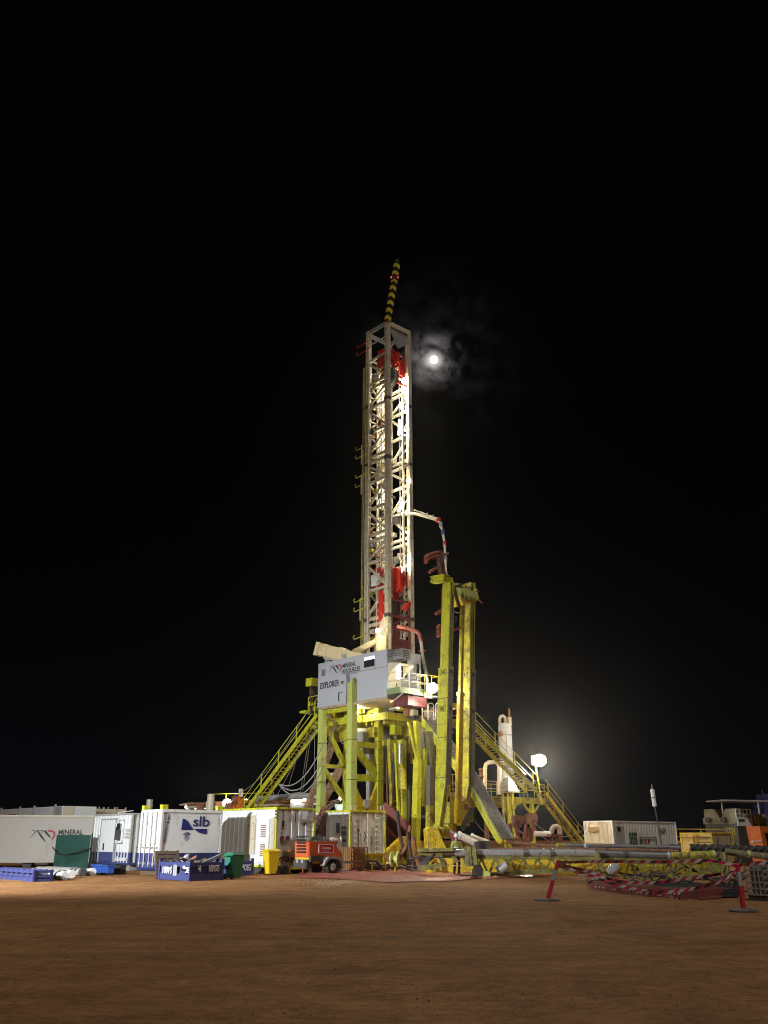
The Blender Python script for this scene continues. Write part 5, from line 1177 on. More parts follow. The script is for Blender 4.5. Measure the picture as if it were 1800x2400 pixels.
# ================================================================== PIPE HANDLER: TWIN BOX BEAMS
ph = thing('pipe_handler', 'tall yellow twin beam pipe handler standing upright right of the mast', 'pipe handler', flat(W(1050, 1960, 44.5)))
def hexa(p, q, a, b, a2=None, b2=None):
    a2 = a2 or a; b2 = b2 or b; mb = MB()
    P_ = [p - a / 2 - b / 2, p + a / 2 - b / 2, p + a / 2 + b / 2, p - a / 2 + b / 2]; Q_ = [q - a2 / 2 - b2 / 2, q + a2 / 2 - b2 / 2, q + a2 / 2 + b2 / 2, q - a2 / 2 + b2 / 2]
    return mb.add(P_ + Q_, [(0, 3, 2, 1), (4, 5, 6, 7), (0, 1, 5, 4), (1, 2, 6, 5), (2, 3, 7, 6), (3, 0, 4, 7)])
def beamset(xb, xm, xk, xt, Y0, Y1, sc, lower_y=1565, mats=(YEL, GRIME)):
    """bottom taper, lower outer section, upper inner section along the beam axis"""
    pts = [W(xb, 1936, Y0), W(xm, 1840, Y0 + .05), W(xk, lower_y, (Y0 + Y1) / 2 + .1), W(xt, 1368, Y1)]
    a, b = u * .72 * sc, v * .40 * sc
    hexa(pts[0], pts[1], a * .45, b * .7, a * 1.05, b * 1.05).build('outer_section', mats[0], ph)
    hexa(pts[1], pts[2], a * 1.05, b * 1.05).build('outer_section', mats[0], ph)
    hexa(pts[2], pts[3], a * .86, b * .86).build('inner_section', mats[0], ph)
    d = (pts[2] - pts[1]).normalized()
    hexa(pts[2] - d * .1, pts[2], a * 1.12, b * 1.14).build('collar', mats[0], ph)
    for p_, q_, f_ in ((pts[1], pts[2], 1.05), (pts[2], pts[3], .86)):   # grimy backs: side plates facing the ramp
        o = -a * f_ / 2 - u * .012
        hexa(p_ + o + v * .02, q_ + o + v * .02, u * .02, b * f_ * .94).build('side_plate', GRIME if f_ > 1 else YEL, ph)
    o = -a * .86 / 2 - u * .03 + v * .03; MB().bar(pts[2] + o, pts[2].lerp(pts[3], .86) + o, .12, .03, up=v).build('slide_strip', DGREY, ph)
    for k in range(9):      # weld seams, flange straps and a hose run on each beam
        f_ = (k + .5) / 9; c = pts[1].lerp(pts[2], f_); hexa(c, c + d * .035, a * 1.075, b * 1.09).build('weld_seam', YELD if k % 3 else DGREY, ph)
    o = -a * .53 - u * .03 - b * .3; MB().path([pts[0].lerp(pts[1], .3) + o, pts[1] + o, pts[1].lerp(pts[2], .5) + o + v * .04, pts[2] + o, pts[3] + o * .85], .03, 5).build('hydraulic_line', HOSE, ph)
    for y in (lower_y + 12, lower_y + 100):   # stencilled lock marks
        c = pts[1].lerp(pts[2], (1840 - y) / (1840 - lower_y)) - b * 1.05 / 2 - v * .01
        mb = MB()
        for s in (-1, 1):
            for e_ in (.13, .24): mb.bar(c + u * s * e_ - Z * .16, c + u * s * e_ + Z * .16, .03, .012, up=v)
            for zz in (-.16, .16): mb.bar(c + u * s * .13 + Z * zz, c + u * s * .24 + Z * zz, .03, .012, up=v)
        mb.bar(c - Z * .12, c + Z * .12, .06, .012, up=v); mb.bar(c - u * .07, c + u * .07, .012, .06)
        mb.build('stencil_mark', BLACK, ph)
        c = pts[1].lerp(pts[2], (1840 - y) / (1840 - lower_y)) - a * 1.05 / 2 - u * .02 + v * .02
        MB().tube(c, c - u * .03, .11, 12).build('bolt_hole', BLACK, ph)
    return pts
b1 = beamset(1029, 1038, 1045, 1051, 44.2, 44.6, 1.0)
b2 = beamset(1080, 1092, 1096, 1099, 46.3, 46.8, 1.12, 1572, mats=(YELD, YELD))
c0, c1 = W(1073, 1930, 45.2), W(1084, 1405, 46.0)
MB().bar(c0, c0.lerp(c1, .55), .34, .22, up=u).build('cylinder_barrel', YELG, ph); MB().bar(c0.lerp(c1, .55), c1, .22, .2, up=u).build('cylinder_rod', YELD, ph)
MB().bar(c0.lerp(c1, .545), c0.lerp(c1, .56), .4, .3, up=u).build('collar', YEL, ph)
# head pieces
d = (b1[3] - b1[2]).normalized()
hexa(b1[3], b1[3] + Z * .35, u * .5, v * .3, u * .45, v * .3).build('beam_head', YEL, ph)
q = W(1030, 1364, 44.5); MB().bar(q - u * .55 + Z * .12, q + u * .5 + Z * .22, .42, .42).build('head_block', YEL, ph); MB().bar(q - u * .6 + Z * .02, q + u * .55 + Z * .12, .5, .06).build('head_lip', YEL, ph); MB().bar(q - u * .6 + Z * .3, q + u * .55 + Z * .38, .5, .05).build('head_lip', YEL, ph)
MB().prism([W(1071, 1376, 45.6), W(1119, 1387, 45.6), W(1124, 1406, 45.6), W(1088, 1406, 45.6), W(1076, 1397, 45.6)], u * 1.3).build('cross_head', PALE, ph)
MB().prism([W(1076, 1397, 45.62), W(1124, 1406.5, 45.62), W(1087, 1418, 45.62)], u * .9).build('cross_head_web', YELG, ph)
MB().tube(W(1122, 1405, 45.5), W(1130, 1414, 45.2), .06, 8).build('pin', MAROON, ph)
for k in range(14):
    q = W(1060 + k * 4.6, 1364 + k * 1.5 + (k % 3) * 1.2, 45.3 + (k % 2) * .4); MB().cbox(q, v * .1, u * .14, Z * random.uniform(.08, .2)).build('fitting', [YEL, DGREY, GAL][k % 3], ph)
MB().path([W(1061, 1372, 45.2), W(1066, 1385, 45.2), W(1070, 1402, 45.3), W(1076, 1421, 45.3), W(1081, 1420, 45.3)], .1, 6).build('hose', HOSE, ph)
MB().path([W(1066, 1434, 45), W(1073, 1437, 45.2), W(1081, 1434, 45.6)], .03, 5).build('cable', CABLE, ph)
MB().path([W(1068, 1445, 45.4), W(1071, 1452, 45.4), W(1067, 1460, 45.4)], .05, 5).build('hose', HOSE, ph)
# base pieces
hexa(W(1008, 1962, 45), W(1008, 1888, 45), u * .35, v * .34).build('base_column', YELD, ph)
MB().prism([W(1003, 1988, 44.2), W(1000, 1944, 44.2), W(1006, 1938, 44.2), W(1026, 1941, 44.2), W(1034, 1962, 44.2), W(1046, 1988, 44.2)], u * .25).build('gusset_plate', YELG, ph)
for k, (y, m) in enumerate(((1968, MAROON), (1973, ORANGE), (1979, MAROON), (1984, WHITE))): q = W(1019, y + 2, 44.18); MB().box(q - X * 0, v * .26, -u * .012, Z * .09).build('caution_sticker', m, ph)
MB().lathe(W(1025, 1945, 44.6), [(.4, 0), (.44, .1), (.4, .5)], 16, v).build('pivot_drum', YELD, ph, smooth=True)
MB().bar(W(1055, 1965, 45.5), W(1055, 1880, 45.5), .6, .5, up=u).build('base_column', YELD, ph)
MB().bar(W(1096, 1925, 47), W(1100, 1800, 47.3), .5, .4, up=u).build('base_column', YELD, ph)
c = W(1092, 1900, 45.5); MB().prism([c + v * a + Z * b for a, b in ((-.3, -.8), (.25, -.8), (.3, .3), (.1, .55), (-.15, .55), (-.3, .3))], u * .2).build('eye_plate', YELG, ph); MB().tube(c + Z * .2 - u * .03, c + Z * .2, .17, 14).build('pin', RUST, ph)
MB().bar(W(1082, 1945, 45.2), W(1106, 1895, 45.4), .22, .22).build('link_arm', DGREY, ph); MB().bar(W(1080, 1868, 46), W(1106, 1905, 45.6), .24, .2).build('link_arm', RUST, ph)
# red gripper arms high on the handler
rg = thing('gripper_head', 'dark red pipe gripper with claws above the left yellow beam', 'gripper', W(1030, 1352, 44.9))
MB().bar(W(1036, 1353, 44.9), W(1031, 1305, 45), .36, .3, up=u).build('gripper_spine', MAROON, rg); MB().bar(W(1041, 1365, 44.7), W(1034, 1330, 44.8), .2, .2, up=u).build('gripper_spine', MAROON, rg)
for k, y in enumerate((1303, 1311)): MB().path([W(1028, y - 8, 44.8), W(1012, y - 4, 44.5), W(1004, y - 1, 44.3), W(999, y + 3, 44.2), W(998, y + 8, 44.3)], .14, 6).build('claw', DRED, rg)
MB().bar(W(1026, 1329, 44.8), W(1006, 1342, 44.4), .16, .16).build('stop_bar', DRED, rg); MB().bar(W(1032, 1302, 44.8), W(1052, 1297, 44.7), .1, .12).build('stop_bar', RUST, rg)
for k in range(6): MB().path([W(1026 + k * 2.6, 1290 + (k % 3) * 3, 44.7), W(1034 + k * 2, 1293 + k * 2, 44.6), W(1024 + k * 2, 1312 + k * 3, 44.6), W(1030 + k, 1345, 44.7)], .022, 5).build('hydraulic_line', RUST if k % 2 else DGREY, rg)
MB().path([W(1040, 1335, 44.6), W(1047, 1350, 44.6), W(1052, 1364, 44.9)], .06, 6).build('hose', MAROON, rg)
rg2 = thing('gripper_head', 'lower red gripper claws and stop bar behind the left yellow beam', 'gripper', W(1034, 1480, 45))
MB().bar(W(1041, 1428, 45), W(1021, 1439, 44.7), .16, .16).build('stop_bar', DRED, rg2)
for y in (1470, 1480, 1489): MB().path([W(1060, y - 2, 45.3), W(1040, y - 4, 45), W(1030, y - 3, 44.8), W(1026, y + 1, 44.7), W(1027, y + 4, 44.7)], .12, 6).build('claw', DRED, rg2)
MB().bar(W(1040, 1380, 45), W(1040, 1500, 45), .2, .2, up=u).build('gripper_spine', MAROON, rg2); MB().bar(W(1060, 1478, 45.3), W(1078, 1472, 45.8), .14, .14).build('stop_bar', DRED, rg2)

# ================================================================== RAMP
rp = thing('pipe_ramp', 'grey and yellow inclined pipe ramp from the drill floor down to the catwalk', 'ramp', flat(W(1175, 1975, 45)))
R0, R1, R2_ = W(988, 1682, 48.6), W(1086, 1815, 46.6), W(1172, 1968, 44.8)
wdt = 1.05
for a, b in ((R0, R1), (R1, R2_)):
    MB().prism([a, b, b + Z * .0 - Z * .5, a - Z * .5], v * .1).build('side_girder', YEL, rp)
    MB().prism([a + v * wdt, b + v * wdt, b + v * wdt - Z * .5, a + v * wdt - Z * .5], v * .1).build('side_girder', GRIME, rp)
    n = (b - a).cross(v).normalized(); n = n if n.z > 0 else -n
    MB().prism([a + v * .1, b + v * .1, b + v * wdt, a + v * wdt], n * .05).build('trough_plate', paint('worn_trough', (.30, .28, .25), .5, .5, (.14, .12, .1), scale=4), rp)
    for i in (0, wdt): MB().bar(a + v * (i + .05) + Z * .04, b + v * (i + .05) + Z * .04, .14, .1).build('trough_rim', PALE if i == 0 else GREY, rp)
MB().bar(R1 + v * .5 + Z * .1, R1 + v * .5 + Z * .1 + (R0 - R1) * .02, wdt, .12).build('hinge_bar', DGREY, rp)
MB().lathe(R2_ - Z * .1, [(.1, -.1), (.16, 0), (.16, .12), (.1, .2)], 14, v).build('pivot', YELG, rp)
# cream hydraulic cylinders at the handler foot
t = thing('lift_cylinder', 'two cream lifting cylinders lying at the foot of the yellow beams', 'hydraulic cylinder', G(1110, 2010, .9))
for (x0, y0, x1, y1, Y) in ((1074, 1957, 1118, 1978, 43.8), (1104, 1962, 1145, 1977, 44.6)):
    a, b = W(x0, y0, Y), W(x1, y1, Y); MB().tube(a, b, .17, 12).build('barrel', WARMW, t, smooth=True); MB().tube(a - (b - a) * .05, a + (b - a) * .12, .21, 12).build('gland', WHITE, t, smooth=True)
    MB().tube(a - (b - a) * .45, a, .07, 8).build('rod', STEEL, t, smooth=True)
MB().bar(W(1112, 1982, 43.6), W(1146, 1980, 43.6), .6, .4).build('cylinder_bracket', DGREY, t)
MB().bar(W(1058, 1945, 44.5), W(1066, 1980, 44), .16, .2, up=u).build('link', MAROON, t)

# ================================================================== CATWALK
KW[0] = 1.0
def YC(px): return 43.2 - (px - 985) / 815 * 3.6
def cw(px, py, dy=0.0): return W(px, py, YC(px) + dy)
ct = thing('pipe_catwalk', 'long low yellow lattice catwalk boom stretching right from the rig', 'catwalk', flat(cw(1200, 2050)))
def chord(x0, y0, x1, y1, w, h, mat=OLIVE, name='chord', dy=0): return MB().bar(cw(x0, y0, dy), cw(x1, y1, dy), w, h).build(name, mat, ct)
chord(982, 1993, 1066, 1991, .8, .14, OLIVE, 'end_frame'); chord(985, 1998, 1040, 2004, .3, .2, OLIVE, 'end_frame')
for dy in (0, .9):
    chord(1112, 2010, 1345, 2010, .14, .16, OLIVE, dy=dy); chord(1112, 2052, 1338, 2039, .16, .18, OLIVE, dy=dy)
    xs_ = [1112 + k * 16.5 for k in range(15)]
    for k in range(14):
        ya, yb = (2012, 2051 - k * .9) if k % 2 else (2051 - k * .9, 2012)
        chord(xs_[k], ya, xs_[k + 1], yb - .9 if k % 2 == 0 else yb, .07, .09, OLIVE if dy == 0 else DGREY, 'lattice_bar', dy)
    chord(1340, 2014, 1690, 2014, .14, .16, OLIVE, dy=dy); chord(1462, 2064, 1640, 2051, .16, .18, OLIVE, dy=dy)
    xs_ = [1462 + k * 15 for k in range(13)]
    for k in range(12):
        ya, yb = (2016, 2063 - k) if k % 2 else (2063 - k, 2016)
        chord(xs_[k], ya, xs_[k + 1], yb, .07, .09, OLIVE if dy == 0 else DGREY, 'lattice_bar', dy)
chord(988, 2030, 1012, 2005, .25, .25, DGREY, 'strut_leg'); chord(985, 2035, 1045, 2026, .3, .22, OLIVE, 'strut_leg'); chord(1022, 2005, 1045, 2022, .12, .1, DGREY, 'lattice_bar')
for x0, x1 in ((1097, 1100), (1108, 1112)): chord(x0, 1984, x1, 2030, .14, .3, OLIVE, 'cradle_arm', -.3)
for x0, x1, y1 in ((1398, 1412, 2048), (1694, 1706, 2058)): chord(x0, 1998, x1, y1, .16, .22, OLIVE, 'cradle_arm', -.3)
chord(1660, 2020, 1695, 2038, .9, .5, OLIVE, 'end_frame'); chord(1640, 2046, 1690, 2044, .8, .3, OLIVE, 'end_frame')
chord(1192, 2030, 1165, 2040, .3, .3, DGREY, 'brace', -.4)
a = cw(1172, 2040, -.4); b = cw(1190, 2027, -.4); MB().tube(a, b, .2, 12).build('hydraulic_ram', GAL, ct, smooth=True)
a = cw(1426, 2047, -.4); b = cw(1450, 2028, -.4); MB().tube(a, b, .21, 12).build('hydraulic_ram', STEEL, ct, smooth=True)
for k in range(3): chord(1060 + 25 * k, 2000, 1068 + 25 * k, 2022, .1, .16, OLIVE, 'lattice_bar', .2)
MB().lathe(cw(1112, 2046, -.4) , [(.1, -.1), (.34, 0), (.34, .3), (.1, .4)], 14, X).build('roller', BLK, ct)
MB().bar(cw(1112, 2047, -.4), cw(1150, 2052, -.4), .4, .3).build('foot', PALE, ct)
for k in range(8): MB().cbox(flat(cw(1120 + k * 4, 2060, -.4)) + Z * .07, X * .03, Y_ * .8, Z * .02).build('pad_rib', PALE, ct)
MB().box(flat(cw(1082, 2060, -.8)), X * 1.65, Y_ * .9, Z * .12).build('foot_pad', BLK, ct)
# yellow beam behind it
t = thing('base_skid', 'bright yellow steel skid low behind the catwalk lattice', 'steel skid', flat(W(1200, 2045, 47)))
a = flat(W(1000, 2045, 46.9)); b = flat(W(1390, 2045, 45.6)); MB().bar(a + Z * .3, b + Z * .3, .5, .6).build('beam', YELG, t)
MB().bar(a + Z * .65 + Y_ * .2, b + Z * .65 + Y_ * .2, .9, .1).build('top_flange', YELG, t)
a = flat(W(1390, 2055, 44.9)); b = flat(W(1660, 2055, 43.6)); MB().bar(a + Z * .42, b + Z * .42, .4, .8).build('beam', YELG, t)
MB().bar(flat(W(1380, 2055, 45.4)) + Z * .3, flat(W(1462, 2060, 43.9)) + Z * .2, .4, .7).build('beam', YELG, t)
for k in range(9): c = a.lerp(b, (k + .5) / 9); MB().bar(c - Y_ * .23 + Z * .05, c - Y_ * .23 + Z * .8, .06, .06).build('stiffener', YELD, t)
# pipes on top
def pipe(pts, r, mat, label, name='drill_pipe', grp='pipes lying on the catwalk', dy=0, n=14, parts=()):
    P_ = [cw(x, y, dy) for x, y in pts]; t = thing(name, label, 'pipe', P_[0] - Z * r, grp)
    MB().path(P_, r, n).build('pipe', mat, t, smooth=True)
    for x, y, w, m in parts: c = cw(x, y, dy); MB().path([c - X * w / 2, c + X * w / 2], r * 1.09, n).build('tool_joint', m, t, smooth=True)
    return t
pipe([(1067, 1999), (1340, 1998), (1395, 2000)], .155, STEEL, 'big bright steel pipe along the front of the catwalk', parts=((1240, 1999, .5, MUDPIPE), (1300, 1999, .4, MUDPIPE)))
pipe([(1396, 2000), (1500, 2004), (1568, 2006)], .155, MUDPIPE, 'muddy dark pipe end continuing the bright front pipe', parts=((1470, 2003, .3, DGREY), (1566, 2006, .12, GAL)))
pipe([(1028, 1998), (1066, 1998)], .12, MUDPIPE, 'short dark stub at the left end of the bright front pipe')
pipe([(1307, 1982), (1345, 1982), (1420, 1983), (1595, 1987)], .10, MUDPIPE, 'grey drill pipe with yellow end lying behind the bright pipe', dy=.7, parts=((1322, 1982, .7, YELD), (1372, 1983, .16, WHITE), (1410, 1983, .2, RUST)))
pipe([(1150, 1990), (1330, 1989), (1500, 1992), (1590, 1995)], .06, RUST, 'thin rusty pipe between the larger catwalk pipes', dy=.5)
t = pipe([(1618, 1986), (1700, 1988), (1830, 1991)], .13, BLK, 'black spiral drill collar lying at the right end of the catwalk', dy=.7)
a, b = cw(1618, 1986, .7), cw(1830, 1991, .7); mb = MB()
for k in range(3): mb.path([a.lerp(b, s / 60) + (Z * math.cos(s * .42 + k * 2.1) + Y_ * math.sin(s * .42 + k * 2.1)) * .115 for s in range(61)], .045, 5)
mb.build('spiral_blade', STEEL if 0 else DGREY, t, smooth=True)
pipe([(1574, 2006), (1676, 2002)], .15, YELD, 'olive yellow tube between muddy pipe and the cradle', name='boom_tube', parts=((1672, 2002, .1, PALE),))
pipe([(1700, 1996), (1760, 2003), (1830, 2012)], .135, GRIME, 'pale olive boom tube sloping off the right edge', name='boom_tube', parts=((1755, 2002, .14, PALE),))
pipe([(1185, 1973), (1300, 1984)], .07, RUST, 'rust flecked chain wrapped pipe behind the bright pipe', dy=1.6)
# junk draped over catwalk: hoses
mb = MB(); random.seed(11)
for k in range(26):
    x = random.choice([random.uniform(1395, 1440), random.uniform(1560, 1640), random.uniform(1640, 1760), random.uniform(985, 1050)]); y = random.uniform(1990, 2030)
    p = cw(x, y, random.uniform(-.2, .8)); pts = [p]
    for s in range(4): pts.append(pts[-1] + Vector((random.uniform(-.5, .5), random.uniform(-.15, .15), random.uniform(-.35, .22))))
    for q in pts: q.z = max(.06, q.z)
    mb.path(pts, random.uniform(.025, .05), 5)
o = solo(mb, 'hose_tangle', HOSE, 'tangled dark hoses and cables draped over the catwalk boom', 'hoses', flat(cw(1600, 2050))); o['kind'] = 'stuff'
mb = MB(); random.seed(31)
for k in range(17):
    p = G(random.uniform(1440, 1740), random.uniform(2058, 2096)); p.z = .12; d = Vector((random.uniform(-1, 1), random.uniform(-.4, .4), 0)); pts = [p]
    for s in range(7): d = (d + Vector((random.uniform(-.7, .7), random.uniform(-.4, .4), 0))).normalized(); q = pts[-1] + d * .3; q.z = .1 + random.uniform(0, .3); pts.append(q)
    mb.path(pts, random.uniform(.02, .045), 5)
o = solo(mb, 'hose_tangle', HOSE, 'tangled dark hoses lying on the black liner behind the dull red bund', 'hoses', G(1600, 2080)); o['kind'] = 'stuff'
# hoses drooping by the rig base
for k, (pts, r, m, lb) in enumerate((([(930, 1900), (938, 1960), (950, 2010), (975, 2026)], .09, HOSE, 'dark hose drooping from the maroon chute to the ground'), ([(962, 1935), (952, 1985), (935, 2012), (915, 2018), (900, 2000)], .09, RUST, 'rusty loop of hose lying on the yellow base plate'), ([(955, 1950), (962, 2000), (972, 2030), (1000, 2036)], .08, HOSE, 'thick dark hose running to the base of the yellow column'), ([(968, 1960), (975, 2005), (985, 2040)], .1, RUST, 'short rusty hose hanging beside the main yellow column'))):
    P_ = [W(x, y, 46 - k * .15) for x, y in pts]; P_ = [Vector((p.x, p.y, max(p.z, r))) for p in P_]
    pp = []
    for a, b in zip(P_[:-1], P_[1:]): pp += [a.lerp(b, s / 4) for s in range(4)]
    pp.append(P_[-1]); solo(MB().path(pp, r, 8), 'hose', m, lb, 'hose', P_[-1], group='hoses around the rig base', smooth=True)
c = W(927, 2014, 46); t = thing('hose_reel', 'small yellow green reel on the ground by the base plate', 'reel', flat(c)); MB().lathe(c - X * .2, [(.1, 0), (.35, .02), (.35, .08), (.18, .1), (.18, .32), (.35, .34), (.35, .42), (.1, .44)], 16, (X - Y_ * .4).normalized()).build('drum', PALE, t, smooth=True)
MB().bar(flat(c), c, .08).build('stand', YELD, t)

# ================================================================== LINERS ON THE GROUND
def sheet(name, label, poly, mat, nx, ny, amp, seed, z0=.02, cat='liner', wall=None):
    """crumpled sheet between two photo edge lines laid on the ground"""
    top, bot = poly
    def ev(line, s):
        s *= len(line) - 1; i = min(int(s), len(line) - 2); f_ = s - i
        return (line[i][0] * (1 - f_) + line[i + 1][0] * f_, line[i][1] * (1 - f_) + line[i + 1][1] * f_)
    vs = []
    for j in range(ny + 1):
        for i in range(nx + 1):
            A_ = G(*ev(top, i / nx)); B_ = G(*ev(bot, i / nx)); p = A_.lerp(B_, j / ny)
            e = min(i, nx - i, j, ny - j); h_ = z0 + (0 if e == 0 else max(0, amp * (.55 + .9 * noise.noise((p.x * 1.6, p.y * 1.1, seed)) + .5 * noise.noise((p.x * 5, p.y * 2.5, seed + 4)))))
            p.z = h_; vs.append(p)
    mb = MB(); mb.add(vs, [(j * (nx + 1) + i, j * (nx + 1) + i + 1, (j + 1) * (nx + 1) + i + 1, (j + 1) * (nx + 1) + i) for j in range(ny) for i in range(nx)])
    return solo(mb, name, mat, label, cat, flat(vs[len(vs) // 2]), smooth=True)
sheet('spill_liner', 'crumpled red spill liner lying on the dirt in front of the compressor and tote', ([(700, 2051), (800, 2046), (900, 2043), (1000, 2042)], [(690, 2058), (800, 2061), (910, 2069), (1000, 2065)]), LINER, 60, 14, .11, 2)
sheet('spill_liner', 'orange red liner glowing on the ground behind the worker', ([(985, 2040), (1060, 2042), (1130, 2044)], [(985, 2066), (1060, 2065), (1130, 2058)]), paint('orange_liner', (.42, .085, .03), .45, .4, (.24, .10, .05), scale=3, bump=.5), 40, 12, .09, 8)
sheet('spill_liner', 'thin strip of orange liner under the catwalk, left of the leaning bollard', ([(1130, 2050), (1230, 2049), (1320, 2045)], [(1130, 2062), (1230, 2056), (1322, 2050)]), paint('orange_liner', (0, 0, 0)), 36, 6, .10, 5)
for x, lab in ((1385, 'dull red bund wall with pale stitching, nearest the striped tape'),):
    pts = [(1382, 2080), (1396, 2086), (1450, 2093), (1520, 2100), (1580, 2104), (1640, 2108), (1700, 2101)]
    P_ = [G(*p) for p in pts]; pp = []
    for a, b in zip(P_[:-1], P_[1:]): pp += [a.lerp(b, s / 6) for s in range(6)]
    pp.append(P_[-1]); vs = []
    for k, p in enumerate(pp):
        w_ = .05 * noise.noise((k * .6, 1, 1)); vs += [p + Z * .0, p + Y_ * .08 + Z * (.22 + w_), p + Y_ * .2 + Z * (.27 + w_), p + Y_ * .5 + Z * .04]
    mb = MB(); mb.add(vs, [(k * 4 + m_, (k + 1) * 4 + m_, (k + 1) * 4 + m_ + 1, k * 4 + m_ + 1) for k in range(len(pp) - 1) for m_ in range(3)])
    t = thing('bund_wall', lab, 'bund', P_[3]); mb.build('wall', DLINER, t, smooth=True)
    for k in range(3, 26): p = pp[k]; MB().bar(p - Y_ * .02 + Z * .09 + X * .0, p - Y_ * .0 + Z * .19 + X * .09, .05, .02).build('stitch', WHITE, t)
sheet('bund_floor', 'black wet liner inside the dull red bund', ([(1400, 2072), (1520, 2072), (1640, 2072), (1740, 2076)], [(1400, 2084), (1520, 2098), (1640, 2104), (1730, 2104)]), BLINER, 40, 12, .14, 12)
sheet('liner_strip', 'bright red strip of liner lying right of the dull bund', ([(1628, 2101), (1680, 2098), (1704, 2096)], [(1636, 2109), (1680, 2107), (1706, 2102)]), LINER, 16, 5, .1, 21)
# gravel spill
mb = MB(); random.seed(5)
for k in range(300):
    p = G(random.gauss(790, 45), random.gauss(2069, 4.5)); s = random.uniform(.01, .035); mb.add([p + Z * -.01 + X * s, p - X * s + Y_ * s - Z * .01, p - Y_ * s - Z * .01, p + Z * s], [(0, 1, 2), (0, 1, 3), (1, 2, 3), (2, 0, 3)])
o = solo(mb, 'pale_gravel', paint('gravel', (.40, .31, .22), .85, .3), 'scatter of pale gravel on the dirt below the red liner', 'gravel', G(790, 2069)); o['kind'] = 'stuff'
mb = MB(); random.seed(15)
for k in range(4200):     # grit and clods over the yard
    py = 2070 + 330 * random.random() ** 1.6; p = G(random.uniform(-30, 1830), py); s = random.choice((.005, .006, .008, .010, .014)) * random.uniform(.7, 1.4); a = random.random() * 6.3
    c_, s_ = math.cos(a) * s, math.sin(a) * s
    mb.add([p + Vector((c_, s_, -.02)), p + Vector((-s_, c_, -.02)), p + Vector((-c_ - s_, s_ - c_, -.02)) * .8, p + Z * (s * .9 - .004)], [(0, 1, 2), (0, 1, 3), (1, 2, 3), (2, 0, 3)])
o = solo(mb, 'dirt_clods', paint('clod', (.30, .175, .09), .95, .2), 'scattered grit and small clods on the red dirt yard', 'grit', G(900, 2200)); o['kind'] = 'stuff'
mb = MB()
for k in range(22):       # hoses and rope at the rig base
    p = G(random.uniform(915, 1010), random.uniform(2026, 2046)); p.z = .06; d = Vector((random.uniform(-1, 1), random.uniform(-.3, .3), 0)); pts = [p]
    for s in range(6): d = (d + Vector((random.uniform(-.6, .6), random.uniform(-.3, .3), 0))).normalized(); q = pts[-1] + d * .35; q.z = max(.05, .06 + random.uniform(0, .28)); pts.append(q)
    mb.path(pts, random.uniform(.03, .06), 5)
o = solo(mb, 'hose_tangle', HOSE, 'dark hoses lying in a heap at the base of the main yellow column', 'hoses', G(960, 2040)); o['kind'] = 'stuff'
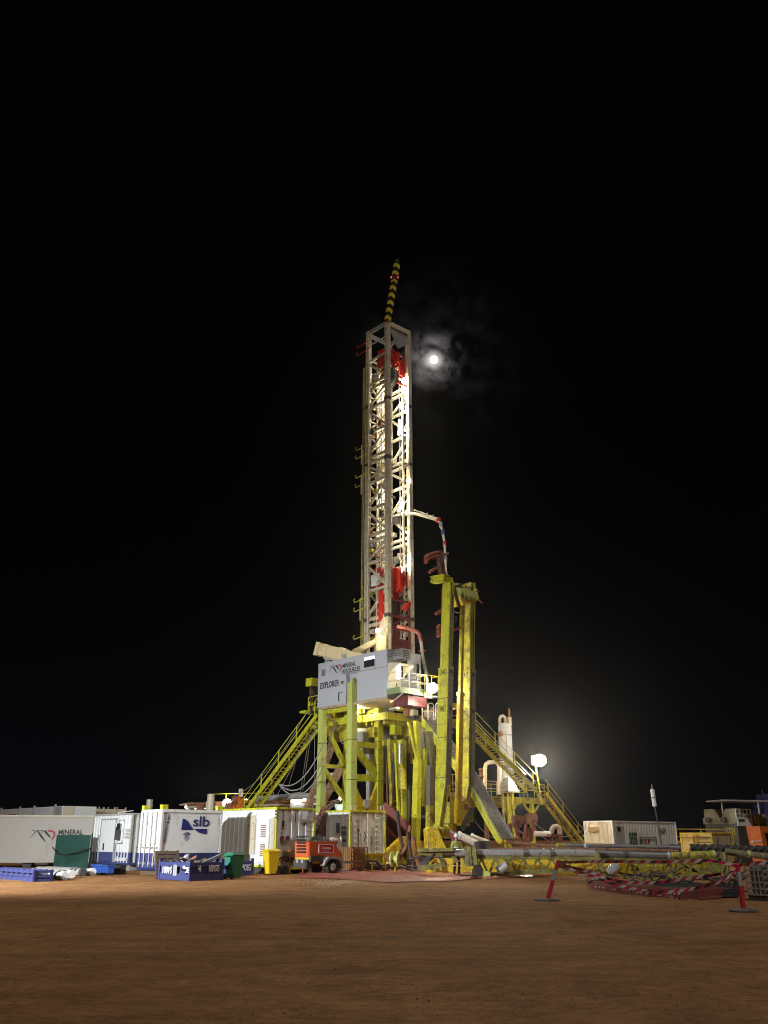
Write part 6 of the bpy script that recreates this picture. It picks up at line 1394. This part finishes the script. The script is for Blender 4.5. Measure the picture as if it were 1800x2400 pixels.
# ================================================================== WORKER
P = G(1071, 2053)
t = thing('person', 'worker in dark trousers and a yellow hi-vis top behind the steel pipe', 'person', P)
def figure(P, t):
    H_ = 1.72
    nodes = {'pel': (0, 0, .95, .145), 'wst': (0, .01, 1.12, .135), 'che': (0, 0, 1.32, .165), 'nk': (0, -.03, 1.50, .062), 'hd': (0, -.05, 1.64, .092), 'hdt': (0, -.05, 1.74, .07),
             'hl': (-.1, 0, .90, .095), 'kl': (-.12, -.03, .50, .068), 'al': (-.12, .03, .10, .05), 'fl': (-.13, -.15, .04, .042), 'hr': (.1, 0, .90, .095), 'kr': (.11, -.05, .50, .068), 'ar': (.10, .0, .10, .05), 'fr': (.12, -.17, .04, .042),
             'sl': (-.19, 0, 1.42, .075), 'el': (-.27, -.04, 1.15, .052), 'wl': (-.22, -.26, 1.04, .036), 'pl': (-.2, -.35, 1.03, .034), 'sr': (.19, 0, 1.42, .075), 'er': (.27, -.08, 1.17, .052), 'wr': (.2, -.3, 1.1, .036), 'pr': (.18, -.38, 1.1, .034)}
    ed = [('pel', 'wst'), ('wst', 'che'), ('che', 'nk'), ('nk', 'hd'), ('hd', 'hdt'), ('pel', 'hl'), ('hl', 'kl'), ('kl', 'al'), ('al', 'fl'), ('pel', 'hr'), ('hr', 'kr'), ('kr', 'ar'), ('ar', 'fr'), ('che', 'sl'), ('sl', 'el'), ('el', 'wl'), ('wl', 'pl'), ('che', 'sr'), ('sr', 'er'), ('er', 'wr'), ('wr', 'pr')]
    ks = list(nodes); me = bpy.data.meshes.new('p'); me.from_pydata([nodes[k][:3] for k in ks], [(ks.index(a), ks.index(b)) for a, b in ed], [])
    o = bpy.data.objects.new('p', me); col.objects.link(o); m = o.modifiers.new('s', 'SKIN'); m.use_smooth_shade = True
    for k, sv in zip(ks, me.skin_vertices[0].data): r = nodes[k][3]; sv.radius = (r, r); sv.use_root = (k == 'pel')
    o.modifiers.new('d', 'SUBSURF').levels = 2
    bpy.context.view_layer.update()
    ev = bpy.data.meshes.new_from_object(o.evaluated_get(bpy.context.evaluated_depsgraph_get()))
    bpy.data.objects.remove(o)
    rot = Matrix.Rotation(R(25), 4, 'Z')
    mb = MB(); mb.add([P + rot @ q.co for q in ev.vertices], [tuple(p.vertices) for p in ev.polygons])
    mats = []
    for p in ev.polygons:
        c = p.center
        mats.append(2 if c.z > 1.49 or (abs(c.x) > .12 and c.y < -.24 and c.z > .9) else 1 if c.z > .98 else 0)
    mb.m = mats
    mb.build('body', [WORKW, HIVIS, SKIN], t, smooth=True)
    for z, x, y in ((.42, -.12, -.03), (.62, -.11, -.03), (.42, .11, -.04), (.62, .11, -.05)):
        MB().lathe(P + rot @ Vector((x, y, z)), [(.082, 0), (.082, .045)], 12).build('reflective_band', WPRINT, t)
    MB().lathe(P + rot @ Vector((0, 0, 1.2)), [(.175, 0), (.178, .05)], 14).build('reflective_band', WPRINT, t)
    h = P + rot @ Vector((0, -.05, 1.68)); MB().lathe(h, [(.15, 0), (.125, .02), (.12, .07), (.08, .125), (.02, .14)], 14).build('helmet', WHITE, t, smooth=True)
    for s in (-1, 1): MB().box(P + rot @ Vector((s * .12 - .05, -.22, 0)), X * .1, Y_ * .26, Z * .09).build('boot', BLK, t, bevel=.02)
    f_ = P + rot @ Vector((0, -.145, 1.60)); MB().ball(f_, .018).build('nose', SKIN, t)
figure(P, t)
# ================================================================== BOLLARDS, TAPE
def bollard(label, Pb, Pt, band):
    t = thing('delineator_post', label, 'bollard', flat(Pb), 'red delineator posts'); d = Pt - Pb
    B = MB(); B.lathe(flat(Pb), [(.05, .0), (.36, .0), (.36, .03), (.30, .05), (.1, .07)], 8); B.build('base', paint('rubber_base', (.16, .15, .13), .8, .4), t)
    b0, b1 = band
    for f0, f1, m in ((.03, b0, BRED), (b0, b1, paint('reflective_grey', (.42, .45, .5), .3, .1)), (b1, 1, BRED)):
        MB().tube(Pb + d * f0, Pb + d * f1, .062 - .012 * f0, 14, .062 - .012 * f1).build('tube', m, t, smooth=True)
    MB().ball(Pb + d * 1.0, .055).build('cap', BRED, t, smooth=True)
    return Pb + d
PB1 = G(1283, 2111); PT1 = W(1308, 2019, PB1.y - .05)
T1 = bollard('leaning red delineator post with grey reflective band, left one on the dirt', PB1, PT1, (.52, .78))
PB2 = G(1744, 2136); PT2 = W(1728, 2028, PB2.y)
T2 = bollard('upright red and white delineator post near the right edge', PB2, PT2, (.55, .86))
def tape(label, pts, w=.075, seed=0):
    pp = []; pts = [Vector(p) for p in pts]
    n = len(pts)
    for i in range(n - 1):
        p0, p1, p2, p3 = pts[max(0, i - 1)], pts[i], pts[i + 1], pts[min(n - 1, i + 2)]
        for s in range(12):
            q = s / 12; pp.append(.5 * ((2 * p1) + (p2 - p0) * q + (2 * p0 - 5 * p1 + 4 * p2 - p3) * q * q + (3 * p1 - p0 - 3 * p2 + p3) * q ** 3))
    pp.append(pts[-1]); mb = MB(); L_ = 0; m = 0; acc = 0
    # ribbon cut into slanted stripes at equal lengths
    ln = [0]
    for a, b in zip(pp[:-1], pp[1:]): ln.append(ln[-1] + (b - a).length)
    def at(s):
        s = min(max(s, 0), ln[-1] - 1e-4)
        for i in range(len(ln) - 1):
            if ln[i + 1] >= s: f_ = (s - ln[i]) / max(1e-6, ln[i + 1] - ln[i]); return pp[i].lerp(pp[i + 1], f_), (pp[i + 1] - pp[i]).normalized()
    step = .14; k = 0; s = 0; rnd = random.Random(seed)
    while s < ln[-1]:
        e_ = min(s + step, ln[-1]); tw = .6 * noise.noise((s * .9, seed, 0))
        def edge(s_, sh):
            p, d = at(s_ + sh); side = (Z * math.cos(tw) + d.cross(Z).normalized() * math.sin(tw)); return p, side
        (a, sa), (b, sb) = edge(s, 0), edge(e_, 0); (a2, _), (b2, _) = edge(s, step * .7), edge(e_, step * .7)
        mb.cur = [0, 1, 0, 1, 0, 1, 2, 0, 2][k % 9]
        mb.add([a, b, b2 + sb * w, a2 + sa * w], [(0, 1, 2, 3)]); s = e_; k += 1
    return solo(mb, 'barrier_tape', [paint('tape_red', (.62, .05, .10), .4, .1), paint('tape_white', (.72, .68, .66), .4, .15), paint('tape_print', (.09, .03, .05), .5, .2)], label, 'barrier tape', pts[0], group='red and white barrier tapes')
tp1 = T1 - Z * .06; tp2 = T2 - Z * .05
tape('red and white tape stretched level from left post to right post', [tp1, W(1420, 2023, 24.8), W(1560, 2024, 23.8), W(1660, 2021, 23.2), tp2], seed=1)
tape('upper sagging striped tape hanging between the two posts', [tp1 - Z * .05, W(1375, 2045, 25.3), W(1450, 2069, 24.8), W(1530, 2073, 24.3), W(1600, 2064, 23.8), W(1690, 2052, 23.2)], seed=4)
tape('lowest sagging striped tape drooping close to the bund wall', [tp1 - Z * .1, W(1360, 2048, 25.2), W(1440, 2076, 24.8), W(1530, 2094, 24.2), W(1600, 2091, 23.7), W(1680, 2073, 23.1), tp2 - Z * .1], seed=7)
tape('striped tape leading from the right post off the right edge', [tp2, W(1770, 2027, 22.4), W(1830, 2025, 22)], seed=9)
tape('loose striped tape lying on the dull red bund and the dirt', [G(1420, 2086, .25), G(1470, 2092, .28), G(1530, 2098, .3), G(1580, 2106, .03), G(1610, 2112, .02)], seed=17)
tape('short twisted tape tail knotted at the left post', [tp1, W(1322, 2030, 25.6), W(1345, 2045, 25.4), W(1380, 2058, 25.2)], seed=12)
# grey tote, far right
P = G(1796, 2112); tote('grey caged tote cut by the right edge', P, 1.2, reach(P, u, 1756), rise(P, 2024), TOTE, GAL, 4, 5)
# ================================================================== CONTAINERS AND MACHINES, RIGHT
P = W(1437, 1955, 66); L1 = reach(P, v, 1587); Wd = reach(P, u, 1360); P = flat(P); z1 = rise(P, 1923)
rc = container('site_hut', 'long white site hut container with a grey door and barred window behind the catwalk', P, L1, 2.44, .1, z1, WHITE, OFFWH, WHITE, pitch=.36)  # left end coloured cream to carry the warm lamplight
def rp_(px, py, off=.0): s = reach(P, v, px); q = flat(P) + v * s; return q + Z * rise(q, py) - u * off
a, b = rp_(1448, 1981, .03), rp_(1469, 1981); MB().box(a, v * (b - a).length, u * .05, Z * (rise(a, 1936))).build('door', GREY, rc)
a = rp_(1453, 1949, .04); MB().box(a, v * .36, u * .02, Z * .3).build('door_window', GLASS, rc)
a = rp_(1481, 1981, .02); w_ = (rp_(1497, 1981) - a).length; MB().box(a, v * w_, u * .04, Z * .85).build('window', GLASS, rc)
for k in range(5): MB().bar(a - u * .03 + v * w_ * k / 4, a - u * .03 + v * w_ * k / 4 + Z * .85, .03).build('window_bar', GBIN if k in (0, 4) else GREY, rc)
for k in range(4): MB().bar(a - u * .03 + Z * .28 * k, a - u * .03 + v * w_ + Z * .28 * k, .03).build('window_bar', GREY, rc)
text('SJA', rp_(1553, 1951, .012), v, Z, .33, DGREY, rc, .9)
for px, m in ((1509, GBIN), (1517, BRED), (1525, DGREY)):
    c = rp_(px, 1971, .02); MB().prism([c + v * .16, c + Z * .2, c - v * .16, c - Z * .2], -u * .015).build('placard', m, rc)
a, b = rp_(1505, 1980, .03), rp_(1542, 1980); w_ = (b - a).length; mb = MB(); mb.bar(a, a + Z * .5, .05); mb.bar(a + v * w_, a + v * w_ + Z * .5, .05); mb.bar(a + Z * .5, a + v * w_ + Z * .5, .05); mb.build('handrail', DGREY, rc)
a = facept(P, 1410, 1949, .012); MB().box(a, -u * .0 + u * .9, -v * .012, Z * .3).build('placard', paint('tan_board', (.42, .28, .14), .6, .3), rc)
# antenna
b = flat(W(1555, 1985, 55)); z0, z1 = rise(b, 1890), rise(b, 1850); lean = X * -.32
t = thing('mast_light', 'thin dark pole topped by a white cylinder, in front of the site hut', 'pole', b)
MB().tube(b, b + Z * z0 + lean * .85, .04, 8).build('pole', DGREY, t); MB().tube(b + Z * z0 + lean * .85, b + Z * z1 + lean, .12, 10).build('head', WHITE, t, smooth=True); MB().tube(b + Z * z1 + lean, b + Z * (z1 + .3) + lean, .03, 6).build('tip', GREY, t)
MB().lathe(b + Z * (z0 + z1) * .5 + lean * .93, [(.13, -.03), (.135, .03)], 10).build('band', DGREY, t)
# small grey container with yellow frame, lamplight put into its end colour
P = W(1669, 1965, 60); L1 = reach(P, v, 1716); W1 = reach(P, u, 1594); P = flat(P); z1 = rise(P, 1951)
yc = container('tank_container', 'grey ten foot container with double doors coloured lamplit yellow, right of the site hut', P, L1, W1, .05, z1, YELG, paint('lamplit_yellow', (.66, .44, .10), .5, .3), GREY, corrA=False, pitch=.24)
for f_ in (.44, .56): box_at(P, -.03, .03, W1 * f_ - .06, W1 * f_ + .06, .2, z1 - .15).build('door_post', YELG, yc); MB().tube(lw(P, -.05, W1 * f_, .2), lw(P, -.05, W1 * f_, z1 - .15), .03, 6).build('locking_bar', RUST, yc)
MB().bar(lw(P, -.02, .1, z1 - .28), lw(P, -.02, W1 - .1, z1 - .28), .05).build('lintel_bar', RUST, yc)
text('GTRU 007131 3', facept(P, 1640, 1967, .04), -u, Z, .17, DGREY, yc, 1.1)
MB().box(facept(P, 1640, 1975, .04), -u * 1.0, v * .01, Z * .05).build('stencil', DGREY, yc)
c = bpt(P, 1689, 1974, .02); MB().prism([c - v * .1, c + v * .12, c + v * .02 + Z * .35], -u * .015).build('placard', MAROON, yc)
# railing behind
t = thing('tank_railing', 'yellow tank top railing behind the yellow ended container', 'railing', W(1620, 1955, 56))
a = W(1588, 1972, 66); b = W(1704, 1973, 65); MB().tube(a + Z * .0, b, .04, 6).build('rail', YELG, t)
railing(t, [a - Z * .2, b - Z * .2], h=1.0, sp=1.3, mat=YELG); e = W(1726, 1985, 62); railing(t, [b - Z * .2, Vector((e.x, e.y, b.z - .3))], h=1.1, sp=.7, mat=YELG)
MB().box(flat(a), b.xy.to_3d() - a.xy.to_3d(), Y_ * 2, Z * (a.z - .2)).build('tank', NAVY, t)
# dark shaker / crusher machine
P = W(1727, 1925, 68); 
t = thing('mud_tank_unit', 'tall dark tank unit with two olive hoods and a white sided cage at the right', 'mud tank', P)
z_ = lambda py: rise(P, py)
Lm = reach(P, v, 1810); Wm = reach(P, u, 1652); ss_ = [reach(P, u, x) for x in (1727, 1693, 1688, 1652)]; sm_ = [reach(P, u, x) for x in (1664, 1700)]; e = reach(P, v, 1762); P = flat(P)
box_at(P, 0, Lm, 0, Wm, 0, z_(1931)).build('tank_body', DGREY, t)
ol = paint('olive_hood', (.26, .23, .16), .6, .4); 
box_at(P, -.06, 1.2, .0, Wm + .1, z_(1931), z_(1916)).build('ledge', ol, t)
s = ss_
for a, b in ((s[0], s[1]), (s[2], s[3])):
    za, zb_ = z_(1916), z_(1895); MB().prism([lw(P, -.02, a + .02, za), lw(P, -.02, b - .02, za), lw(P, -.02, b - .02, zb_), lw(P, -.02, a + (b - a) * .3, zb_), lw(P, -.02, a + .02, zb_ - .5)] if a != s[0] else [lw(P, -.02, a + .02, za), lw(P, -.02, b - .02, za), lw(P, -.02, b - .02, zb_ - .5), lw(P, -.02, a + (b - a) * .7, zb_), lw(P, -.02, a + .02, zb_)], v * 1.0).build('hood', ol, t)
for sp_ in sm_: c = lw(P, -.1, sp_, z_(1921)); MB().tube(c, c - v * .25, .2, 10).build('motor', DGREY, t)
box_at(P, .0, e, -.06, .0, z_(1936), z_(1917)).build('white_panel', WHITE, t)
text('SWACO', lw(P, .15, -.07, z_(1926)), v, Z, .22, DGREY, t, .8) if 0 else MB().box(lw(P, .15, -.07, z_(1926)), v * .9, u * .01, Z * .2).build('print_bar', DGREY, t)
mb = MB()
for k in range(5): mb.bar(lw(P, e * k / 4, 0, z_(1917)), lw(P, e * k / 4, 0, z_(1896)), .06)
for zz in (1917, 1907, 1896): mb.bar(lw(P, 0, 0, z_(zz)), lw(P, e, 0, z_(zz)), .06)
mb.build('cage', WHITE, t)
box_at(P, e + .3, Lm, .5, 3, z_(1931), z_(1905)).build('upper_block', GREY, t); box_at(P, e + 1.2, Lm, .4, 1.2, z_(1928), z_(1912)).build('upper_block', GREY, t)
for k in (0, .6): MB().bar(lw(P, e + .3 + k, -.1, z_(1945)), lw(P, e + .3 + k, -.1, z_(1912)), .06).build('ladder_rail', YELG, t)
for k in range(6): MB().bar(lw(P, e + .3, -.1, z_(1943 - 5 * k)), lw(P, e + .9, -.1, z_(1943 - 5 * k)), .045).build('ladder_rung', YELG, t)
a = W(1674, 1877, 69); b = W(1830, 1880, 70); t2 = thing('canopy_roof', 'thin flat canopy roof on posts above the dark tank unit', 'canopy', a)
MB().bar(a, b, 2.4, .1).build('roof', GREY, t2)
for px in (1691, 1776): c = W(px, 1878, 69.2); MB().tube(c, c - Z * .9, .06, 8).build('post', WHITE, t2)
c = flat(W(1800, 1900, 76)); t = thing('blue_derrick', 'dark blue piece of plant with a thin aerial at the right edge', 'plant machine', c)
MB().box(c - X * .3, X * 1.6, Y_ * 1.2, Z * rise(c, 1860)).build('body', BLUE, t); MB().tube(c + Z * rise(c, 1862) - X * .25, c + Z * rise(c, 1850) - X * .25, .06, 6).build('aerial', DGREY, t)
for k in range(3): MB().cbox(c - X * (.6 + .2 * k) + Z * (rise(c, 1875) - .5 * k), X * .5, Y_ * .5, Z * .4).build('pipework', NAVY, t)
P = flat(W(1783, 1960, 54)); t = thing('orange_machine', 'orange steel frame with pale hoses at the right edge', 'machine', P)
z_ = rise(P, 1936); MB().prism([lw(P, 0, 0, z_), lw(P, 2, 0, z_), lw(P, 2, 0, z_ - .35), lw(P, .5, 0, z_ - .35), lw(P, .75, 0, .3), lw(P, .3, 0, .3)], u * .8).build('frame', ORANGE, t)
MB().box(lw(P, .8, .2, .2), v * 1.5, u * .6, Z * 1.4).build('panel', MAROON, t)
for k in range(3): MB().path([lw(P, .95 + .12 * k, -.1, z_ - .3), lw(P, .9 + .15 * k, -.2, z_ - .9), lw(P, 1.05 + .1 * k, -.15, .5)], .04, 6).build('hose', WHITE, t)
for k in range(2): MB().tube(lw(P, -.9, .1, .9 + k * .55), lw(P, .3, .1, .9 + k * .55), .05, 8).build('side_pipe', WHITE, t)

# ================================================================== BACKGROUND TANKS, LEFT; CABLES
KW[0] = 1.10
a0 = flat(W(440, 1960, 64)); b0 = flat(W(740, 1960, 60))
t = thing('mud_tank_unit', 'row of mud tanks with rusty pipes and railings behind the generator containers', 'mud tank', a0.lerp(b0, .5))
dx = (b0 - a0)
MB().box(a0, dx, Y_ * 3, Z * rise(a0, 1902)).build('tank_body', GREY, t)
for y, r, m in ((1882, .14, RUST), (1888, .1, OFFWH)): MB().tube(W(440, y + 4, 63.5), W(760, y - 4, 59.5), r, 8).build('header_pipe', m, t)
MB().tube(W(600, 1872, 60), W(745, 1864, 59), .2, 10).build('header_pipe', GREY, t)
railing(t, [W(497, 1898, 63), W(560, 1897, 62), W(640, 1896, 61)], h=1.1, sp=1.4, mat=YEL); railing(t, [W(752, 1905, 57), W(800, 1895, 56)], h=1.2, sp=1.3, mat=OFFWH)
for px in (548, 556, 563): MB().bar(W(px, 1898, 61), W(px + 6, 1858 + (px % 3) * 6, 61), .22, .2, up=u).build('strut', ORANGE, t)
for k in range(12): c = W(470 + k * 22, 1893 - (k % 3) * 4, 62); MB().cbox(c, X * .5, Y_ * .4, Z * random.uniform(.3, .7)).build('valve_block', [RUST, OFFWH, ORANGE][k % 3], t)
MB().ball(W(551, 1876, 61), .3).build('valve_body', RUST, t); MB().tube(W(565, 1868, 61), W(565, 1849, 61), .16, 8).build('pipe_end', WARMW, t)
MB().box(W(680, 1900, 60), X * 1.6, Y_ * 1, Z * 1.0).build('panel', GREY, t)
random.seed(2)
CB = [((718, 1672, 51.5), (541, 1868, 60), .9, 'long sagging wire from the drill floor to the tanks, outermost left'), ((760, 1740, 51), (658, 1838, 53.5), .9, 'pale hose looping from the cabin leg to the left stairway, uppermost'), ((760, 1775, 51), (655, 1838, 53.5), 1.0, 'pale hose looping from the cabin leg to the left stairway, middle'), ((760, 1795, 51), (655, 1840, 53.4), 1.1, 'pale hose looping from the cabin leg to the left stairway, lowest'),
      ((725, 1720, 51.5), (703, 1862, 58), .05, 'thin guy wire down to the round white canopy, left'), ((729, 1720, 51.5), (708, 1862, 58), .05, 'thin guy wire down to the round white canopy, right'), ((716, 1735, 52), (640, 1880, 58), .1, 'thin wire under the left stairway to the tank rail'), ((700, 1760, 52), (662, 1885, 58), .1, 'thin wire under the left stairway nearest the canopy'),
      ((737, 1700, 51), (738, 1880, 55), .0, 'vertical thin wire just left of the cabin leg'), ((792, 1690, 50.5), (760, 1745, 50.5), .2, 'pale cable under the cabin between the left leg and pylon'), ((785, 1690, 50.8), (756, 1800, 51), .2, 'second pale cable slanting under the cabin to the left leg'), ((1172, 1872, 53), (1205, 1925, 53), .3, 'pale cable hanging under the rusty platform'), ((1254, 1930, 54), (1375, 1938, 57), .7, 'wire sagging from the platform leg to the white hut, upper'), ((1254, 1945, 54), (1375, 1950, 57), .9, 'wire sagging from the platform leg to the white hut, lower'), ((1110, 1920, 49), (1190, 1960, 52), .5, 'cable crossing behind the yellow ramp'), ((795, 1725, 52), (808, 1742, 50), .2, 'cable behind the pylon under the cabin')]
for p, q, sag, lb in CB:
    P_, Q_ = W(*p), W(*q); th = .035 if 'pale hose' in lb else .018
    mb = MB(); mb.path(cat_curve(P_, Q_, sag), th, 5); solo(mb, 'cable', CABLE, lb, 'cable', Q_, group='cables and wires around the rig')
# bundle of cables over the generator
KW[0] = 1.0
P_ = [W(800, 1880, 53.2), W(780, 1885, 52.4), W(764, 1896, 51.5), W(755, 1910, 51), W(749, 1935, 50.6), W(745, 1975, 50.4)]
t = thing('cable_bundle', 'thick drooping bundle of dark maroon cables between the two generator containers', 'cable bundle', flat(P_[-1]))
for k in range(9):
    pts = [p + v * (.1 * k - .4) * (i / 5) + u * random.uniform(-.1, .1) + Z * random.uniform(-.08, .1) for i, p in enumerate(P_)]; pp = []
    for a, b in zip(pts[:-1], pts[1:]): pp += [a.lerp(b, s / 3) for s in range(3)]
    pp.append(pts[-1]); MB().path(pp, .05, 6).build('cable', MAROON if k % 3 == 0 else HOSE, t, smooth=True)
KW[0] = 1.14
# equipment at the left cabin corner (winch column)
t = thing('winch_column', 'cluttered yellow winch and hose column at the left end of the cabin', 'winch', W(733, 1668, 51.3))
q = W(733, 1668, 51.3); MB().bar(q, q + Z * (rise(q, 1592)), .3, .3, up=u).build('column', YELD, t); MB().cbox(q + Z * (rise(q, 1600)), v * .8, u * .6, Z * .5).build('head_box', YEL, t)
for k in range(8): MB().path([q + v * (.1 * k - .4) - u * .2 + Z * (rise(q, 1610)), q + v * (.12 * k - .5) - u * .3 + Z * 1.2, q + v * (.08 * k - .3) - u * .2 - Z * .2], .04, 5).build('hose', HOSE if k % 2 else DGREY, t)
for k in range(5): MB().cbox(q + v * random.uniform(-.4, .4) - u * .25 + Z * random.uniform(.1, 1.4), v * .25, u * .2, Z * .25).build('valve', [YEL, OFFWH, DGREY][k % 3], t)
MB().box(q - v * .6 - Z * .1, v * 1.6, u * .6, Z * .14).build('floor', YEL, t)
railing(t, [W(722, 1672, 50.6), W(745, 1667, 50.6)], h=1.0, sp=.6)
# railing on the drill floor, right, below the balcony
t = thing('railing', 'yellow looped railing on the drill floor right of the maroon box', 'railing', W(1000, 1690, 48.4))
for x0 in (990, 1004, 1022):
    a, b = W(x0, 1686, 48.4), W(x0 + 13, 1688, 48.4); MB().path([a, a + Z * .85, a.lerp(b, .12) + Z * .97, a.lerp(b, .88) + Z * .97, b + Z * .85, b], .035, 6).build('loop', OFFWH, t); MB().tube(a + Z * .5, b + Z * .5, .028, 6).build('rail', OFFWH, t)
t = thing('floor_machine', 'rusty machinery on the drill floor behind the looped railing', 'machinery', W(1005, 1690, 49.5)); q = W(1000, 1690, 49.8)
for k in range(10): MB().cbox(q + v * random.uniform(-1.4, 1.2) + Z * random.uniform(.1, 1.0) + u * random.uniform(0, .5), v * .5, u * .4, Z * random.uniform(.2, .6)).build('machine_block', [RUST, OFFWH, DGREY][k % 3], t, bevel=.04)
t = thing('railing', 'cream railing on the far side walkway seen between the two yellow beams', 'railing', W(1060, 1860, 53)); railing(t, [W(1046, 1860, 53), W(1078, 1860, 53)], h=1.2, sp=.5, mat=OFFWH); MB().bar(W(1046, 1862, 53), W(1078, 1862, 53), .8, .2).build('floor', WARMW, t)
t = thing('railing', 'drill floor edge railing between the beams and the right stairway', 'railing', W(1075, 1690, 50)); railing(t, [W(1058, 1698, 50), W(1112, 1700, 51.5)], h=1.1, sp=1, mat=YEL); MB().bar(W(1055, 1695, 50), W(1112, 1702, 51.4), .3, .5).build('edge_beam', YELD, t)
q = W(1060, 1660, 50); MB().box(q, v * .5, u * .4, Z * .35).build('junction_box', YELG, t)

# ================================================================== NIGHT AIR
hm = bpy.data.materials.new('haze_air'); hm.use_nodes = True; hn = hm.node_tree.nodes; hn.remove(hn['Principled BSDF'])
hv = hn.new('ShaderNodeVolumePrincipled'); hv.inputs['Color'].default_value = (.9, .92, .95, 1); hv.inputs['Density'].default_value = .0003; hv.inputs['Anisotropy'].default_value = .92
hm.node_tree.links.new(hv.outputs[0], hn['Material Output'].inputs['Volume'])
hz_box = MB().box(Vector((-75, -12, -1.2)), X * 165, Y_ * 105, Z * 46).build('haze', hm); hz_box['kind'] = 'stuff'
